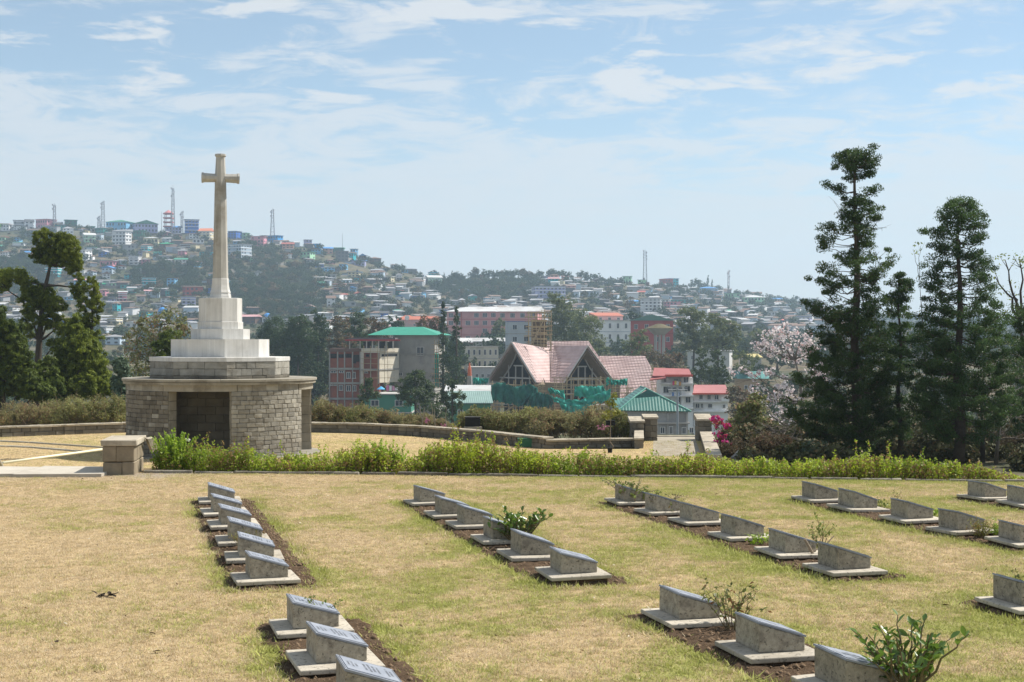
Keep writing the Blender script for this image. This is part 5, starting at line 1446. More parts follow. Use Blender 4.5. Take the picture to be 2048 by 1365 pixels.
A2 = at(1175, 692, 271); F2l = at(1127, 766, 268); F2r = at(1223, 757, 277)
V0 = at(1100, 765, 269.5)                       # foot of the valley between the two front gables
Cq = at(1108, 691, 278)
C1 = at(1098, 697, 277.5)
roof_plane([A1, C1, V0, F1r])                   # sunlit right slope of the left gable
roof_plane([A2, F2l, V0, Cq])                   # shaded left slope of the right gable
F1b = F1l + (C1 - A1) * 1.0
roof_plane([A1, F1l, F1b + Vector((0, 3, 0)), C1 + Vector((0, 0.5, 0))], grid=False)
F2b = F2r + (Cq - A2) * 0.9
roof_plane([A2, Cq + Vector((0, 0.6, 0)), F2b, F2r], grid=False)
N0 = at(1094, 683, 286); N1 = at(1177, 682.5, 286); N2 = at(1228, 760, 279); N3 = at(1090, 760, 279)
roof_plane([N0, N3, N2, N1])
roof_plane([N1, N2, N2 + Vector((0, 14, 0)), N1 + Vector((-3, 12, 0))], grid=False)
roof_plane([N0, N1, N1 + Vector((0, 9, -7)), N0 + Vector((0, 9, -7))], grid=False)
R0_, R1_ = at(1199, 712.5, 292), at(1290, 712.5, 292); R2_, R3_ = at(1338, 800, 283), at(1224, 800, 283)
roof_plane([R0_, R3_, R2_, R1_])
roof_plane([R0_, R1_, R1_ + Vector((0, 9, -7)), R0_ + Vector((0, 9, -7))], grid=False)
# gable fronts: dark open interior, concrete frame, barge boards, soffits
def gable_front(A, L, R, tag_, seed):
    A, L, R = Vector(A), Vector(L), Vector(R); e = (R - L).normalized(); out = e.cross(Vector((0, 0, 1))).normalized()
    if out.y > 0: out = -out
    inn = -out * 1.6
    base = min(L.z, R.z) - 7.0
    apex_in = A + inn + Vector((0, 0, -0.8))
    l_in, r_in = L + inn + e * 1.2, R + inn - e * 1.2
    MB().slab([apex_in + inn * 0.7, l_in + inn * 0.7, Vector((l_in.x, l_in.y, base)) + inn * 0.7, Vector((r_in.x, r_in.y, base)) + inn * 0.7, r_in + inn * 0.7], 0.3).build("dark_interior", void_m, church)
    MB().slab([A + Vector((0, 0, -0.9)), L + Vector((0, 0, -0.6)) + e * 0.5, L + inn * 1.5 + Vector((0, 0, -0.6)) + e * 0.5, apex_in + inn * 0.5 + Vector((0, 0, -0.5))], 0.12).build("soffit", ply_m, church)
    MB().slab([A + Vector((0, 0, -0.9)), apex_in + inn * 0.5 + Vector((0, 0, -0.5)), R + inn * 1.5 + Vector((0, 0, -0.6)) - e * 0.5, R + Vector((0, 0, -0.6)) - e * 0.5], 0.12).build("soffit", ply_m, church)
    for a, b in ((A, L), (A, R)):
        q = MB(); q.tube([a + out * 0.1, b + out * 0.1], 0.16, 4); q.build("barge_board", conc_l, church)
    W = (R - L).length; zb = min(L.z, R.z)
    def pt(u, z, o=0.0): p = L.lerp(R, u) + inn + out * o; return Vector((p.x, p.y, z))
    for u in (0.28, 0.43, 0.57, 0.72):
        top = zb + (A.z - zb) * (1 - abs(u - 0.5) * 2) - 1.0
        q = MB(); q.tube([pt(u, base), pt(u, top if u in (.28, .72) else min(top, zb + 2.9))], 0.17, 4); q.build("column", conc_l, church)
    for z, u0, u1 in ((zb + 0.6, 0.10, 0.90), (zb + 2.9, 0.40, 0.60), (zb - 2.2, 0.05, 0.95), (zb - 4.4, 0.02, 0.98)):
        q = MB(); q.tube([pt(u0, z, 0.05), pt(u1, z, 0.05)], 0.17, 4); q.build("beam", conc_l, church)
    for s in (-1, 1):                                  # arch rib under the roof
        pts = []
        for i in range(7):
            t_ = i / 6; u = 0.5 + s * 0.44 * (1 - (1 - t_) ** 1.0) * (0.25 + 0.75 * t_); z = A.z - 1.2 - (A.z - zb - 0.4) * t_ ** 1.15
            pts.append(pt(u, z, 0.3))
        q = MB(); q.tube(pts, 0.13, 4); q.build("arch_rib", conc_l, church)
gable_front(A1, F1l, F1r, 'a', 1)
gable_front(A2, F2l, F2r, 'b', 2)
for (x0, x1, y0, y1, D, m_) in ((1072, 1130, 766, 850, 267, ply_m), (978, 1000, 758, 850, 279, conc_m), (1205, 1240, 760, 850, 280, ply_m)):
    a, b = at(x0, y0, D), at(x1, y1, D); MB().box(((a.x + b.x) / 2, D + 2, (a.z + b.z) / 2), (b.x - a.x, 4, a.z - b.z)).build("raw_wall", m_, church)
pole_me = None
def pole(root, a, b, r, m):
    """one scaffold pole as a part"""
    global pole_me
    if pole_me is None:
        q = MB(); q.tube([(0, 0, 0), (0, 0, 1)], 1.0, 5); pole_me = bpy.data.meshes.new("pole"); pole_me.from_pydata(q.v, [], q.f); pole_me.materials.append(m)
    a, b = Vector(a), Vector(b); o = link_obj("pole", pole_me, root)
    o.location = a - Vector(root.location); o.rotation_mode = 'QUATERNION'
    o.rotation_quaternion = (b - a).to_track_quat('Z', 'Y'); o.scale = (r, r, (b - a).length)
    return o
def scaffold(label, D0, depth, x0, x1, y0, y1, nx, ny, seed, r=0.075, wob=2.0, plan=2):
    rg = np.random.default_rng(seed); root = thing("bamboo_scaffold", label, "scaffold", at((x0 + x1) / 2, y1, D0), 0, "bamboo scaffolds on the church")
    for lay in range(plan):
        D = D0 + depth * lay / max(1, plan - 1)
        for i in range(nx + 1):
            x = x0 + (x1 - x0) * i / nx + rg.normal(0, wob * 0.5)
            pole(root, at(x + rg.normal(0, wob), y1 + rg.uniform(0, 3), D), at(x + rg.normal(0, wob), y0 - rg.uniform(-2, 9), D), r, bamboo_m)
        for j in range(ny + 1):
            y = y0 + (y1 - y0) * j / ny + rg.normal(0, 1.2)
            pole(root, at(x0 - rg.uniform(2, 8), y + rg.normal(0, wob), D), at(x1 + rg.uniform(2, 9), y + rg.normal(0, wob), D), r, bamboo_m)
    for k in range(3):
        pole(root, at(x0 + rg.uniform(0, 8), y1, D0), at(x1 - rg.uniform(0, 8), y0 + rg.uniform(0, 10), D0), r, bamboo_m)
    return root
scaffold("tall bamboo scaffold round the tower above the church roofs", 276, 5, 1056, 1098, 626, 700, 5, 8, 81)
tw = thing("church_tower", "rough timber clad tower stub wrapped in bamboo scaffold", "tower", at(1075, 700, 278.5))
a, b = at(1064, 640, 278.5), at(1092, 700, 278.5); MB().box(((a.x + b.x) / 2, 278.5, (a.z + b.z) / 2), (b.x - a.x, 3.0, a.z - b.z)).build("wall", mat("dark planking", (0.13, 0.095, 0.065), 0.9), tw)
for k in range(5):
    z = a.z - (a.z - b.z) * (k + 0.2) / 5; MB().box(((a.x + b.x) / 2, 277.0, z), (b.x - a.x + 0.4, 0.2, 0.35)).build("plank", bamboo_m, tw)
scaffold("low bamboo scaffold in front of the left church gable", 262.5, 3, 985, 1085, 768, 838, 9, 6, 82, 0.06)
scaffold("low bamboo scaffold in front of the right church gable", 262, 3, 1110, 1225, 758, 836, 10, 7, 83, 0.06)
scaffold("bamboo scaffold climbing the right edge of the long church roof", 281, 3, 1306, 1326, 735, 800, 2, 8, 84, 0.06)
scaffold("small bamboo scaffold at the right corner of the right church gable", 264, 2, 1228, 1262, 775, 815, 3, 3, 85, 0.06)
net_m, t = _nodes("green safety net"); N = NT(t)
c = N.mix(N.rng(N.noise(0.9, 5, 0.65), 0.35, 0.65), (0.03, 0.36, 0.28), (0.09, 0.58, 0.46))
N.out(c, 0.7, 0.2, translucent=0.35)
net_d, t = _nodes("dark green safety net"); N = NT(t)
c = N.mix(N.rng(N.noise(0.9, 5, 0.65), 0.35, 0.65), (0.015, 0.12, 0.10), (0.04, 0.22, 0.17))
N.out(c, 0.75, 0.2, translucent=0.3)
def net(label, D, top, bot, m, seed, amp=0.32):
    """a hanging net: ragged cloth between a top line and a bottom line of photo points"""
    rg = np.random.default_rng(seed); root = None; n1, n2 = 44, 16; V = []
    tx, ty = zip(*top); bx, by = zip(*bot); tt = np.linspace(0, 1, n1)
    def pl(xs, ys): s = np.linspace(0, 1, len(xs)); return np.interp(tt, s, xs), np.interp(tt, s, ys)
    X0, Y0 = pl(tx, ty); X1, Y1 = pl(bx, by); ph = rg.uniform(0, 6, 4)
    Y1 = Y1 + rg.normal(0, 2.2, n1); Y0 = Y0 + rg.normal(0, 1.0, n1)
    for i in range(n1):
        for j in range(n2):
            f = j / (n2 - 1); x, y = X0[i] + (X1[i] - X0[i]) * f, Y0[i] + (Y1[i] - Y0[i]) * f
            dd_ = D + amp * (math.sin(i * 0.9 + ph[0]) * (0.3 + f) + 0.7 * math.sin(i * 1.7 + j * 0.35 + ph[1]) * f + 0.5 * math.sin(i * 0.4 - j * 0.5 + ph[2]))
            p = at(x, y, dd_); V.append((p.x, p.y, p.z))
    ii, jj = np.meshgrid(np.arange(n1 - 1), np.arange(n2 - 1), indexing='ij'); q = (ii * n2 + jj).ravel()
    V = np.array(V); base = V[n2 - 1].copy()
    o = link_obj("safety_net", np_mesh("safety_net", V - base, np.stack([q, q + n2, q + n2 + 1, q + 1], 1), m, True)); o.location = base
    sd = o.modifiers.new("thick", 'SOLIDIFY'); sd.thickness = 0.04
    tag(o, label, "net", "green safety nets hung on the church scaffold")
net("bright green net draped in a swag across the front of the church", 259.5, [(1104, 793), (1130, 800), (1160, 800), (1190, 790), (1222, 778)], [(1108, 804), (1130, 812), (1165, 812), (1195, 806), (1220, 802)], net_m, 91)
net("bright green net hung below the right church gable", 260.5, [(1150, 774), (1165, 772), (1185, 774), (1206, 772), (1210, 780)], [(1148, 792), (1165, 796), (1190, 795), (1208, 800), (1212, 806)], net_m, 92)
net("lowest bright green net falling behind the dry shrub", 259, [(1118, 806), (1140, 812), (1165, 810), (1185, 808)], [(1130, 830), (1145, 836), (1160, 834), (1175, 826)], net_m, 93)
net("small green net hanging at the right corner of the church", 262, [(1212, 757), (1235, 760), (1256, 757)], [(1212, 772), (1235, 770), (1254, 770)], net_m, 94)
net("small green net at the left corner of the church", 268, [(945, 755), (960, 757), (978, 756)], [(946, 768), (960, 770), (976, 766)], net_m, 95)
net("dark teal net covering the base of the left church gable", 261, [(982, 770), (1005, 765), (1030, 775), (1060, 768), (1075, 778)], [(984, 800), (1010, 806), (1040, 812), (1064, 806), (1078, 810)], net_d, 96)
net("dark teal net below the valley between the two church gables", 260.5, [(1060, 790), (1078, 785), (1104, 792)], [(1040, 812), (1075, 818), (1108, 812)], net_d, 97)
net("small twist of green net tied below the church valley", 260, [(1096, 778), (1102, 776), (1110, 780), (1128, 782)], [(1100, 788), (1108, 786), (1118, 790), (1130, 800)], net_m, 98)

# ------------------------------------------------------------------ red brick building with white bays and grey block
D = 300; mpx = D / F
cream_m = mat("cream plaster", (0.62, 0.57, 0.46), 0.85, 0.2, 0.15, 0.5, stain=(0.42, 0.38, 0.31), streak=0.15)
gr = building("grey raw concrete block with a bright green hipped roof", 840, 671, 314, 8.7, 12, 19.4, -8, conc_m, None, None, 2.0, 1.3, 5, 3, (0.75, 0.7), (), conc_m)
q = MB(); q.add([(-10.0, -7.2, 19.42), (5.8, -7.2, 19.42), (5.8, 7.2, 19.42), (-10.0, 7.2, 19.42), (-6.4, -0.2, 21.2), (0.6, -1.2, 21.2), (0.6, 1.2, 21.2), (-6.4, 0.6, 21.2)],
                [(3, 2, 1, 0), (0, 1, 5, 4), (1, 2, 6, 5), (2, 3, 7, 6), (3, 0, 4, 7), (4, 5, 6, 7)]); q.build("roof", corrugated("bright green roof sheets", (0.03, 0.27, 0.18)), gr, world=False)
for u, z, w, h in ((1.3, 16.0, 1.6, 1.8), (-3.0, 11.1, 0.85, 0.8), (-1.1, 11.1, 0.85, 0.8), (1.5, 11.1, 0.85, 0.8), (-1.7, 7.5, 1.8, 0.9), (1.5, 7.5, 0.95, 0.9)):
    face_window(gr, 'f', 8.7, 12, u, z, w, h, 1)
# left part of the green roof reaches over the brick wing
rb_ = thing("brick_building", "unfinished red brick building with concrete frame and open top storey", "building", at(700, 800, 300))
def wbox(root, name, x0, x1, y0, y1, D, dep, m):
    a, b = at(x0, y0, D), at(x1, y1, D); return MB().box(((a.x + b.x) / 2, D + dep / 2, (a.z + b.z) / 2), (b.x - a.x, dep, a.z - b.z)).build(name, m, root)
wbox(rb_, "wall", 660, 722, 700, 815, 301, 8, brick_m)
wbox(rb_, "wall", 722, 759, 700, 815, 299.5, 9, brick_m)
def bay(name, x0, d0, x1, d1, y0, y1, m, o=0.0):
    a, b = at(x0, y0, d0), at(x1, y0, d1); zb = at(x0, y1, d0).z; e = (b - a); e.z = 0; e.normalize(); n_ = Vector((e.y, -e.x, 0))
    a2, b2 = a + n_ * o, b + n_ * o
    return MB().prism([(a2.x, a2.y), (b2.x, b2.y), (b.x, b.y + 2.5), (a.x, a.y + 2.5)], zb, a.z).build(name, m, rb_)
bay("wall", 759, 299.6, 797, 306.4, 697, 766, cream_m)
bay("parapet", 759, 299.6, 797, 306.4, 697, 705.5, cream_m, 0.25)
bay("floor_band", 759, 299.6, 797, 306.4, 738, 741, conc_m, 0.15)
bay("opening", 763, 300.3, 794, 305.9, 709, 713.5, void_m, 0.06)
wbox(rb_, "parapet", 722.5, 759, 697, 706, 298.9, 9.0, cream_m)
wbox(rb_, "parapet", 659, 722, 697, 704, 300.6, 9, mat("dark brown render", (0.17, 0.11, 0.09), 0.9))
for y in (738, 767, 798): wbox(rb_, "floor_band", 657.5, 722, y - 2.0, y + 2, 300.5, 0.6, conc_m)
for y in (740,): wbox(rb_, "floor_band", 722, 758.5, y - 2, y + 1.6, 298.4, 0.6, conc_m)
for x in (659, 675, 689, 705, 720): wbox(rb_, "column", x - 1.2, x + 1.2, 704, 815, 300.7, 0.5, conc_m)
wbox(rb_, "column", 721, 727, 704, 770, 298.6, 0.7, mat("pale render", (0.5, 0.46, 0.40), 0.9))
for x in (741, 757): wbox(rb_, "column", x - 1, x + 1, 706, 768, 299.2, 0.5, conc_m)
for x0, x1, y0, y1 in ((661, 673, 708, 717), (677, 688, 709, 716), (691, 703, 708, 716), (707, 720, 710, 724)): wbox(rb_, "opening", x0, x1, y0, y1, 300.85, 0.3, void_m)
for x0, x1, y0, y1 in ((732, 738, 709, 714), (705, 712, 712, 727)): wbox(rb_, "opening", x0, x1, y0, y1, 298.6 if x0 > 722 else 300.75, 0.3, void_m)
for x, y, w, h in ((697, 751, 8, 13), (708, 751, 7, 13), (682, 776, 8, 11), (697, 777, 9, 12), (709, 777, 7, 12), (667, 744, 11, 5), (683, 744, 9, 5), (732, 745, 8, 4), (663, 770, 5, 4), (670, 770, 5, 4)):
    p = at(x, y, 300.8 if x < 722 else 299.3); add_window(rb_, p - Vector(rb_.location), 0, w * mpx, h * mpx, 1)
wbox(rb_, "red_fascia", 690, 800, 679.2, 682.4, 298.8, 0.4, mat("red painted steel", (0.36, 0.055, 0.06), 0.6, 0.3, 0.15))
wbox(rb_, "roof_slab", 697, 790, 676, 679, 300, 8, mat("dark sheet", (0.14, 0.12, 0.12), 0.8))
for x in (699, 720, 733, 745, 757, 772, 786): wbox(rb_, "column", x - 1, x + 1, 682, 698, 299.6, 0.4, conc_l)
for x0, x1 in ((727, 742), (759, 774), (776, 784)): wbox(rb_, "opening", x0, x1, 684, 697, 301.5, 0.3, void_m)
sc_ = thing("bamboo_scaffold", "thin bamboo scaffold against the white bay of the brick building", "scaffold", at(760, 770, 297.5), 0, "bamboo scaffolds on the brick building")
rg = np.random.default_rng(86)
for x in (728, 740, 755, 769, 776): pole(sc_, at(x + rg.normal(0, 1), 772, 297.5), at(x + rg.normal(0, 1), 692, 297.5), 0.05, bamboo_m)
for y in (704, 716, 729, 741, 755): pole(sc_, at(720, y + rg.normal(0, 1), 297.5), at(790, y + rg.normal(0, 1), 297.5), 0.05, bamboo_m)
sc2 = thing("bamboo_scaffold", "narrow bamboo scaffold at the right corner of the grey block", "scaffold", at(875, 780, 297), 0, "bamboo scaffolds on the brick building")
for x in (869, 874, 878): pole(sc2, at(x, 778, 294), at(x + rg.normal(0, 1), 680, 294), 0.05, bamboo_m)
for k in range(10): pole(sc2, at(862, 690 + k * 9.5, 294), at(883, 690 + k * 9.5 + rg.normal(0, 1.5), 294), 0.05, bamboo_m)
net("thin strip of green net at the right corner of the grey block", 295.5, [(869, 708), (877, 708)], [(870, 772), (878, 774)], net_m, 99, 0.2)
# green house with terrace below, blue and pink laundry
gh = building("green painted house with a flat terrace below the brick building", 778, 788, 250, 8.2, 8, 9, 0, mat("sea green paint", (0.06, 0.22, 0.155), 0.7, 0.3, 0.15, 0.6), 'flat', conc_l, 1, 0.3, 3, 2, (1.4, 1.1), ('f',), conc_l)
building("green house with pale roof behind the loose branched tree", 939, 806, 235, 6.4, 7, 6, 4, mat("bright green paint", (0.055, 0.20, 0.12), 0.7, 0.3, 0.15, 0.6), 'mono', corrugated("dull green sheet", (0.20, 0.30, 0.27)), 1.8, 0.4, 2, 2, (0.9, 1.0), ('f',))
building("pale tin shed left of the church base", 936, 783, 262, 7.5, 8, 5, 0, mat("pale plaster", (0.62, 0.60, 0.55), 0.85), 'mono', tin_m, 1.0, 0.4, 2, 2, (0.9, 0.9), ('f',))
par = thing("parasol", "blue and white parasol on the green house terrace", "parasol", at(762, 788, 246))
q = MB(); cpt = at(762, 776, 246); q.frustum(ngon(cpt.x, cpt.y, 0.75, 10), cpt.z - 0.25, ngon(cpt.x, cpt.y, 0.05, 10), cpt.z + 0.25); q.build("canopy", mat("sky blue cloth", (0.08, 0.36, 0.62), 0.8), par)
q = MB(); q.tube([(cpt.x, cpt.y, cpt.z), at(762, 789, 246)], 0.03, 5); q.build("pole", conc_l, par)
ld = thing("washing_line", "pink and white washing hung over the terrace", "washing", at(783, 788, 246.5))
for k, (x, colr) in enumerate(((775, (0.65, 0.2, 0.33)), (781, (0.7, 0.68, 0.66)), (787, (0.62, 0.3, 0.42)), (793, (0.72, 0.7, 0.68)))):
    a = at(x, 771, 246.5); MB().box((a.x, a.y, a.z - 0.5), (0.42, 0.03, 1.0 - 0.1 * k)).build("cloth", mat("cloth%d" % k, colr, 0.9), ld)
q = MB(); q.tube([at(770, 770.5, 246.5), at(798, 770.5, 246.5)], 0.012, 4); q.build("line", conc_l, ld)

# ------------------------------------------------------------------ other town buildings
pinkw = mat("dusty pink paint", (0.64, 0.33, 0.32), 0.8, 0.2, 0.12, 0.4, stain=(0.55, 0.27, 0.26))
deeppink = mat("rose red paint", (0.48, 0.15, 0.13), 0.8, 0.2, 0.12, 0.4)
pk = building("long pink school block with white tin roof and outside stairs", 976, 624, 640, 34, 14, 13.5, -10, pinkw, 'hip', tin_m, 2.2, 0.8, 4, 9, (2.1, 1.9), ('f', 'r'), deeppink, 2, sidebays=3, skip=0.16)
for u in (-10.5, 8.5): local_part("red_pilaster", MB().box((u, -7.2, 6.7), (0.5, 0.5, 13.4)), deeppink, pk)
building("right wing of the pink block with a gabled tin roof", 1040, 624, 612, 17, 12, 13.5, -10, pinkw, 'gable', tin_m, 2.2, 0.8, 4, 4, (2.0, 1.9), ('f',), deeppink, 2)
building("grey blue flat block left of the bamboo tower", 1048, 644, 470, 11, 9, 19, 8, mat("grey blue render", (0.42, 0.45, 0.47), 0.85, 0.2, 0.15, 0.4), 'flat', mat("blue tarpaulin", (0.06, 0.15, 0.42), 0.6), 1, 0.2, 5, 3, (1.5, 1.6), ('f',), conc_m)
building("white plastered hall with barred openings above the orange shrine", 962, 694, 430, 9.5, 9, 10, 6, cream_m, 'flat', conc_l, 1, 0.3, 3, 6, (0.75, 1.6), ('f',), conc_l, 0)
building("low grey house with pale roof in front of the pink block", 985, 684, 500, 13, 9, 7, 0, conc_l, 'mono', tin_m, 1.4, 0.5, 2, 4, (1.2, 1.2), ('f',))
building("small tin roofed house right of the two pointed conifers", 943, 685, 520, 9, 8, 6, 12, mat("brown plank wall", (0.25, 0.16, 0.12), 0.9), 'gable', tin_m, 1.6, 0.6, 2, 3, (1, 1), ('f',))
building("grey lower storey house left of the church gable", 966, 735, 350, 7, 8, 8, 0, mat("grey plaster", (0.46, 0.45, 0.45), 0.85), 'flat', conc_l, 1, 0.2, 2, 5, (0.7, 0.9), ('f',), conc_l)
shr = thing("orange_shrine", "tall narrow orange cone beside the white hall", "shrine", at(939, 755, 320))
p0 = at(939, 752, 320); q = MB(); q.frustum(ngon(p0.x, p0.y, 0.45, 8), p0.z, ngon(p0.x, p0.y, 0.40, 8), p0.z + 1.4); q.frustum(ngon(p0.x, p0.y, 0.40, 8), p0.z + 1.4, ngon(p0.x, p0.y, 0.08, 8), p0.z + 2.9); q.build("cone", mat("orange cloth", (0.62, 0.16, 0.07), 0.8), shr)
q = MB(); q.prism(ngon(p0.x, p0.y, 0.6, 8), p0.z - 2, p0.z - 0.003); q.build("base", conc_m, shr)
whitew = mat("white plaster", (0.80, 0.79, 0.77), 0.8, 0.2, 0.10, 0.4, stain=(0.66, 0.65, 0.63), streak=0.1)
greyb = mat("grey trim", (0.36, 0.40, 0.44), 0.8)
wa = building("white four storey apartment block with grey floor bands", 1222, 642, 600, 18, 14, 18, 20, whitew, 'flat', tin_m, 1, 0.5, 4, 5, (1.1, 2.1), ('f', 'l'), greyb, 1, sidebays=3, skip=0.08)
building("pink rooftop flat with an orange roof on the white block", 1213, 633, 603, 11.5, 9, 2.2, 12, mat("pale pink paint", (0.66, 0.40, 0.38), 0.8), 'mono', mat("orange red sheet roof", (0.48, 0.16, 0.10), 0.55), 1.6, 0.5, 1, 3, (1.2, 1.1), ('f',))
redw = mat("brick red paint", (0.38, 0.085, 0.075), 0.8, 0.2, 0.15, 0.4)
rd = building("brick red building with shallow green arched gable", 1304, 642, 520, 15, 12, 18, -6, redw, 'gabley', corrugated("dull green roof", (0.10, 0.22, 0.17)), 2.2, 0.5, 4, 4, (1.3, 1.7), ('f',), mat("deep red band", (0.27, 0.05, 0.05), 0.8))
wt = thing("water_tank", "concrete water tank spreading like a mushroom on tall columns", "tank", at(1317, 705, 480))
ct = at(1319, 657, 480); cb = at(1319, 720, 480)
q = MB(); q.frustum(ngon(ct.x, ct.y, 4.9, 12), ct.z, ngon(ct.x, ct.y, 0.8, 12), ct.z + 1.5); q.build("roof", mat("mossy roof", (0.13, 0.11, 0.06), 0.9, 0.1, 0.3, 0.6), wt)
q = MB(); q.frustum(ngon(ct.x, ct.y, 1.8, 12), ct.z - 2.2, ngon(ct.x, ct.y, 4.4, 12), ct.z - 0.002); q.build("bowl", mat("stained concrete", (0.36, 0.34, 0.31), 0.9, 0.1, 0.3, 0.5, streak=0.3), wt)
for k in range(8):
    x, y = ct.x + 1.6 * math.cos(k * PI / 4), ct.y + 1.6 * math.sin(k * PI / 4); q = MB(); q.box((x, y, (ct.z - 2.2 + cb.z) / 2), (0.45, 0.45, ct.z - 2.2 - cb.z)); q.build("column", conc_l, wt)
building("white flat block below the eucalyptus pair", 1420, 702, 420, 12, 9, 8, -14, mat("off white plaster", (0.58, 0.58, 0.56), 0.85), 'flat', tin_m, 1, 0.4, 2, 4, (0.8, 1.1), ('f',))
building("small house with a yellow tin roof left of the blossom tree", 1500, 715, 420, 4.6, 5, 3.6, 20, conc_l, 'gable', mat("yellow tin roof", (0.48, 0.40, 0.17), 0.6), 1.0, 0.4, 1, 1, (0.9, 0.9), ('f',))
building("low house with a turquoise roof behind the blossom branches", 1502, 757, 330, 6.5, 6, 4, 0, mat("tan plaster", (0.40, 0.30, 0.19), 0.85), 'gable', mat("turquoise tin roof", (0.10, 0.27, 0.25), 0.5), 1.6, 0.4, 1, 2, (0.8, 0.9), ('f',))
building("cluster roof house with an orange roof under the white dish", 815, 640, 640, 9, 7, 5, 5, mat("pale pink paint", (0.66, 0.40, 0.38), 0.8), 'hip', mat("orange red sheet roof", (0.48, 0.16, 0.10), 0.55), 2.0, 0.5, 1, 3, (1, 1), ('f',))
building("wide orange red roofed house right of the white dish", 845, 640, 650, 13, 8, 5, -5, mat("pale pink paint", (0.66, 0.40, 0.38), 0.8), 'gable', mat("orange red sheet roof", (0.48, 0.16, 0.10), 0.55), 1.6, 0.6, 1, 3, (1, 1), ('f',))
building("pale pink gabled house left of the orange roofs", 800, 656, 560, 12, 9, 7, 15, mat("pale peach paint", (0.62, 0.45, 0.40), 0.8), 'gabley', mat("dusty pink sheet roof", (0.52, 0.38, 0.36), 0.6), 2.6, 0.5, 2, 3, (1.1, 1.2), ('f',))
dsh = thing("satellite_dish", "round white dish among the orange roofs", "dish", at(814, 645, 600))
q = MB(); cd = at(814, 636, 600); q.frustum([(cd.x + 1.0 * math.cos(a_), cd.z + 1.0 * math.sin(a_)) for a_ in np.linspace(0, 2 * PI, 17)[:-1]], cd.y, [(cd.x + 0.3 * math.cos(a_), cd.z + 0.3 * math.sin(a_)) for a_ in np.linspace(0, 2 * PI, 17)[:-1]], cd.y + 0.5)
q.v = [(a_, c_, b_) for a_, b_, c_ in q.v]; q.build("bowl", mat("white dish", (0.75, 0.75, 0.75), 0.5), dsh)
q = MB(); q.tube([at(814, 645, 600.5), (cd.x, cd.y + 0.5, cd.z)], 0.12, 6); q.build("mast", conc_l, dsh)

# green roofed hall close to the gate
gm = corrugated("sea green ribbed roof", (0.055, 0.175, 0.145), 0.45)
hall = thing("green_roof_hall", "grey hall with a ribbed sea green hipped roof beyond the gate", "building", at(1310, 880, 200))
Dh = 200; pk_ = at(1292, 777, 205); el, er = at(1237, 821, Dh), at(1382, 823, Dh)
gl_, gr2 = at(1266, 797, 202.2), at(1322, 793, 202.2)
q = MB(); q.slab([el, er, gr2, gl_], 0.15); q.build("front_roof", gm, hall)
q = MB(); q.slab([gl_ + Vector((0, 0.3, 0)), gr2 + Vector((0, 0.3, 0)), pk_ + Vector((0, -2.2, -0.15))], 0.1); q.build("gablet", mat("dark green gablet", (0.03, 0.12, 0.10), 0.7), hall)
bk = Vector((0, 9, 0))
q = MB(); q.slab([er, er + Vector((0.3, 11, 0)), pk_ + bk, pk_, gr2], 0.15); q.build("side_roof", gm, hall)
q = MB(); q.slab([el, gl_, pk_, pk_ + bk, el + Vector((-0.3, 11, 0))], 0.15); q.build("side_roof", gm, hall)
for a_, b_ in ((el, gl_), (er, gr2), (gl_, pk_), (gr2, pk_), (pk_, pk_ + bk)):
    q = MB(); q.tube([a_, b_], 0.12, 5); q.build("ridge_cap", mat("pale green ridge", (0.12, 0.33, 0.26), 0.5), hall)
ww = at(1244, 826, 200.7); we = at(1376, 826, 200.7)
MB().box(((ww.x + we.x) / 2, 204.5, ww.z - 4.0), (we.x - ww.x, 7.6, 8.6)).build("wall", mat("grey cement wall", (0.40, 0.39, 0.37), 0.9, 0.15, 0.2, 0.5, stain=(0.28, 0.27, 0.26), streak=0.2), hall)
MB().box(((ww.x + we.x) / 2, 200.6, at(1300, 847, 200).z), (we.x - ww.x + 0.4, 0.7, 0.22)).build("ledge", conc_l, hall)
for x, y, w, h in ((1325, 861, 10, 14), (1342, 861, 8, 16), (1368, 862, 9, 14), (1383, 861, 9, 12)):
    p = at(x, y, 200.55); add_window(hall, p - Vector(hall.location), 0, w * 200 / F, h * 200 / F, 1)
for x in (1336, 1374): wbox(hall, "pilaster", x - 1.2, x + 1.2, 827, 880, 200.5, 0.4, conc_l)
lb_ = building("low green roofed lean to left of the green roofed hall", 1246, 815, 208, 3.0, 6, 6, 0, conc_m, 'mono', gm, 1.2, 0.3, 1, 1, (0.8, 0.8), ('f',))
# white house with red roof and balconies
wh = thing("white_house", "white three storey house with red roof and washing on its balconies", "building", at(1345, 845, 260))
D = 260; mp = D / F
wbox(wh, "wall", 1322, 1384, 752, 860, 262, 8, whitew)
for x0, x1 in ((1322, 1338), (1363, 1386)): wbox(wh, "wall_bay", x0, x1, 756, 860, 261, 1.0, whitew)
for y in (768, 792, 817): wbox(wh, "balcony_floor", 1320, 1387, y - 1.5, y + 1.5, 260.2, 2.0, whitew)
redr = mat("red roof sheets", (0.34, 0.105, 0.095), 0.55, 0.35, 0.2, 0.5)
q = MB(); q.slab([at(1305, 752, 259.5), at(1384, 752, 259.5), at(1378, 738, 268), at(1308, 736, 268)], 0.2); q.build("roof", redr, wh)
q = MB(); q.slab([at(1300, 760, 258.5), at(1332, 756, 258.5), at(1330, 750, 261), at(1305, 750, 261)], 0.2); q.build("porch_roof", redr, wh)
wbox(wh, "fascia", 1330, 1386, 749.5, 753.5, 259.0, 0.25, mat("bright red fascia", (0.60, 0.09, 0.06), 0.5))
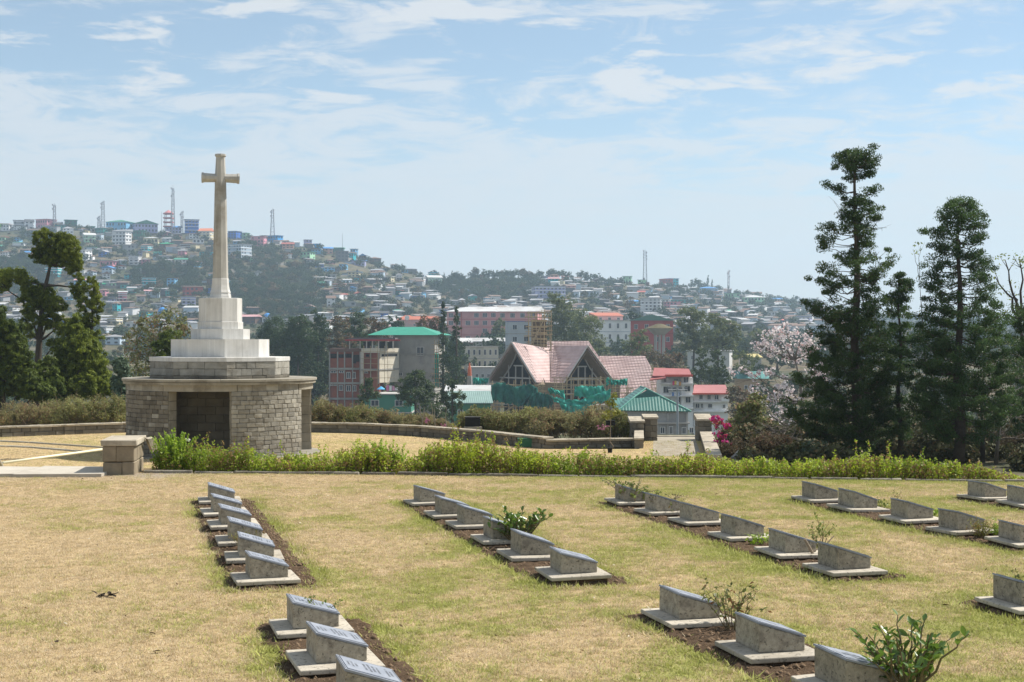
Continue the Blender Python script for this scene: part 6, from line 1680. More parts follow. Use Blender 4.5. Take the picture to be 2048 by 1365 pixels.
for x, y, w, h in ((1330, 761, 6, 8), (1352, 762, 8, 9), (1372, 760, 11, 12), (1332, 780, 12, 14), (1375, 778, 12, 12), (1349, 779, 7, 10), (1376, 800, 11, 13), (1357, 800, 8, 12), (1337, 802, 11, 10)):
    p = at(x, y, 260.9 if (x < 1339 or x > 1362) else 261.9); add_window(wh, p - Vector(wh.location), 0, w * mp, h * mp, 1)
for y in (790, 814):
    q = MB(); q.tube([at(1338, y - 7, 260.3), at(1363, y - 7, 260.3)], 0.04, 4); q.build("railing", conc_l, wh)
wl2 = thing("washing", "coloured washing hung on the white house balcony", "washing", at(1352, 770, 260))
for k, (x, y, colr) in enumerate(((1347, 764, (0.62, 0.08, 0.2)), (1351, 763, (0.65, 0.5, 0.1)), (1355, 764, (0.7, 0.68, 0.65)), (1360, 765, (0.6, 0.3, 0.1)), (1346, 786, (0.1, 0.2, 0.45)), (1351, 787, (0.6, 0.6, 0.62)), (1357, 786, (0.2, 0.3, 0.5)))):
    a = at(x, y, 260.0); MB().box((a.x, a.y, a.z - 0.25), (0.34, 0.04, 0.7)).build("cloth", mat("cloth_b%d" % k, colr, 0.9), wl2)
wp = thing("small_white_house", "white house with a flat pinkish red roof right of the balcony house", "building", at(1421, 850, 262))
wbox(wp, "wall", 1387, 1456, 787, 870, 262, 7, whitew)
q = MB(); q.slab([at(1386, 787.5, 261.3), at(1458, 787.5, 261.3), at(1451, 770, 269), at(1388, 770, 269)], 0.2); q.build("roof", mat("dusty red roof", (0.36, 0.145, 0.14), 0.6, 0.3, 0.2, 0.5), wp)
wbox(wp, "fascia", 1385, 1459, 786.5, 789.5, 260.9, 0.25, mat("bright red fascia", (0.60, 0.09, 0.06), 0.5))
wbox(wp, "floor_band", 1386, 1459, 802.5, 805.5, 261.4, 1.0, whitew)
wbox(wp, "floor_band", 1386, 1459, 822, 825, 261.4, 1.0, whitew)
for x, y, w, h in ((1402, 795, 8, 10), (1418, 795, 8, 10), (1433, 795, 9, 10), (1395, 812, 9, 10), (1404, 812, 6, 10), (1420, 812, 9, 9), (1448, 813, 6, 8), (1400, 835, 9, 10), (1425, 835, 9, 10)):
    p = at(x, y, 261.9); add_window(wp, p - Vector(wp.location), 0, w * mp, h * mp, 1)
wbox(wp, "balcony_wall", 1443, 1459, 796, 803, 261.0, 0.3, whitew)
# lamp post by the path
lp = thing("lamp_post", "tall thin steel floodlight post beyond the gate path", "lamp post", at(1355, 880, 75))
q = MB(); q.tube([at(1355, 885, 75), at(1355, 779, 75)], 0.055, 8); q.build("pole", mat("galvanised steel", (0.40, 0.43, 0.46), 0.45, 0.5, 0.1, metal=0.4), lp)
q = MB(); q.tube([at(1336, 780, 75), at(1374, 780, 75)], 0.03, 6); q.build("crossbar", mat("galvanised steel", (0.4, 0.43, 0.46)), lp)
for x in (1338, 1349, 1361, 1372): 
    a = at(x, 776.5, 74.9); MB().box(a, (0.17, 0.14, 0.09)).build("floodlight", mat("grey lamp housing", (0.22, 0.23, 0.25), 0.5), lp)
# ------------------------------------------------------------------ hillside town: houses
HC = {  # paint: (label word, colour)
 'white': (0.74, 0.74, 0.74), 'cream': (0.66, 0.58, 0.38), 'grey': (0.36, 0.37, 0.38), 'pink': (0.64, 0.27, 0.33), 'lime green': (0.28, 0.56, 0.07), 'mint green': (0.40, 0.68, 0.44),
 'teal': (0.05, 0.36, 0.33), 'sky blue': (0.18, 0.45, 0.70), 'bright blue': (0.03, 0.33, 0.72), 'deep blue': (0.06, 0.17, 0.55), 'lavender': (0.38, 0.38, 0.58), 'salmon': (0.60, 0.32, 0.24), 'brown': (0.17, 0.11, 0.085),
 'dark grey': (0.15, 0.15, 0.155), 'red': (0.42, 0.10, 0.09), 'turquoise': (0.03, 0.46, 0.52), 'pale blue': (0.45, 0.54, 0.62), 'yellow': (0.55, 0.45, 0.14), 'dark green': (0.04, 0.18, 0.13)}
RC = {'tin': (0.33, 0.33, 0.34), 'rusty tin': (0.20, 0.13, 0.095), 'green': (0.06, 0.27, 0.18), 'bright green': (0.03, 0.42, 0.20), 'red': (0.45, 0.12, 0.09), 'orange': (0.58, 0.20, 0.10), 'blue': (0.06, 0.22, 0.48), 'grey': (0.20, 0.20, 0.205), 'white': (0.50, 0.50, 0.495), 'dark': (0.10, 0.10, 0.105), 'pink': (0.50, 0.28, 0.28)}
def wallmat(c): return mat("house paint " + c, HC[c], 0.85, 0.2, 0.12, 0.3, objv=0.12, streak=0.1)
def roofmat(c): return mat("house roof " + c, RC[c], 0.55, 0.35, 0.15, 0.3, objv=0.15)
dark_open = mat("dark windows far away", (0.06, 0.065, 0.075), 0.4, 0.4, 0.1)
stilt_m = mat("concrete foundation", (0.30, 0.29, 0.275), 0.9, 0.1, 0.2, 0.3)
PREF = random.Random(5)
def hill_house(px, pyb, wpx, hpx, wall, roof, rkind, floors, yaw=None, label=None, bands=False, group=None, rng=PREF, dep=None, p=None, wins=True):
    p = p or hill_point(px, pyb); D = p.y; m = D / F
    w, H = wpx * m, hpx * m
    yaw = math.radians(yaw if yaw is not None else rng.uniform(-28, 28))
    d = dep or w * rng.uniform(0.6, 0.9)
    w = w / (abs(math.cos(yaw)) + abs(math.sin(yaw)) * d / w * 0.9)
    rh = {'flat': 0.25, 'gable': H * 0.25, 'gabley': H * 0.30, 'hip': H * 0.22, 'mono': H * 0.14}[rkind]; h = H - rh
    root = thing("house", label or "house on the far hill", "house", (p.x, p.y + d * 0.3, p.z), yaw, group)
    q = MB(); q.box((0, 0, h / 2), (w, d, h)); q.build("wall", wallmat(wall), root, world=False)
    q = MB(); q.box((0, 0, -2.5), (w * 0.96, d * 0.96, 5)); q.build("foundation", stilt_m, root, world=False)
    roof_mb(rkind, w, d, h, rh, 0.5 + 0.03 * w, 0.25).build("roof", roofmat(roof), root, world=False)
    if group and w > 6:
        k2 = int(px * 13 + pyb * 5) % 10
        if k2 < 6:                                     # a lower lean-to built against the side
            s = 1 if k2 % 2 else -1; aw = w * (0.35 + 0.05 * k2); ah = h * (0.55 + 0.04 * k2)
            q = MB(); q.box((s * (w / 2 + aw / 2), -d * 0.08, ah / 2 - 1.5), (aw, d * 0.7, ah + 3)); q.build("lean_to", wallmat(('grey', 'brown', 'white', 'dark grey', 'pale blue', 'cream')[k2]), root, world=False)
            q = MB(); a_ = (w / 2 - 0.05) * s; b_ = (w / 2 + aw + 0.5) * s; f_, g_ = -d * 0.08 - d * 0.35 - 0.4, -d * 0.08 + d * 0.35 + 0.4; z_ = ah + 0.02
            pts = [(a_, f_, z_ + 0.7), (b_, f_, z_), (b_, g_, z_), (a_, g_, z_ + 0.7)]
            q.slab(pts if s > 0 else pts[::-1], -0.14); q.build("lean_to_roof", roofmat(('rusty tin', 'tin', 'grey', 'rusty tin', 'tin', 'dark')[k2]), root, world=False)
        if k2 in (1, 4, 7) and rkind == 'flat':
            q = MB(); q.prism(ngon(w * 0.2, d * 0.1, 0.8, 8), H + 0.02, H + 1.8); q.build("water_tank", roofmat('dark'), root, world=False)
    if wins:
        fh = h / floors; q = MB(); nb = max(2, int(w / 2.6)); ns = max(1, int(d / 3.2)); r2 = random.Random(int(px * 31 + pyb * 7))
        for k in range(floors):
            for b in range(nb):
                if r2.random() < 0.12: continue
                ww = w / nb * r2.choice((0.42, 0.5, 0.55)); q.box((w * ((b + 0.5) / nb - 0.5), -d / 2, (k + 0.52) * fh), (ww, 0.16, fh * 0.46))
            for b in range(ns):
                if r2.random() < 0.2: continue
                for sx in (-1, 1): q.box((sx * w / 2, d * ((b + 0.5) / ns - 0.5), (k + 0.52) * fh), (0.16, d / ns * 0.45, fh * 0.46))
        tag(q.build("windows", dark_open, root, world=False), kind='stuff')
        if bands and floors > 1:
            for k in range(1, floors + 1):
                q = MB(); q.box((0, -0.5, k * fh - (0.15 if k < floors else 0.9)), (w + 0.5, d + 1.2, 0.45)); q.build("floor_band", wallmat('white'), root, world=False)
    return root
NOTABLE = [ # px centre, base y, width, height, wall, roof, kind, floors, bands, label
 (8, 448, 18, 13, 'lime green', 'pink', 'mono', 2, 0, "lime green house at the far left end of the ridge"),
 (36, 450, 24, 18, 'grey', 'dark', 'flat', 2, 1, "grey two storey house second from left on the ridge"),
 (57, 449, 18, 20, 'white', 'dark', 'gable', 3, 0, "pale house with a small raised roof beside the pink ridge house"),
 (90, 450, 36, 19, 'pink', 'pink', 'flat', 2, 0, "wide pink house on the left ridge below the first mast"),
 (114, 444, 20, 15, 'cream', 'dark', 'gable', 2, 0, "cream house directly beneath the leftmost mast"),
 (140, 447, 26, 20, 'dark green', 'green', 'flat', 3, 0, "dark green stepped building on the left ridge"),
 (125, 454, 14, 10, 'pale blue', 'tin', 'flat', 1, 0, "small blue grey house on the edge under the dark green building"),
 (168, 450, 24, 9, 'yellow', 'dark', 'gable', 1, 0, "low yellow house right of the dark green building"),
 (183, 449, 11, 10, 'teal', 'green', 'flat', 2, 0, "tiny teal house between the yellow house and the tall mast"),
 (239, 459, 50, 26, 'sky blue', 'green', 'hip', 2, 0, "long hall with green hipped roof and blue band on the ridge"),
 (382, 458, 30, 28, 'deep blue', 'dark', 'flat', 4, 1, "blue four storey block with white bands on the ridge left of the cross"),
 (345, 462, 34, 16, 'lavender', 'blue', 'gable', 2, 0, "blue roofed house between the gabled hall and the water tower"),
 (235, 466, 24, 12, 'salmon', 'pink', 'flat', 2, 1, "small salmon house under the long green hall"),
 (205, 470, 26, 15, 'teal', 'tin', 'mono', 2, 0, "teal house left of the pale four storey block"),
 (242, 492, 34, 33, 'white', 'tin', 'mono', 4, 1, "pale four storey apartment block below the ridge at left"),
 (176, 486, 26, 20, 'mint green', 'white', 'gable', 2, 1, "light green two storey house right of the pine top"),
 (278, 480, 22, 18, 'dark green', 'green', 'flat', 2, 0, "dark green house below the gabled hall"),
 (302, 488, 30, 14, 'cream', 'white', 'hip', 1, 0, "cream house with curved pale roof below the gabled hall"),
 (166, 522, 26, 22, 'white', 'white', 'flat', 3, 1, "white three storey house just right of the pine crown"),
 (178, 505, 24, 11, 'pale blue', 'green', 'mono', 2, 0, "pale house with a green roof above the white three storey house"),
 (256, 514, 24, 24, 'grey', 'white', 'flat', 3, 0, "tall grey house with a pale flat roof below the apartment block"),
 (269, 531, 22, 18, 'white', 'white', 'flat', 3, 1, "white balconied house below the tall grey house"),
 (217, 534, 34, 13, 'pink', 'white', 'mono', 1, 0, "wide pale pink house in the middle of the left slope"),
 (332, 499, 26, 13, 'brown', 'bright green', 'hip', 1, 0, "brown house with a bright green roof left of the cross shaft"),
 (197, 578, 22, 13, 'teal', 'bright green', 'hip', 1, 0, "teal house with a vivid green roof beside the slender pine"),
 (216, 548, 24, 16, 'pale blue', 'blue', 'gabley', 2, 0, "pale blue gabled house below the wide pale pink house"),
 (296, 578, 30, 22, 'turquoise', 'tin', 'flat', 3, 1, "turquoise three storey house with white bands on the left slope"),
 (411, 481, 26, 24, 'cream', 'orange', 'gable', 3, 1, "cream house with an orange roof touching the left of the cross shaft"),
 (396, 488, 24, 10, 'white', 'cream' if False else 'white', 'flat', 1, 0, "long low white house left of the cream house by the cross"),
 (384, 592, 40, 20, 'red', 'rusty tin', 'mono', 2, 0, "long reddish house with many openings left of the cross foot"),
 (375, 616, 32, 22, 'lavender', 'white', 'flat', 3, 1, "lavender three storey house left of the cross pedestal"),
 (478, 517, 40, 28, 'pale blue', 'tin', 'flat', 4, 1, "large pale four storey block just right of the cross shaft"),
 (517, 494, 28, 20, 'pink', 'pink', 'flat', 3, 0, "pink block between the cross and the bright blue house"),
 (550, 480, 28, 15, 'bright blue', 'blue', 'flat', 2, 0, "bright blue house below the mast right of the cross"),
 (528, 472, 14, 12, 'grey', 'dark', 'flat', 2, 0, "small grey house on the ridge left of the bright blue house"),
 (488, 474, 18, 12, 'mint green', 'green', 'flat', 2, 0, "pale green house on the ridge just right of the cross"),
 (615, 480, 16, 16, 'lavender', 'dark', 'flat', 3, 0, "lavender tower house on the ridge right of the bright blue house"),
 (633, 498, 15, 10, 'bright blue', 'blue', 'flat', 1, 0, "small bright blue house below the lavender tower house"),
 (672, 486, 30, 10, 'dark green', 'bright green', 'mono', 1, 0, "green tarpaulin roofed house at the right end of the town ridge"),
 (708, 494, 14, 14, 'sky blue', 'grey', 'flat', 2, 0, "blue house with bare roof posts at the right end of the ridge"),
 (683, 524, 26, 21, 'dark grey', 'rusty tin', 'flat', 3, 0, "dark brick house with open bays on the right slope"),
 (705, 522, 12, 15, 'turquoise', 'tin', 'flat', 2, 0, "turquoise house right of the dark brick house"),
 (614, 520, 28, 15, 'mint green', 'green', 'flat', 2, 0, "light green two storey house in the middle slope right of the cross"),
 (575, 500, 24, 14, 'salmon', 'red', 'gable', 2, 0, "salmon house with red roof below the bright blue house"),
 (573, 518, 26, 9, 'white', 'orange', 'flat', 1, 0, "long white house with orange trim below the salmon house"),
 (663, 560, 18, 10, 'grey', 'white', 'mono', 1, 0, "white roofed house at the edge of the wooded slope"),
 (690, 569, 24, 10, 'pale blue', 'white', 'gable', 1, 0, "pair roofed white house right of the wooded slope"),
 (739, 566, 18, 9, 'pale blue', 'tin', 'gable', 1, 0, "pale tin roofed house on the bare slope"),
 (760, 572, 18, 9, 'white', 'white', 'mono', 1, 0, "white roofed house stepping down the bare slope"),
 (630, 604, 14, 8, 'dark grey', 'white', 'mono', 1, 0, "little white roofed hut above the dark wood"),
 (696, 614, 28, 10, 'grey', 'white', 'mono', 1, 0, "long house with a pale cream roof above the dark wood"),
 (682, 598, 22, 10, 'white', 'red', 'gable', 1, 0, "white house with a red roof above the long cream roof"),
 (734, 586, 20, 14, 'brown', 'rusty tin', 'gable', 2, 0, "brown house with rusty roof low on the bare slope"),
 (769, 597, 26, 14, 'brown', 'rusty tin', 'mono', 2, 0, "row of brown roofs left of the green shed"),
 (797, 592, 16, 10, 'dark green', 'red', 'flat', 1, 0, "dark green shed with a red roof on the lower slope"),
 (765, 620, 22, 13, 'white', 'white', 'flat', 2, 0, "white house above the orange roofs"),
 (867, 571, 32, 20, 'mint green', 'white', 'gable', 3, 1, "pale green white banded house at the foot of the wooded knoll"),
 (955, 562, 20, 11, 'pink', 'red', 'hip', 1, 0, "red roofed house half hidden in the wooded knoll"),
 (1097, 598, 66, 24, 'lavender', 'white', 'flat', 3, 1, "long blue and white school with many windows in the middle distance"),
 (1174, 593, 48, 13, 'pale blue', 'white', 'hip', 1, 0, "long low house with a white roof right of the blue school"),
 (1222, 594, 14, 13, 'white', 'white', 'gable', 1, 0, "small white gabled house right of the long white roof"),
 (1255, 559, 19, 14, 'mint green', 'green', 'flat', 2, 0, "mint green house on the right ridge left of the mast"),
 (1333, 557, 24, 15, 'red', 'red', 'flat', 2, 0, "red house on the right ridge"),
 (1344, 572, 25, 17, 'turquoise', 'turquoise' if False else 'blue', 'flat', 3, 0, "turquoise block in front of the red ridge house"),
 (1416, 588, 38, 14, 'sky blue', 'blue', 'hip', 2, 1, "blue house with a blue roof below the right ridge"),
 (1508, 611, 40, 20, 'mint green', 'white', 'hip', 2, 0, "pale mint house with a white roof near the right end of the ridge"),
 (1465, 603, 30, 16, 'mint green', 'green', 'flat', 2, 0, "dull green house left of the pale mint house"),
 (1303, 630, 44, 33, 'white', 'white', 'flat', 5, 1, "white stepped five storey block above the red building"),
 (1345, 618, 30, 14, 'pink', 'pink', 'flat', 2, 0, "pink house right of the white stepped block"),
 (1365, 607, 50, 8, 'teal', 'tin', 'mono', 1, 0, "long shed with a pale green roof above the eucalyptus"),
 (1608, 650, 36, 18, 'lavender', 'white', 'flat', 2, 1, "lavender building beside the tallest conifer"),
 (1580, 640, 30, 10, 'salmon', 'pink', 'mono', 1, 0, "salmon roofed house left of the lavender building"),
 (1540, 632, 24, 9, 'white', 'tin', 'mono', 1, 0, "white roofed house at the bend of the far road"),
 (1522, 644, 26, 9, 'dark green', 'green', 'mono', 1, 0, "dark green shed below the bend of the far road"),
 (70, 655, 60, 18, 'cream', 'blue', 'mono', 2, 0, "long cream and red house seen behind the pine trunk"),
 (228, 690, 34, 20, 'pale blue', 'pale blue' if False else 'tin', 'hip', 2, 0, "pale blue house beside the leafy tree at left"),
 (222, 650, 36, 16, 'cream', 'tin', 'flat', 2, 1, "cream flat roofed house low on the left slope"),
 (245, 672, 16, 18, 'salmon', 'salmon' if False else 'orange', 'flat', 2, 0, "narrow salmon house low on the left slope"),
 (205, 668, 30, 14, 'pale blue', 'white', 'mono', 2, 1, "white balconied house low on the left slope"),
 (262, 655, 26, 12, 'white', 'white', 'gabley', 1, 0, "white gabled house low on the left slope"),
 (350, 640, 34, 14, 'pale blue', 'tin', 'mono', 2, 0, "pale house half hidden behind the leafy tree"),
 (500, 648, 36, 18, 'brown', 'pink', 'gable', 2, 0, "brown house with pink roof right of the monument steps"),
 (540, 646, 30, 12, 'white', 'tin', 'mono', 1, 0, "white tin roofed house left of the dark wood"),
]
for r in NOTABLE:
    hill_house(r[0], r[1], r[2], r[3], r[4], r[5], r[6], r[7], None, r[9], bool(r[8]))
# the gabled hall and the blue tarpaulin domes
h = hill_house(283, 461, 58, 25, 'lavender', 'green', 'gabley', 2, 24, "big hall with a green roof and pale gable front on the left ridge", False, dep=26)
used = [(r[0], r[1], r[2], r[3]) for r in NOTABLE] + [(283, 461, 58, 25)]
def zone(px, py):
    for a, b, s in ((-200, 60, "at the far left"), (60, 160, "behind the leaning pine"), (160, 250, "below the long green hall"), (250, 330, "below the gabled hall"), (330, 430, "just left of the cross"), (430, 520, "just right of the cross"), (520, 600, "below the bright blue house"),
                    (600, 700, "below the lavender tower house"), (700, 790, "on the falling end of the town ridge"), (790, 880, "left of the pale green banded house"), (880, 1000, "left of the wooded knoll"), (1000, 1080, "left of the blue school"), (1080, 1180, "around the blue school"), (1180, 1280, "left of the right hand mast"),
                    (1280, 1380, "near the turquoise block"), (1380, 1480, "below the right end trees"), (1480, 1580, "near the pale mint house"), (1580, 2100, "behind the tallest conifer")):
        if a <= px < b: return s
    return "beyond the trees"
def short_label(s):
    for w in (" on the left ridge", " with many", " directly", " beside the pink", " half hidden", " touching"):
        if w in s: return s.split(w)[0] + (" on the ridge" if "ridge" in w else "")
    return " ".join(s.split()[:11])
def band(px, py):
    f = (py - np.interp(px, SKY_PX, SKY_PY)) / max(1, 660 - np.interp(px, SKY_PX, SKY_PY))
    return "on the ridge" if f < 0.12 else "high on the slope" if f < 0.35 else "midway down the slope" if f < 0.65 else "low on the slope"
rr = random.Random(77); made = 0; tries = 0
seen_labels = {}
wood = [(500, 560, 120, 62), (560, 600, 90, 50), (980, 575, 110, 26), (330, 560, 60, 26), (40, 560, 60, 40), (840, 535, 30, 10)]
while made < 225 and tries < 9000:
    tries += 1
    px = rr.uniform(-10, 1640) if rr.random() > 0.6 else rr.uniform(-10, 800); sk = float(np.interp(px, SKY_PX, SKY_PY))
    py = sk + (656 - sk) * rr.random() ** 1.5 + 3
    if any(((px - a) / c) ** 2 + ((py - b) / d) ** 2 < 1 and rr.random() < 0.9 for a, b, c, d in wood): continue
    big = 1.0 if px < 760 else 0.9
    w = rr.uniform(14, 28) * big; hh = rr.uniform(8, 15) * big; fl = 1 if hh < 9.5 else 2
    if rr.random() < 0.12: hh *= 1.5; fl = 3
    if any(abs(px - a) < (w + c) * 0.46 and abs(py - b) < (hh + d) * 0.36 for a, b, c, d in used): continue
    wall = rr.choice(['white', 'white', 'white', 'grey', 'pale blue', 'sky blue', 'deep blue', 'brown', 'turquoise', 'cream', 'pink', 'mint green', 'teal', 'sky blue', 'lavender', 'salmon'])
    roof = rr.choice(['tin', 'tin', 'tin', 'white', 'rusty tin', 'rusty tin', 'rusty tin', 'rusty tin', 'grey', 'grey', 'red', 'green', 'blue', 'dark', 'dark', 'pink'])
    kind = rr.choice(['mono', 'gable', 'gable', 'flat', 'hip', 'gabley'])
    nmr = {'tin': 'tin', 'white': 'white', 'rusty tin': 'rusty', 'grey': 'grey', 'red': 'red', 'green': 'green', 'blue': 'blue', 'dark': 'dark', 'pink': 'pink'}[roof]
    lab = f"{['', 'small', 'two storey', 'three storey'][fl]} {wall} house with a {nmr} {'flat roof' if kind == 'flat' else 'roof'} {band(px, py)} {zone(px, py)}"
    if len(lab.split()) > 16: lab = lab.replace("midway down the slope", "midway down").replace("low on the slope", "low down").replace("high on the slope", "high up")
    if len(lab.split()) > 16: lab = lab.replace(" falling", "").replace(" with a ", ", ").replace("of the pale green banded house", "of the pale green house")
    if len(lab.split()) > 16: continue
    if lab in seen_labels: continue
    seen_labels[lab] = 1
    hill_house(px, py, w, hh, wall, roof, kind, fl, None, lab, rr.random() < 0.3, "houses scattered over the far hillside", rr)
    used.append((px, py, w, hh)); made += 1
# smaller huts and roofs past counting, joined into one mass
hut = MB(); hut_m = [wallmat('dark grey'), wallmat('grey'), wallmat('white'), roofmat('tin'), roofmat('white'), roofmat('rusty tin'), roofmat('grey'), wallmat('pale blue')]
tries = 0; k = 0
while k < 500 and tries < 20000:
    tries += 1
    px = rr.uniform(-200, 1750) if rr.random() > 0.35 else rr.uniform(740, 1640); sk = float(np.interp(px, SKY_PX, SKY_PY)); py = sk + (664 - sk) * rr.random() + 1
    if any(((px - a) / c) ** 2 + ((py - b) / d) ** 2 < 1 and rr.random() < 0.85 for a, b, c, d in wood): continue
    p = hill_point(px, py); w, d, h = rr.uniform(4, 9), rr.uniform(4, 7), rr.uniform(2.2, 4.2); rz = rr.uniform(-0.6, 0.6)
    hut.box((p.x, p.y, p.z + h / 2 - 1), (w, d, h + 2), rz, rr.choice((0, 0, 0, 1, 1, 2, 7)))
    t = rr.uniform(0.1, 0.5); rm = rr.choice((3, 3, 4, 5, 5, 5, 6, 6)); co, si = math.cos(rz), math.sin(rz); a, b = w / 2 + .5, d / 2 + .5
    c = [(p.x + x * co - y * si, p.y + x * si + y * co) for x, y in ((-a, -b), (a, -b), (a, b), (-a, b))]
    z = p.z + h + 0.02
    hut.add([(*c[0], z), (*c[1], z), (*c[2], z + 1.3 * t + .5), (*c[3], z + 1.3 * t + .5), (*c[0], z + .2), (*c[1], z + .2), (*c[2], z + 1.3 * t + .7), (*c[3], z + 1.3 * t + .7)],
            [(3, 2, 1, 0), (4, 5, 6, 7), (0, 1, 5, 4), (1, 2, 6, 5), (2, 3, 7, 6), (3, 0, 4, 7)], rm)
    k += 1
tag(hut.build("hillside_huts", hut_m), "mass of small huts and roofs filling the far hillside between the houses", "huts", kind='stuff')
# terrace retaining walls and lanes
tw_ = MB()
for i in range(90):
    px = rr.uniform(-60, 1620); sk = float(np.interp(px, SKY_PX, SKY_PY)); py = sk + (655 - sk) * rr.random() + 6
    a, b = hill_point(px, py), hill_point(px + rr.uniform(14, 46), py + rr.uniform(-3, 3))
    if (a - b).length > 60: continue
    tw_.prism([(a.x, a.y), (b.x, b.y), (b.x, b.y + 1), (a.x, a.y + 1)], min(a.z, b.z) - 2, max(a.z, b.z) + rr.uniform(0.5, 2.2))
tag(tw_.build("retaining_walls", mat("grey retaining wall", (0.27, 0.25, 0.22), 0.95, 0.1, 0.3, 0.3)), "retaining walls of the terraces on the far hillside", "walls", kind='stuff')
for lb, px, py in (("blue tarpaulin dome low on the slope left of the monument", 325, 628), ("blue tarpaulin dome low on the slope right of the monument", 535, 640)):
    p = hill_point(px, py); root = thing("tarpaulin_dome", lb, "tarpaulin", p, 0, "blue tarpaulin domes on the lower slope")
    q = MB(); n = 10; r = 3.0
    for i in range(4):
        a0, a1 = i * PI / 8, (i + 1) * PI / 8
        q.frustum(ngon(p.x, p.y, r * math.cos(a0), n), p.z + r * 1.3 * math.sin(a0), ngon(p.x, p.y, max(0.02, r * math.cos(a1)), n), p.z + r * 1.3 * math.sin(a1))
    q.build("cover", mat("blue tarpaulin bright", (0.04, 0.24, 0.58), 0.6), root)
    MB().box((p.x, p.y, p.z - 1.0), (7, 7, 2.0)).build("platform", stilt_m, root)

# ------------------------------------------------------------------ masts
mast_m = mat("galvanised mast steel", (0.26, 0.27, 0.30), 0.6, 0.4, 0.1)
mast_r = mat("red mast steel", (0.42, 0.12, 0.10), 0.6, 0.4, 0.1)
def mast(label, px, pyb, pyt, wb, wt_, dishes=3, thin=False, bands=False):
    p = hill_point(px, pyb); m = p.y / F; H = (pyb - pyt) * m; root = thing("lattice_mast", label, "mast", p, 0, "radio masts on the ridge")
    legs = []; r = 0.20 if not thin else 0.12
    q = MB()
    if thin:
        MB().tube([(p.x, p.y, p.z - 1), (p.x, p.y, p.z + H)], 0.28, 6, 0, 0.12).build("pole", mast_m, root)
        return root
    wb, wt_ = wb * m / 2, wt_ * m / 2; n = max(5, int(H / 4.5))
    for sx, sy in ((-1, -1), (1, -1), (1, 1), (-1, 1)):
        l = MB(); l.tube([(p.x + sx * wb, p.y + sy * wb, p.z - 1), (p.x + sx * wt_, p.y + sy * wt_, p.z + H * 0.96)], r, 5); l.build("leg", mast_m, root)
    for i in range(n):
        f0, f1 = i / n, (i + 1) / n; w0, w1 = wb + (wt_ - wb) * f0, wb + (wt_ - wb) * f1; z0, z1 = p.z + H * .96 * f0, p.z + H * .96 * f1
        c0 = [(-w0, -w0), (w0, -w0), (w0, w0), (-w0, w0)]; c1 = [(-w1, -w1), (w1, -w1), (w1, w1), (-w1, w1)]
        for a in range(4):
            b = (a + 1) % 4
            q.tube([(p.x + c0[a][0], p.y + c0[a][1], z0), (p.x + c1[b][0], p.y + c1[b][1], z1)], r * 0.6, 3)
            q.tube([(p.x + c1[a][0], p.y + c1[a][1], z1), (p.x + c1[b][0], p.y + c1[b][1], z1)], r * 0.6, 3)
    tag(q.build("bracing", mast_r if bands else mast_m, root), kind='stuff')
    MB().tube([(p.x, p.y, p.z + H * 0.95), (p.x, p.y, p.z + H * 1.03)], 0.12, 4).build("antenna", mast_m, root)
    for k in range(dishes):
        z = p.z + H * (0.72 + 0.24 * k / max(1, dishes - 1)); s = (-1) ** k
        d = MB(); d.box((p.x + s * (wt_ + 0.5), p.y - wt_ - 0.4, z), (1.0, 0.5, 1.6)); d.build("panel_antenna", mat("white antenna", (0.5, 0.5, 0.52), 0.6), root)
mast("leftmost lattice mast on the ridge above the cream house", 109, 450, 400, 5, 3.5, 4)
mast("lattice mast standing left of the long green hall", 206, 455, 393, 7, 4, 5)
mast("short ghostly mast just left of the taller mast by the green hall", 198, 455, 424, 6, 3, 3)
mast("tallest lattice mast behind the red water tower", 346, 470, 374, 7, 3.2, 4)
mast("thin antenna pole left of the red water tower", 323, 460, 416, 3, 2, 0, True)
mast("lattice mast above the blue four storey block", 364, 450, 405, 4, 3.5, 3)
mast("lattice mast standing on the bright blue house", 545, 472, 404, 9, 3.5, 5)
mast("thin pole at the right end of the town ridge", 685, 490, 450, 2, 2, 0, True)
mast("tall twin legged lattice mast on the right hand ridge", 1290, 556, 486, 8, 4, 6)
mast("thin red and grey lattice mast at the right end of the ridge", 1457, 575, 530, 3.4, 2.4, 3, False, True)
wtp = hill_point(337, 458); m = wtp.y / F
rt = thing("water_tower", "red and white tiered water tower on the left ridge", "tower", wtp)
for sx in (-1, 1):
    for sy in (-1, 1): MB().tube([(wtp.x + sx * 3.2, wtp.y + sy * 3.2, wtp.z - 1), (wtp.x + sx * 2.6, wtp.y + sy * 2.6, wtp.z + 40 * m)], 0.35, 5).build("leg", mat("white tower leg", (0.55, 0.52, 0.5), 0.7), rt)
for k in range(4):
    z = wtp.z + (14 + 8.5 * k) * m; MB().box((wtp.x, wtp.y, z), (8.0, 8.0, 1.0)).build("platform", mat("red tower platform", (0.42, 0.12, 0.11), 0.7), rt)
q = MB(); z = wtp.z + 41 * m; q.frustum(ngon(wtp.x, wtp.y, 4.6, 8), z, ngon(wtp.x, wtp.y, 0.3, 8), z + 2.6); q.build("roof", mat("pink tower roof", (0.55, 0.2, 0.2), 0.7), rt)

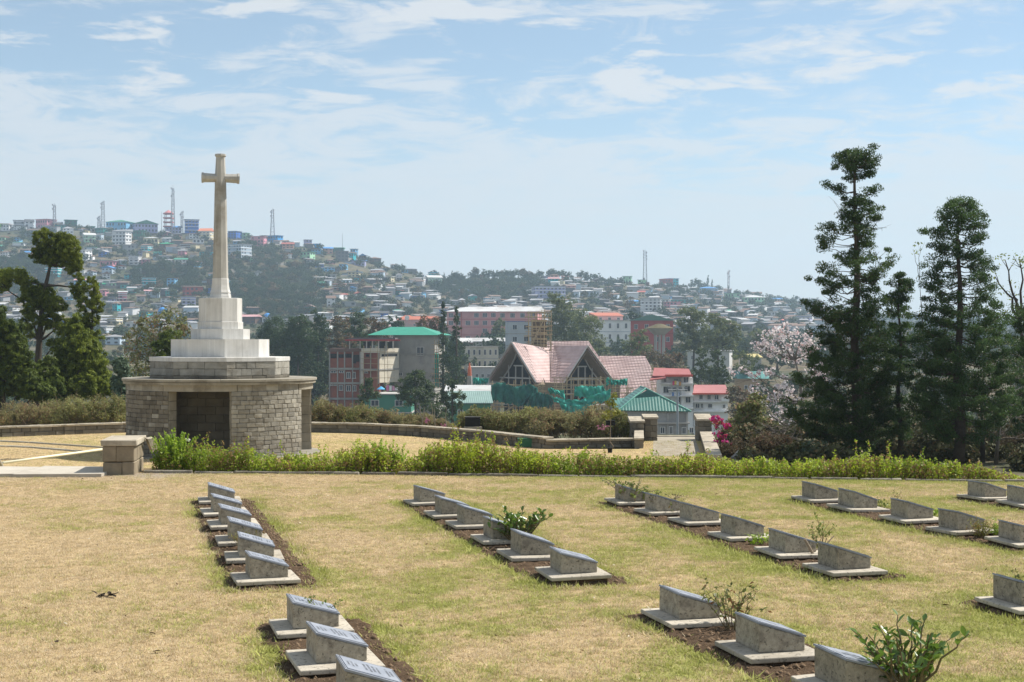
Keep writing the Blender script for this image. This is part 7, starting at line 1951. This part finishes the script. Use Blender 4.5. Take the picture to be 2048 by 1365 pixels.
# ------------------------------------------------------------------ hillside trees
hill_leaf = leafmat("hill tree foliage", (0.024, 0.048, 0.021), (0.085, 0.122, 0.052), None, 0.2, 0.7, 0.15, 0.03, 0.6)
hill_olive = leafmat("hill tree olive foliage", (0.05, 0.058, 0.026), (0.13, 0.125, 0.055), (0.16, 0.11, 0.055), 0.2, 0.7, 0.15, 0.03, 0.5, 0.2)
hill_dry = leafmat("hill tree dry foliage", (0.10, 0.08, 0.045), (0.22, 0.165, 0.085), None, 0.2, 0.7, 0.15, 0.03, 0.5)
rg = np.random.default_rng(90); CROWNS = []
def crown_mesh(kind, m_, seed):
    r = np.random.default_rng(seed)
    if kind == 'broad':
        bl = [(r.normal(0, .16), r.normal(0, .16), 0.62 + r.normal(0, .12), .26, .26, .22, 1) for _ in range(6)]; P, Nn = crown_points(bl, 12, 7, r, .42); s = 0.105
    elif kind == 'spire':
        bl = [(r.normal(0, .02), r.normal(0, .02), 0.2 + .75 * t, .20 * (1.08 - t), .20 * (1.08 - t), .10, 1) for t in np.linspace(0, 1, 7)]; P, Nn = crown_points(bl, 9, 7, r, .5); s = 0.07
    else:
        bl = [(r.normal(0, .28), r.normal(0, .28), 0.35 + r.normal(0, .08), .28, .28, .22, 1) for _ in range(6)]; P, Nn = crown_points(bl, 11, 7, r, .45); s = 0.12
    V, Fc = leaf_quads(P, Nn, s, 0.7, r); return np_mesh("crown", V, Fc, m_)
for i, (kd, m_) in enumerate((('broad', hill_leaf), ('broad', hill_olive), ('spire', hill_leaf), ('broad', hill_leaf), ('bush', hill_olive), ('bush', hill_dry), ('broad', hill_dry), ('bush', hill_leaf))):
    CROWNS.append((kd, crown_mesh(kd, m_, 500 + i), ('dark green', 'olive', 'dark pointed', 'bushy green', 'olive bushy', 'dry brown', 'dry yellowish', 'low dark green')[i]))
q = MB(); q.tube([(0, 0, -0.15), (0, 0, 0.7)], 0.022, 5, 0, 0.008); tmesh = bpy.data.meshes.new("trunk"); tmesh.from_pydata(q.v, [], q.f); tmesh.materials.append(bark_m)
def hill_tree(px, py, hpx, ci, label, group="trees on the far hillside"):
    p = hill_point(px, py); s = hpx * p.y / F; root = thing("hill_tree", label, "tree", p, rr.uniform(0, 6.28), group)
    c = link_obj("crown", CROWNS[ci][1], root); c.scale = (s * rr.uniform(.85, 1.15), s * rr.uniform(.85, 1.15), s)
    t = link_obj("trunk", tmesh, root); t.scale = (s, s, s)
made = 0; tl = {}; tries = 0
spots = []
for x in range(800, 1260, 11):                             # the wooded knoll stands up against the sky
    spots.append((x + rr.uniform(-4, 4), float(np.interp(x, SKY_PX, SKY_PY)) + rr.uniform(1, 7), rr.uniform(10, 22) * (1.25 if 960 < x < 1200 else 0.8)))
for x in (1392, 1400, 1408, 1416, 1424, 1434, 1444, 1478, 1486, 1496): spots.append((x, float(np.interp(x, SKY_PX, SKY_PY)) + rr.uniform(1, 4), rr.uniform(16, 30) if x < 1430 else rr.uniform(9, 16)))
for x in range(1540, 1640, 9): spots.append((x, float(np.interp(x, SKY_PX, SKY_PY)) + rr.uniform(1, 8), rr.uniform(8, 16)))
while len(spots) < 285:
    if rr.random() < 0.5:
        a, b, c, d = rr.choice(wood[:3] + wood[:2]); t = rr.uniform(0, 6.28); r = rr.random() ** .5; px, py = a + c * r * math.cos(t), b + d * r * math.sin(t)
    else:
        px = rr.uniform(-20, 1650); sk = float(np.interp(px, SKY_PX, SKY_PY)); py = sk + (655 - sk) * rr.random() + 4
    spots.append((px, py, rr.uniform(12, 27)))
for px, py, hp in spots:
    sky_edge = py < np.interp(px, SKY_PX, SKY_PY) + 9
    ci = rr.choice((0, 3, 2, 0, 3, 1)) if sky_edge else rr.choice((0, 1, 2, 3, 4, 5, 6, 7, 0, 3, 1))
    if 600 < py and ci == 2: ci = 0
    near = sorted(NOTABLE, key=lambda r: (r[0] - px) ** 2 + (1.6 * (r[1] - r[3] * .5 - py)) ** 2)[:6]; lab = None
    for r in near:
        dx, dy = px - r[0], py - (r[1] - r[3] * .4)
        for far in ("", "some way "):
            side = ("right of" if dx > 0 else "left of") if abs(dx) > 1.3 * abs(dy) else ("below" if dy > 0 else "above")
            c = f"{CROWNS[ci][2]} tree {far}{side} the {short_label(r[9])}"
            if c not in tl and len(c.split()) <= 16: lab = c; break
        if lab: break
    lab = lab or f"{CROWNS[ci][2]} tree {band(px, py)} {zone(px, py)}"
    tl[lab] = 1
    hill_tree(px, py, hp, ci, lab)
# undergrowth and trees past counting
protos = []
for ci, n_, hmin, hmax, gname, glab in ((3, 3200, 8, 19, "hill_woodland", "mass of green trees covering the far hillside"), (4, 3400, 5, 12, "hill_scrub", "olive scrub covering the far hillside"), (5, 1700, 4, 10, "dry_hill_scrub", "dry brown scrub covering the far hillside")):
    pr_ = bpy.data.objects.new(gname + "_crown", CROWNS[ci][1]); P = []; S = []
    while len(P) < n_:
        if rr.random() < (0.45 if ci != 5 else 0.2):
            a, b, c, d = rr.choice(wood); t = rr.uniform(0, 6.28); r = rr.random() ** .5; px, py = a + c * r * math.cos(t) * 1.1, b + d * r * math.sin(t) * 1.1
        else:
            px = rr.uniform(-350, 2200); sk = float(np.interp(px, SKY_PX, SKY_PY)); py = sk + (680 - sk) * rr.random() + 3
        if py < np.interp(px, SKY_PX, SKY_PY) + 3: continue
        p = hill_point(px, py); P.append((p.x, p.y, p.z - 0.6)); S.append(rr.uniform(hmin, hmax) * p.y / F)
    instancer(gname, np.array(P), pr_, np.array(S), np.stack([np.zeros(n_), np.zeros(n_), np.random.default_rng(ci).uniform(0, 6.28, n_)], 1), {}, glab)
# scrub and low trees on the valley floor between the buildings and under the terrace edge
for ci, n_, gname, glab in ((3, 700, "valley_woodland", "green trees filling the valley between the buildings"), (4, 1500, "valley_scrub", "olive scrub filling the valley between the buildings")):
    pr_ = bpy.data.objects.new(gname + "_crown", CROWNS[ci][1]); r = np.random.default_rng(95 + ci); P = []; S = []
    while len(P) < n_:
        d = math.sqrt(r.uniform(85 ** 2, 700 ** 2)); px = r.uniform(-500, 2500); y = d
        if 180 < d < 330 and 940 < px < 1470: continue
        if 60 < d < 200 and 1180 < px < 1470: continue
        if d < 300 and 620 < px < 1480 and r.uniform() < 0.75: continue
        x = (px - 1024) / F * d; z = float(terrain_z(np.array(x), np.array(d)))
        top_y = 682.5 + (EYE - z) * F / d; hm_ = r.uniform(3, 9 if ci == 3 else 4)
        if 640 < px < 1480 and d < 330: hm_ = min(hm_, max(1.0, (top_y - 800) * d / F))
        P.append((x, d, z - 0.4)); S.append(hm_)
    instancer(gname, np.array(P), pr_, np.array(S), np.stack([np.zeros(n_), np.zeros(n_), r.uniform(0, 6.28, n_)], 1), {}, glab)

# low scrub on the slope just past the terrace edge, right of the parapet
pr_ = bpy.data.objects.new("slope_scrub_crown", CROWNS[4][1]); r = np.random.default_rng(133); P = []; S = []
while len(P) < 520:
    d = r.uniform(43, 95); px = r.uniform(1455, 2500)
    if px < 1480 and d < 56: continue
    x = (px - 1024) / F * d; P.append((x, d, float(terrain_z(np.array(x), np.array(d))) - 0.08)); S.append(r.uniform(0.7, 1.5) * (1.0 if d < 62 else 1.7))
instancer("slope_scrub", np.array(P), pr_, np.array(S), np.stack([np.zeros(len(P)), np.zeros(len(P)), r.uniform(0, 6.28, len(P))], 1), {}, "low olive scrub on the slope under the conifers")
# ------------------------------------------------------------------ plants among the gravestones
leaf6 = {}
def leaf_part_mesh(m, L=1.0, wdt=0.45):
    key = m.name
    if key in leaf6: return leaf6[key]
    V = [(0, 0, 0), (wdt * .38, .30, .05), (wdt * .5, .58, .07), (wdt * .28, .86, .03), (0, 1.0, -.03), (-wdt * .28, .86, .03), (-wdt * .5, .58, .07), (-wdt * .38, .30, .05), (0, .33, -.02), (0, .62, -.01)]
    Fc = [(0, 1, 8), (0, 8, 7), (8, 1, 2, 9), (7, 8, 9, 6), (9, 2, 3), (9, 3, 4), (9, 4, 5), (9, 5, 6)]
    me = bpy.data.meshes.new("leaf"); me.from_pydata(V, [], Fc); me.materials.append(m); me.polygons.foreach_set('use_smooth', [True] * len(Fc)); me.update()
    leaf6[key] = me; return me
def leafpart_material():
    m, t = _nodes("glossy bush leaf"); N = NT(t)
    r = N.n('ShaderNodeObjectInfo').outputs['Random']
    c = N.mix(r, (0.045, 0.10, 0.018), (0.12, 0.20, 0.03))
    N.out(c, 0.32, 0.5, translucent=0.25, tcol=(0.16, 0.27, 0.04)); return m
glossy = leafpart_material()
green_stem = mat("green brown twig", (0.16, 0.13, 0.07), 0.85, 0.15, 0.25, 14)
def leafy_bush(label, px, py, z, halfw, height, nst, nleaf, leafL, seed, lean=0.55, twigm=None):
    rg = np.random.default_rng(seed); b = ground(px, py, z); root = thing("leafy_bush", label, "bush", b)
    mb = MB(); left = nleaf
    for i in range(nst):
        a = 2 * PI * (i + rg.uniform(0, .8)) / nst; r = halfw * rg.uniform(0.25, 1.0); h = height * rg.uniform(0.55, 1.0) * (1.0 - 0.25 * r / halfw)
        tip = b + Vector((math.cos(a) * r, math.sin(a) * r * 0.8, h)); s = b + Vector((math.cos(a) * 0.05, math.sin(a) * 0.05, 0))
        pts = limb(mb, s, tip, 0.012, 0.003, rg, 5, -0.10, 6)
        k = left // (nst - i); left -= k
        for j in range(k):
            t = rg.uniform(0.25, 1.02); t = min(t, 1.0); q = min(int(t * 6), 5); p = pts[q].lerp(pts[q + 1], t * 6 - q); d = (pts[q + 1] - pts[q]).normalized()
            an = rg.uniform(0, 2 * PI); side = Vector((math.cos(an), math.sin(an), rg.uniform(-.1, .6))); dirv = (d * rg.uniform(.3, 1.0) + side * 0.9).normalized()
            nrm = (Vector((rg.normal(0, .35), rg.normal(0, .35), 1.0)) - dirv * dirv.z).normalized(); x = dirv.cross(nrm)
            o = link_obj("leaf", leaf_part_mesh(glossy), root); L = leafL * rg.uniform(0.65, 1.25)
            M = Matrix((x, dirv, nrm)).transposed(); o.rotation_mode = 'QUATERNION'; o.rotation_quaternion = M.to_quaternion(); o.location = p - b; o.scale = (L, L, L)
    mb.build("stems", twigm or green_stem, root)
    return root
leafy_bush("large glossy leaved bush cut by the bottom edge at lower right", 1815, 1396, 0.03, 0.46, 0.60, 34, 300, 0.080, 201)
leafy_bush("dense glossy green bush between the fourth and fifth stones of the second column", 1038, 1090, 0.03, 0.46, 0.48, 30, 300, 0.080, 202)
sprig_leaf = leafmat("sprig leaves", (0.10, 0.15, 0.03), (0.24, 0.30, 0.06), None, 0.35, 0.5, 0.3, 3, 0.3)
rusty_leaf = leafmat("rose leaves", (0.07, 0.10, 0.025), (0.20, 0.23, 0.06), (0.22, 0.10, 0.04), 0.35, 0.5, 0.3, 3, 0.3, 0.15)
grassy_leaf = leafmat("grassy tuft leaves", (0.14, 0.16, 0.03), (0.34, 0.32, 0.08), (0.30, 0.20, 0.08), 0.35, 0.5, 0.3, 3, 0.3, 0.2)
def twig_plant(name, label, px, py, halfw, height, nst, nleaf, leaf, m, seed, forks=3, stem_r=0.006, z=0.02, cat="plant", sm=None, aspect=0.45):
    """an open plant of bent twigs that fork, small leaves near the ends"""
    rg = np.random.default_rng(seed); b = ground(px, py, z); root = thing(name, label, cat, b)
    mb = MB(); P = []; Nn = []
    for i in range(nst):
        a = 2 * PI * (i + rg.uniform(0, .9)) / nst; r = halfw * rg.uniform(0.2, 1.0); h = height * rg.uniform(0.5, 1.0)
        tip = b + Vector((math.cos(a) * r, math.sin(a) * r * .8, h)); pts = limb(mb, b + Vector((math.cos(a) * .02, math.sin(a) * .02, -.02)), tip, stem_r, stem_r * .35, rg, 4, -.08, 6); segs = [pts]
        for f in range(forks):
            q = int(rg.integers(2, 6)); e = pts[q] + Vector((rg.normal(0, .3) * halfw, rg.normal(0, .3) * halfw, rg.uniform(.05, .4) * height)); segs.append(limb(mb, pts[q], e, stem_r * .5, stem_r * .2, rg, 4, 0, 4))
        for sg in segs:
            for k in range(max(1, int(nleaf / nst / (forks + 1)))):
                t = rg.uniform(.3, 1.0) * (len(sg) - 1); q = min(int(t), len(sg) - 2); p = sg[q].lerp(sg[q + 1], t - q)
                o = rg.normal(0, 1, 3); o /= np.linalg.norm(o); P.append(np.array(p) + o * leaf * .4); Nn.append(o * .5 + np.array([0, 0, .5]))
    mb.build("stems", sm or green_stem, root)
    V, Fc = leaf_quads(np.array(P) - np.array(b), np.array(Nn), leaf, aspect, rg, .3)
    link_obj("leaves", np_mesh("leaves", V, Fc, m), root)
    return root
grey_twig = mat("bare grey twig", (0.27, 0.215, 0.155), 0.85, 0.15, 0.25, 14)
twig_plant("dry_tuft", "spiky yellow green tuft beside the fourth stone of the leftmost column", 492, 1100, 0.24, 0.22, 46, 420, 0.05, grassy_leaf, 211, 0, 0.003, aspect=0.16)
twig_plant("thin_sprig", "small dry sprig on the second stone of the leftmost column", 466, 1040, 0.16, 0.18, 9, 80, 0.035, sprig_leaf, 212, 1, 0.004)
twig_plant("rose_sprig", "thin leafy sprig in front of the top stone of the bottom left column", 633, 1264, 0.17, 0.30, 7, 120, 0.036, sprig_leaf, 213, 2, 0.004)
twig_plant("twiggy_shrub", "gnarled twiggy shrub with yellow green tips by the first stone of the third column", 1268, 1012, 0.42, 0.40, 8, 420, 0.048, sprig_leaf, 214, 4, 0.014, sm=grey_twig)
twig_plant("twiggy_shrub", "thin bare twiggy shrub by the second stone of the third column", 1340, 1030, 0.42, 0.30, 9, 150, 0.036, rusty_leaf, 215, 3, 0.008, sm=grey_twig)
twig_plant("weed", "small bright green weed between the fourth and fifth stones of the third column", 1516, 1090, 0.17, 0.12, 12, 120, 0.05, fresh_leaf, 216, 1, 0.004)
twig_plant("leafy_sprig", "leafy sprig rising behind the last two stones of the third column", 1640, 1095, 0.20, 0.34, 7, 110, 0.045, sprig_leaf, 217, 2, 0.005)
twig_plant("grass_clump", "feathery green clump by the fourth stone of the fourth column", 1962, 1078, 0.22, 0.26, 40, 380, 0.05, grassy_leaf, 218, 0, 0.003, aspect=0.2)
twig_plant("grass_clump", "feathery green clump in front of the fifth stone of the fourth column", 2000, 1076, 0.20, 0.22, 34, 320, 0.05, fresh_leaf, 219, 0, 0.003, aspect=0.2)
twig_plant("rose_bush", "thorny rose bush with few leaves between the two lower right stones", 1462, 1262, 0.36, 0.36, 12, 260, 0.042, rusty_leaf, 220, 3, 0.006)
twig_plant("bare_twig", "bare upright twig by the second stone of the second column", 903, 1030, 0.08, 0.26, 3, 4, 0.02, rusty_leaf, 221, 3, 0.005, sm=grey_twig)
twig_plant("thin_weed", "thin weed on the lawn behind the fourth column", 1793, 1012, 0.12, 0.24, 5, 40, 0.03, rusty_leaf, 222, 2, 0.003)
twig_plant("thin_weed", "small green weed behind the second stone of the fourth column", 1762, 1019, 0.12, 0.18, 7, 70, 0.035, sprig_leaf, 223, 1, 0.003)
twig_plant("thin_weed", "dark green weed at the third stone of the fourth column", 1866, 1032, 0.15, 0.10, 9, 90, 0.04, fresh_leaf, 224, 1, 0.003)
twig_plant("red_sprig", "reddish thorny sprig at the stone on the right edge", 2052, 1195, 0.18, 0.30, 6, 60, 0.04, rusty_leaf, 225, 2, 0.004)
cs = thing("cut_branch", "thick pruned grey branch leaning on the fifth stone of the third column", "branch", ground(1632, 1122, 0.02))
q = MB(); b = ground(1632, 1122, 0.0); q.tube([b, b + Vector((-0.05, -.02, .10)), b + Vector((-0.13, -.03, .24))], .02, 7, 0, .014); q.build("limb", grey_twig, cs)
q = MB(); q.tube([b + Vector((-.05, -.02, .10)), b + Vector((.12, .05, .17)), b + Vector((.22, .1, .26))], .009, 5, 0, .005); q.build("side_shoot", grey_twig, cs)
# litter on the grass
def litter(label, px, py, kind, size, col, seed):
    rg = np.random.default_rng(seed); b = ground(px, py, 0.012); mt = mat("litter %s" % kind, col, 0.9, 0.1, 0.4, 20)
    if kind == 'clump':
        root = thing("dead_leaf_clump", label, "leaves", b)
        for k in range(14):
            o = link_obj("leaf", leaf_part_mesh(mt), root); o.location = (rg.normal(0, size * .5), rg.normal(0, size * .25), rg.uniform(0, .03)); o.rotation_euler = (rg.normal(0, .5), rg.normal(0, .5), rg.uniform(0, 6.28)); s = size * rg.uniform(.5, .9); o.scale = (s, s, s)
    else:
        o = link_obj("fallen_leaf", leaf_part_mesh(mt), None); o.location = b + Vector((0, 0, .012)); o.rotation_euler = (rg.normal(0, .3), rg.normal(0, .3), rg.uniform(0, 6.28)); o.scale = (size,) * 3; tag(o, label, "leaf", "fallen leaves on the lawn")
litter("clump of dead dark leaves lying on the open lawn at left", 212, 1193, 'clump', 0.10, (0.045, 0.035, 0.028), 1)
litter("yellow fallen leaf beside the bottom left soil bed", 785, 1343, 'yellow', 0.085, (0.55, 0.34, 0.05), 2)
litter("pink petal by the end of the leftmost soil bed", 445, 1132, 'pink', 0.07, (0.62, 0.30, 0.24), 3)
litter("pale feather like leaf in front of the last stone of the second column", 1152, 1163, 'pale', 0.16, (0.66, 0.60, 0.50), 4)
for k, (x, y, lb) in enumerate(((295, 1267, "dark curled leaf on the lawn left of the bottom left stones"), (110, 1285, "dark twig like leaf near the left bottom of the lawn"), (1697, 1158, "dark leaf below the last stone of the third column"), (1968, 1146, "dark lump like leaf at the right of the lawn"),
      (1428, 991, "brown leaf on the lawn behind the twiggy shrubs"), (1398, 1000, "brown leaf just behind the second twiggy shrub"), (1310, 1056, "brown leaf below the third column"), (165, 960, "dark leaf beside the concrete step"), (1820, 962, "brown leaf close to the kerb at right"), (324, 1304, "brown leaf at the bottom left of the lawn"), (1900, 1213, "dry grass lump like leaf left of the stone on the right edge"))):
    litter(lb, x, y, 'brown', 0.075, (0.09, 0.06, 0.04), 10 + k)

rg = np.random.default_rng(299); n = 900
d = np.sqrt(rg.uniform(9.6 ** 2, 26 ** 2, n)); P = np.stack([rg.uniform(-0.37, 0.37, n) * d, d, np.full(n, 0.016)], 1)
P = P[(P[:, 1] < kerb_y(P[:, 0]) - 0.1)]
V, Fc = leaf_quads(P, np.tile(np.array([0, 0, 1.6]), (len(P), 1)), 0.038, 0.45, rg)
tag(link_obj("fallen_leaves", np_mesh("fallen_leaves", V, Fc, leafmat("tiny dead leaves", (0.10, 0.065, 0.035), (0.34, 0.24, 0.13), (0.62, 0.55, 0.42), 0.1, 0.8, 0.1, 2, 0.1, 0.3))), "scatter of tiny dead leaves and straw over the lawn", kind='stuff')

# ------------------------------------------------------------------ small things on the lower terrace
gb = thing("green_box", "dark green box standing against the low wall", "box", ground(1053, 895, LOW))
g = ground(1053, 895.5, LOW); MB().box((g.x, g.y + .15, LOW + .15), (.58, .3, .26)).build("body", mat("dark green paint", (0.015, 0.115, 0.055), 0.5, 0.4, 0.1), gb)
MB().box((g.x, g.y + .15, LOW + .295), (.62, .34, .03)).build("lid", mat("dark green paint", (0.015, 0.115, 0.055)), gb)
dk = mat("almost black stone", (0.022, 0.021, 0.02), 0.8, 0.2, 0.3, 4)
a = at(945, 836, 56.2); sb = thing("stone_block", "dark square stone block on a pale plinth among the dry shrubs", "block", (a.x, 56.4, LOW))
MB().box((a.x, 56.5, a.z - .17), (.58, .5, .34)).build("block", dk, sb); MB().box((a.x, 56.5, a.z + .012), (.62, .54, .03)).build("lid", mat("dark lid", (0.05, 0.048, 0.045), 0.8), sb)
MB().box((a.x + .02, 56.4, a.z - .34 - .22), (.70, .6, .42)).build("plinth", cope_m, sb)
a = at(1221, 841, 51); bb = thing("black_box", "small black box among the shrubs behind the sapling", "box", (a.x, 51, LOW))
MB().box((a.x, 51, a.z - .09), (.32, .2, .18)).build("body", dk, bb); q = MB(); q.tube([(a.x, 51, a.z - .18), (a.x, 51, LOW - .3)], .03, 5); q.build("post", dk, bb)
sp = ground(1220, 906, LOW); sap = thing("sapling", "slender young tree in a black pot on the lower lawn", "tree", sp)
q = MB(); q.frustum(ngon(sp.x, sp.y, .07, 10), LOW, ngon(sp.x, sp.y, .09, 10), LOW + .17); q.build("pot", dk, sap)
q = MB(); D = sp.y; q.tube([at(1222, 903, D), at(1227, 893, D), at(1220, 884, D), at(1221, 855, D), at(1222, 820, D), at(1226, 792, D)], .013, 6, 0, .006); q.build("trunk", grey_twig, sap)
rg = np.random.default_rng(240); mpp = D / F
bl = [(*at(x, y, D), rx * mpp, rx * mpp, rz * mpp, w) for x, y, rx, rz, w in ((1226, 795, 9, 9, .7), (1218, 808, 8, 9, .6), (1230, 812, 8, 10, .6), (1222, 826, 13, 9, .9), (1235, 826, 9, 6, .5), (1212, 834, 8, 6, .5))]
P, Nn = crown_points(bl, 16, 10, rg, .5); V, Fc = leaf_quads(P - np.array(sp), Nn, .085, .5, rg)
link_obj("crown", np_mesh("crown", V, Fc, leafmat("sapling leaves", (0.10, 0.13, 0.02), (0.30, 0.30, 0.05), None, .4)), sap)
# pink flowers on the shrubs, bougainvillea
bract = leafmat("magenta bracts", (0.42, 0.015, 0.17), (0.72, 0.05, 0.34), (0.55, 0.12, 0.10), 0.35, 0.6, 0.2, 2.5, 0.3, 0.3)
a = at(1440, 895, 47); bo = thing("bougainvillea", "magenta bougainvillea spilling beside the right parapet", "bush", (a.x, 47, LOW - .1))
rg = np.random.default_rng(241); mpp = 47.5 / F
bl = [(*at(x, y, 47.5 + rg.normal(0, .15)), rx * mpp, rx * mpp, rz * mpp, w) for x, y, rx, rz, w in ((1430, 838, 9, 9, 1), (1442, 842, 8, 8, .8), (1432, 850, 8, 6, .6), (1454, 850, 7, 9, .8), (1436, 868, 9, 7, .6), (1448, 874, 8, 8, .6), (1436, 882, 8, 6, .6), (1450, 888, 7, 8, .5), (1463, 892, 6, 6, .4), (1460, 905, 5, 7, .4))]
P, Nn = crown_points(bl, 13, 13, rg, .5); V, Fc = leaf_quads(P - np.array(bo.location), Nn, .075, .75, rg); link_obj("bracts", np_mesh("bracts", V, Fc, bract), bo)
bl2 = [(b_[0] + .06, b_[1] + .1, b_[2] - .1, b_[3] * 1.1, b_[4], b_[5] * 1.2, b_[6]) for b_ in bl]
P, Nn = crown_points(bl2, 7, 12, rg, .6); V, Fc = leaf_quads(P - np.array(bo.location), Nn, .07, .5, rg); link_obj("foliage", np_mesh("foliage", V, Fc, rusty_leaf), bo)
mb = MB()
for b_ in bl: limb(mb, (a.x + .1, 47.4, LOW - .05), b_[:3], .014, .005, rg, 4, -.1, 5)
mb.build("stems", bark_thin, bo)
pinkp = leafmat("soft pink flowers", (0.42, 0.14, 0.22), (0.62, 0.26, 0.36), None, .3)
for k, (x, y, w, d, lb) in enumerate(((1205, 853, 14, 52, "patch of pink flowers on the dry shrub beside the sapling"), (856, 840, 6, 58, "small pink flower patch left among the bare stalks"), (886, 850, 7, 58, "small pink flower patch right among the bare stalks"))):
    a = at(x, y, d); rt_ = thing("flower_patch", lb, "flowers", (a.x, a.y, LOW)); rg = np.random.default_rng(250 + k); m_ = d / F
    P, Nn = crown_points([(a.x, a.y - .45, a.z, w * m_, .2, 5 * m_, .8)], 14, 7, rg, .4); V, Fc = leaf_quads(P - np.array(rt_.location), Nn, .05, .8, rg); link_obj("petals", np_mesh("petals", V, Fc, pinkp), rt_)
    mb = MB()
    for j in range(6): limb(mb, (a.x + rg.normal(0, .1), a.y - .3, LOW), (a.x + rg.normal(0, w * m_ * .5), a.y - .45, a.z), .008, .003, rg, 4, 0, 4)
    mb.build("stems", bark_thin, rt_)
st_ = thing("bare_stalks", "pale bare stalks standing in the gap between dry shrubs", "stalks", at(868, 855, 58)); rg = np.random.default_rng(260); st_.location.z = LOW
for (x0, y0, x1, y1) in ((844, 853, 840, 812), (846, 838, 832, 820), (846, 838, 850, 814), (872, 855, 862, 806), (874, 835, 884, 822), (894, 853, 893, 815), (872, 842, 868, 818)):
    q = MB(); limb(q, at(x0, y0, 57.5), at(x1, y1, 57.5), .022, .008, rg, 5, 0, 4); q.build("stalk", mat("pale stalk", (0.36, 0.30, 0.22), .9), st_)
bk_ = thing("boulder", "grey boulder behind the hedge right of the bougainvillea", "rock", at(1482, 900, 44)); rg = np.random.default_rng(270); bk_.location.z = LOW - .2
c = at(1486, 905, 44); q = MB(); n = 12; rings = []
for i in range(5):
    f = i / 4; rad = .40 * math.cos(f * PI / 2 * .92) + .04; rings.append([(c.x + math.cos(2 * PI * k / n) * rad * rg.uniform(.85, 1.15), 44 + math.sin(2 * PI * k / n) * rad * rg.uniform(.85, 1.15), LOW - .3 + .62 * math.sin(f * PI / 2) + rg.normal(0, .02)) for k in range(n)])
vs = [p for r in rings for p in r]; fs = [(i * n + k, i * n + (k + 1) % n, (i + 1) * n + (k + 1) % n, (i + 1) * n + k) for i in range(4) for k in range(n)] + [tuple(range(4 * n, 5 * n))]
q.add(vs, fs); q.build("rock_body", mat("grey rock", (0.30, 0.28, 0.25), .95, .1, .4, 5, bump=.8, bs=15, bd=.03), bk_)
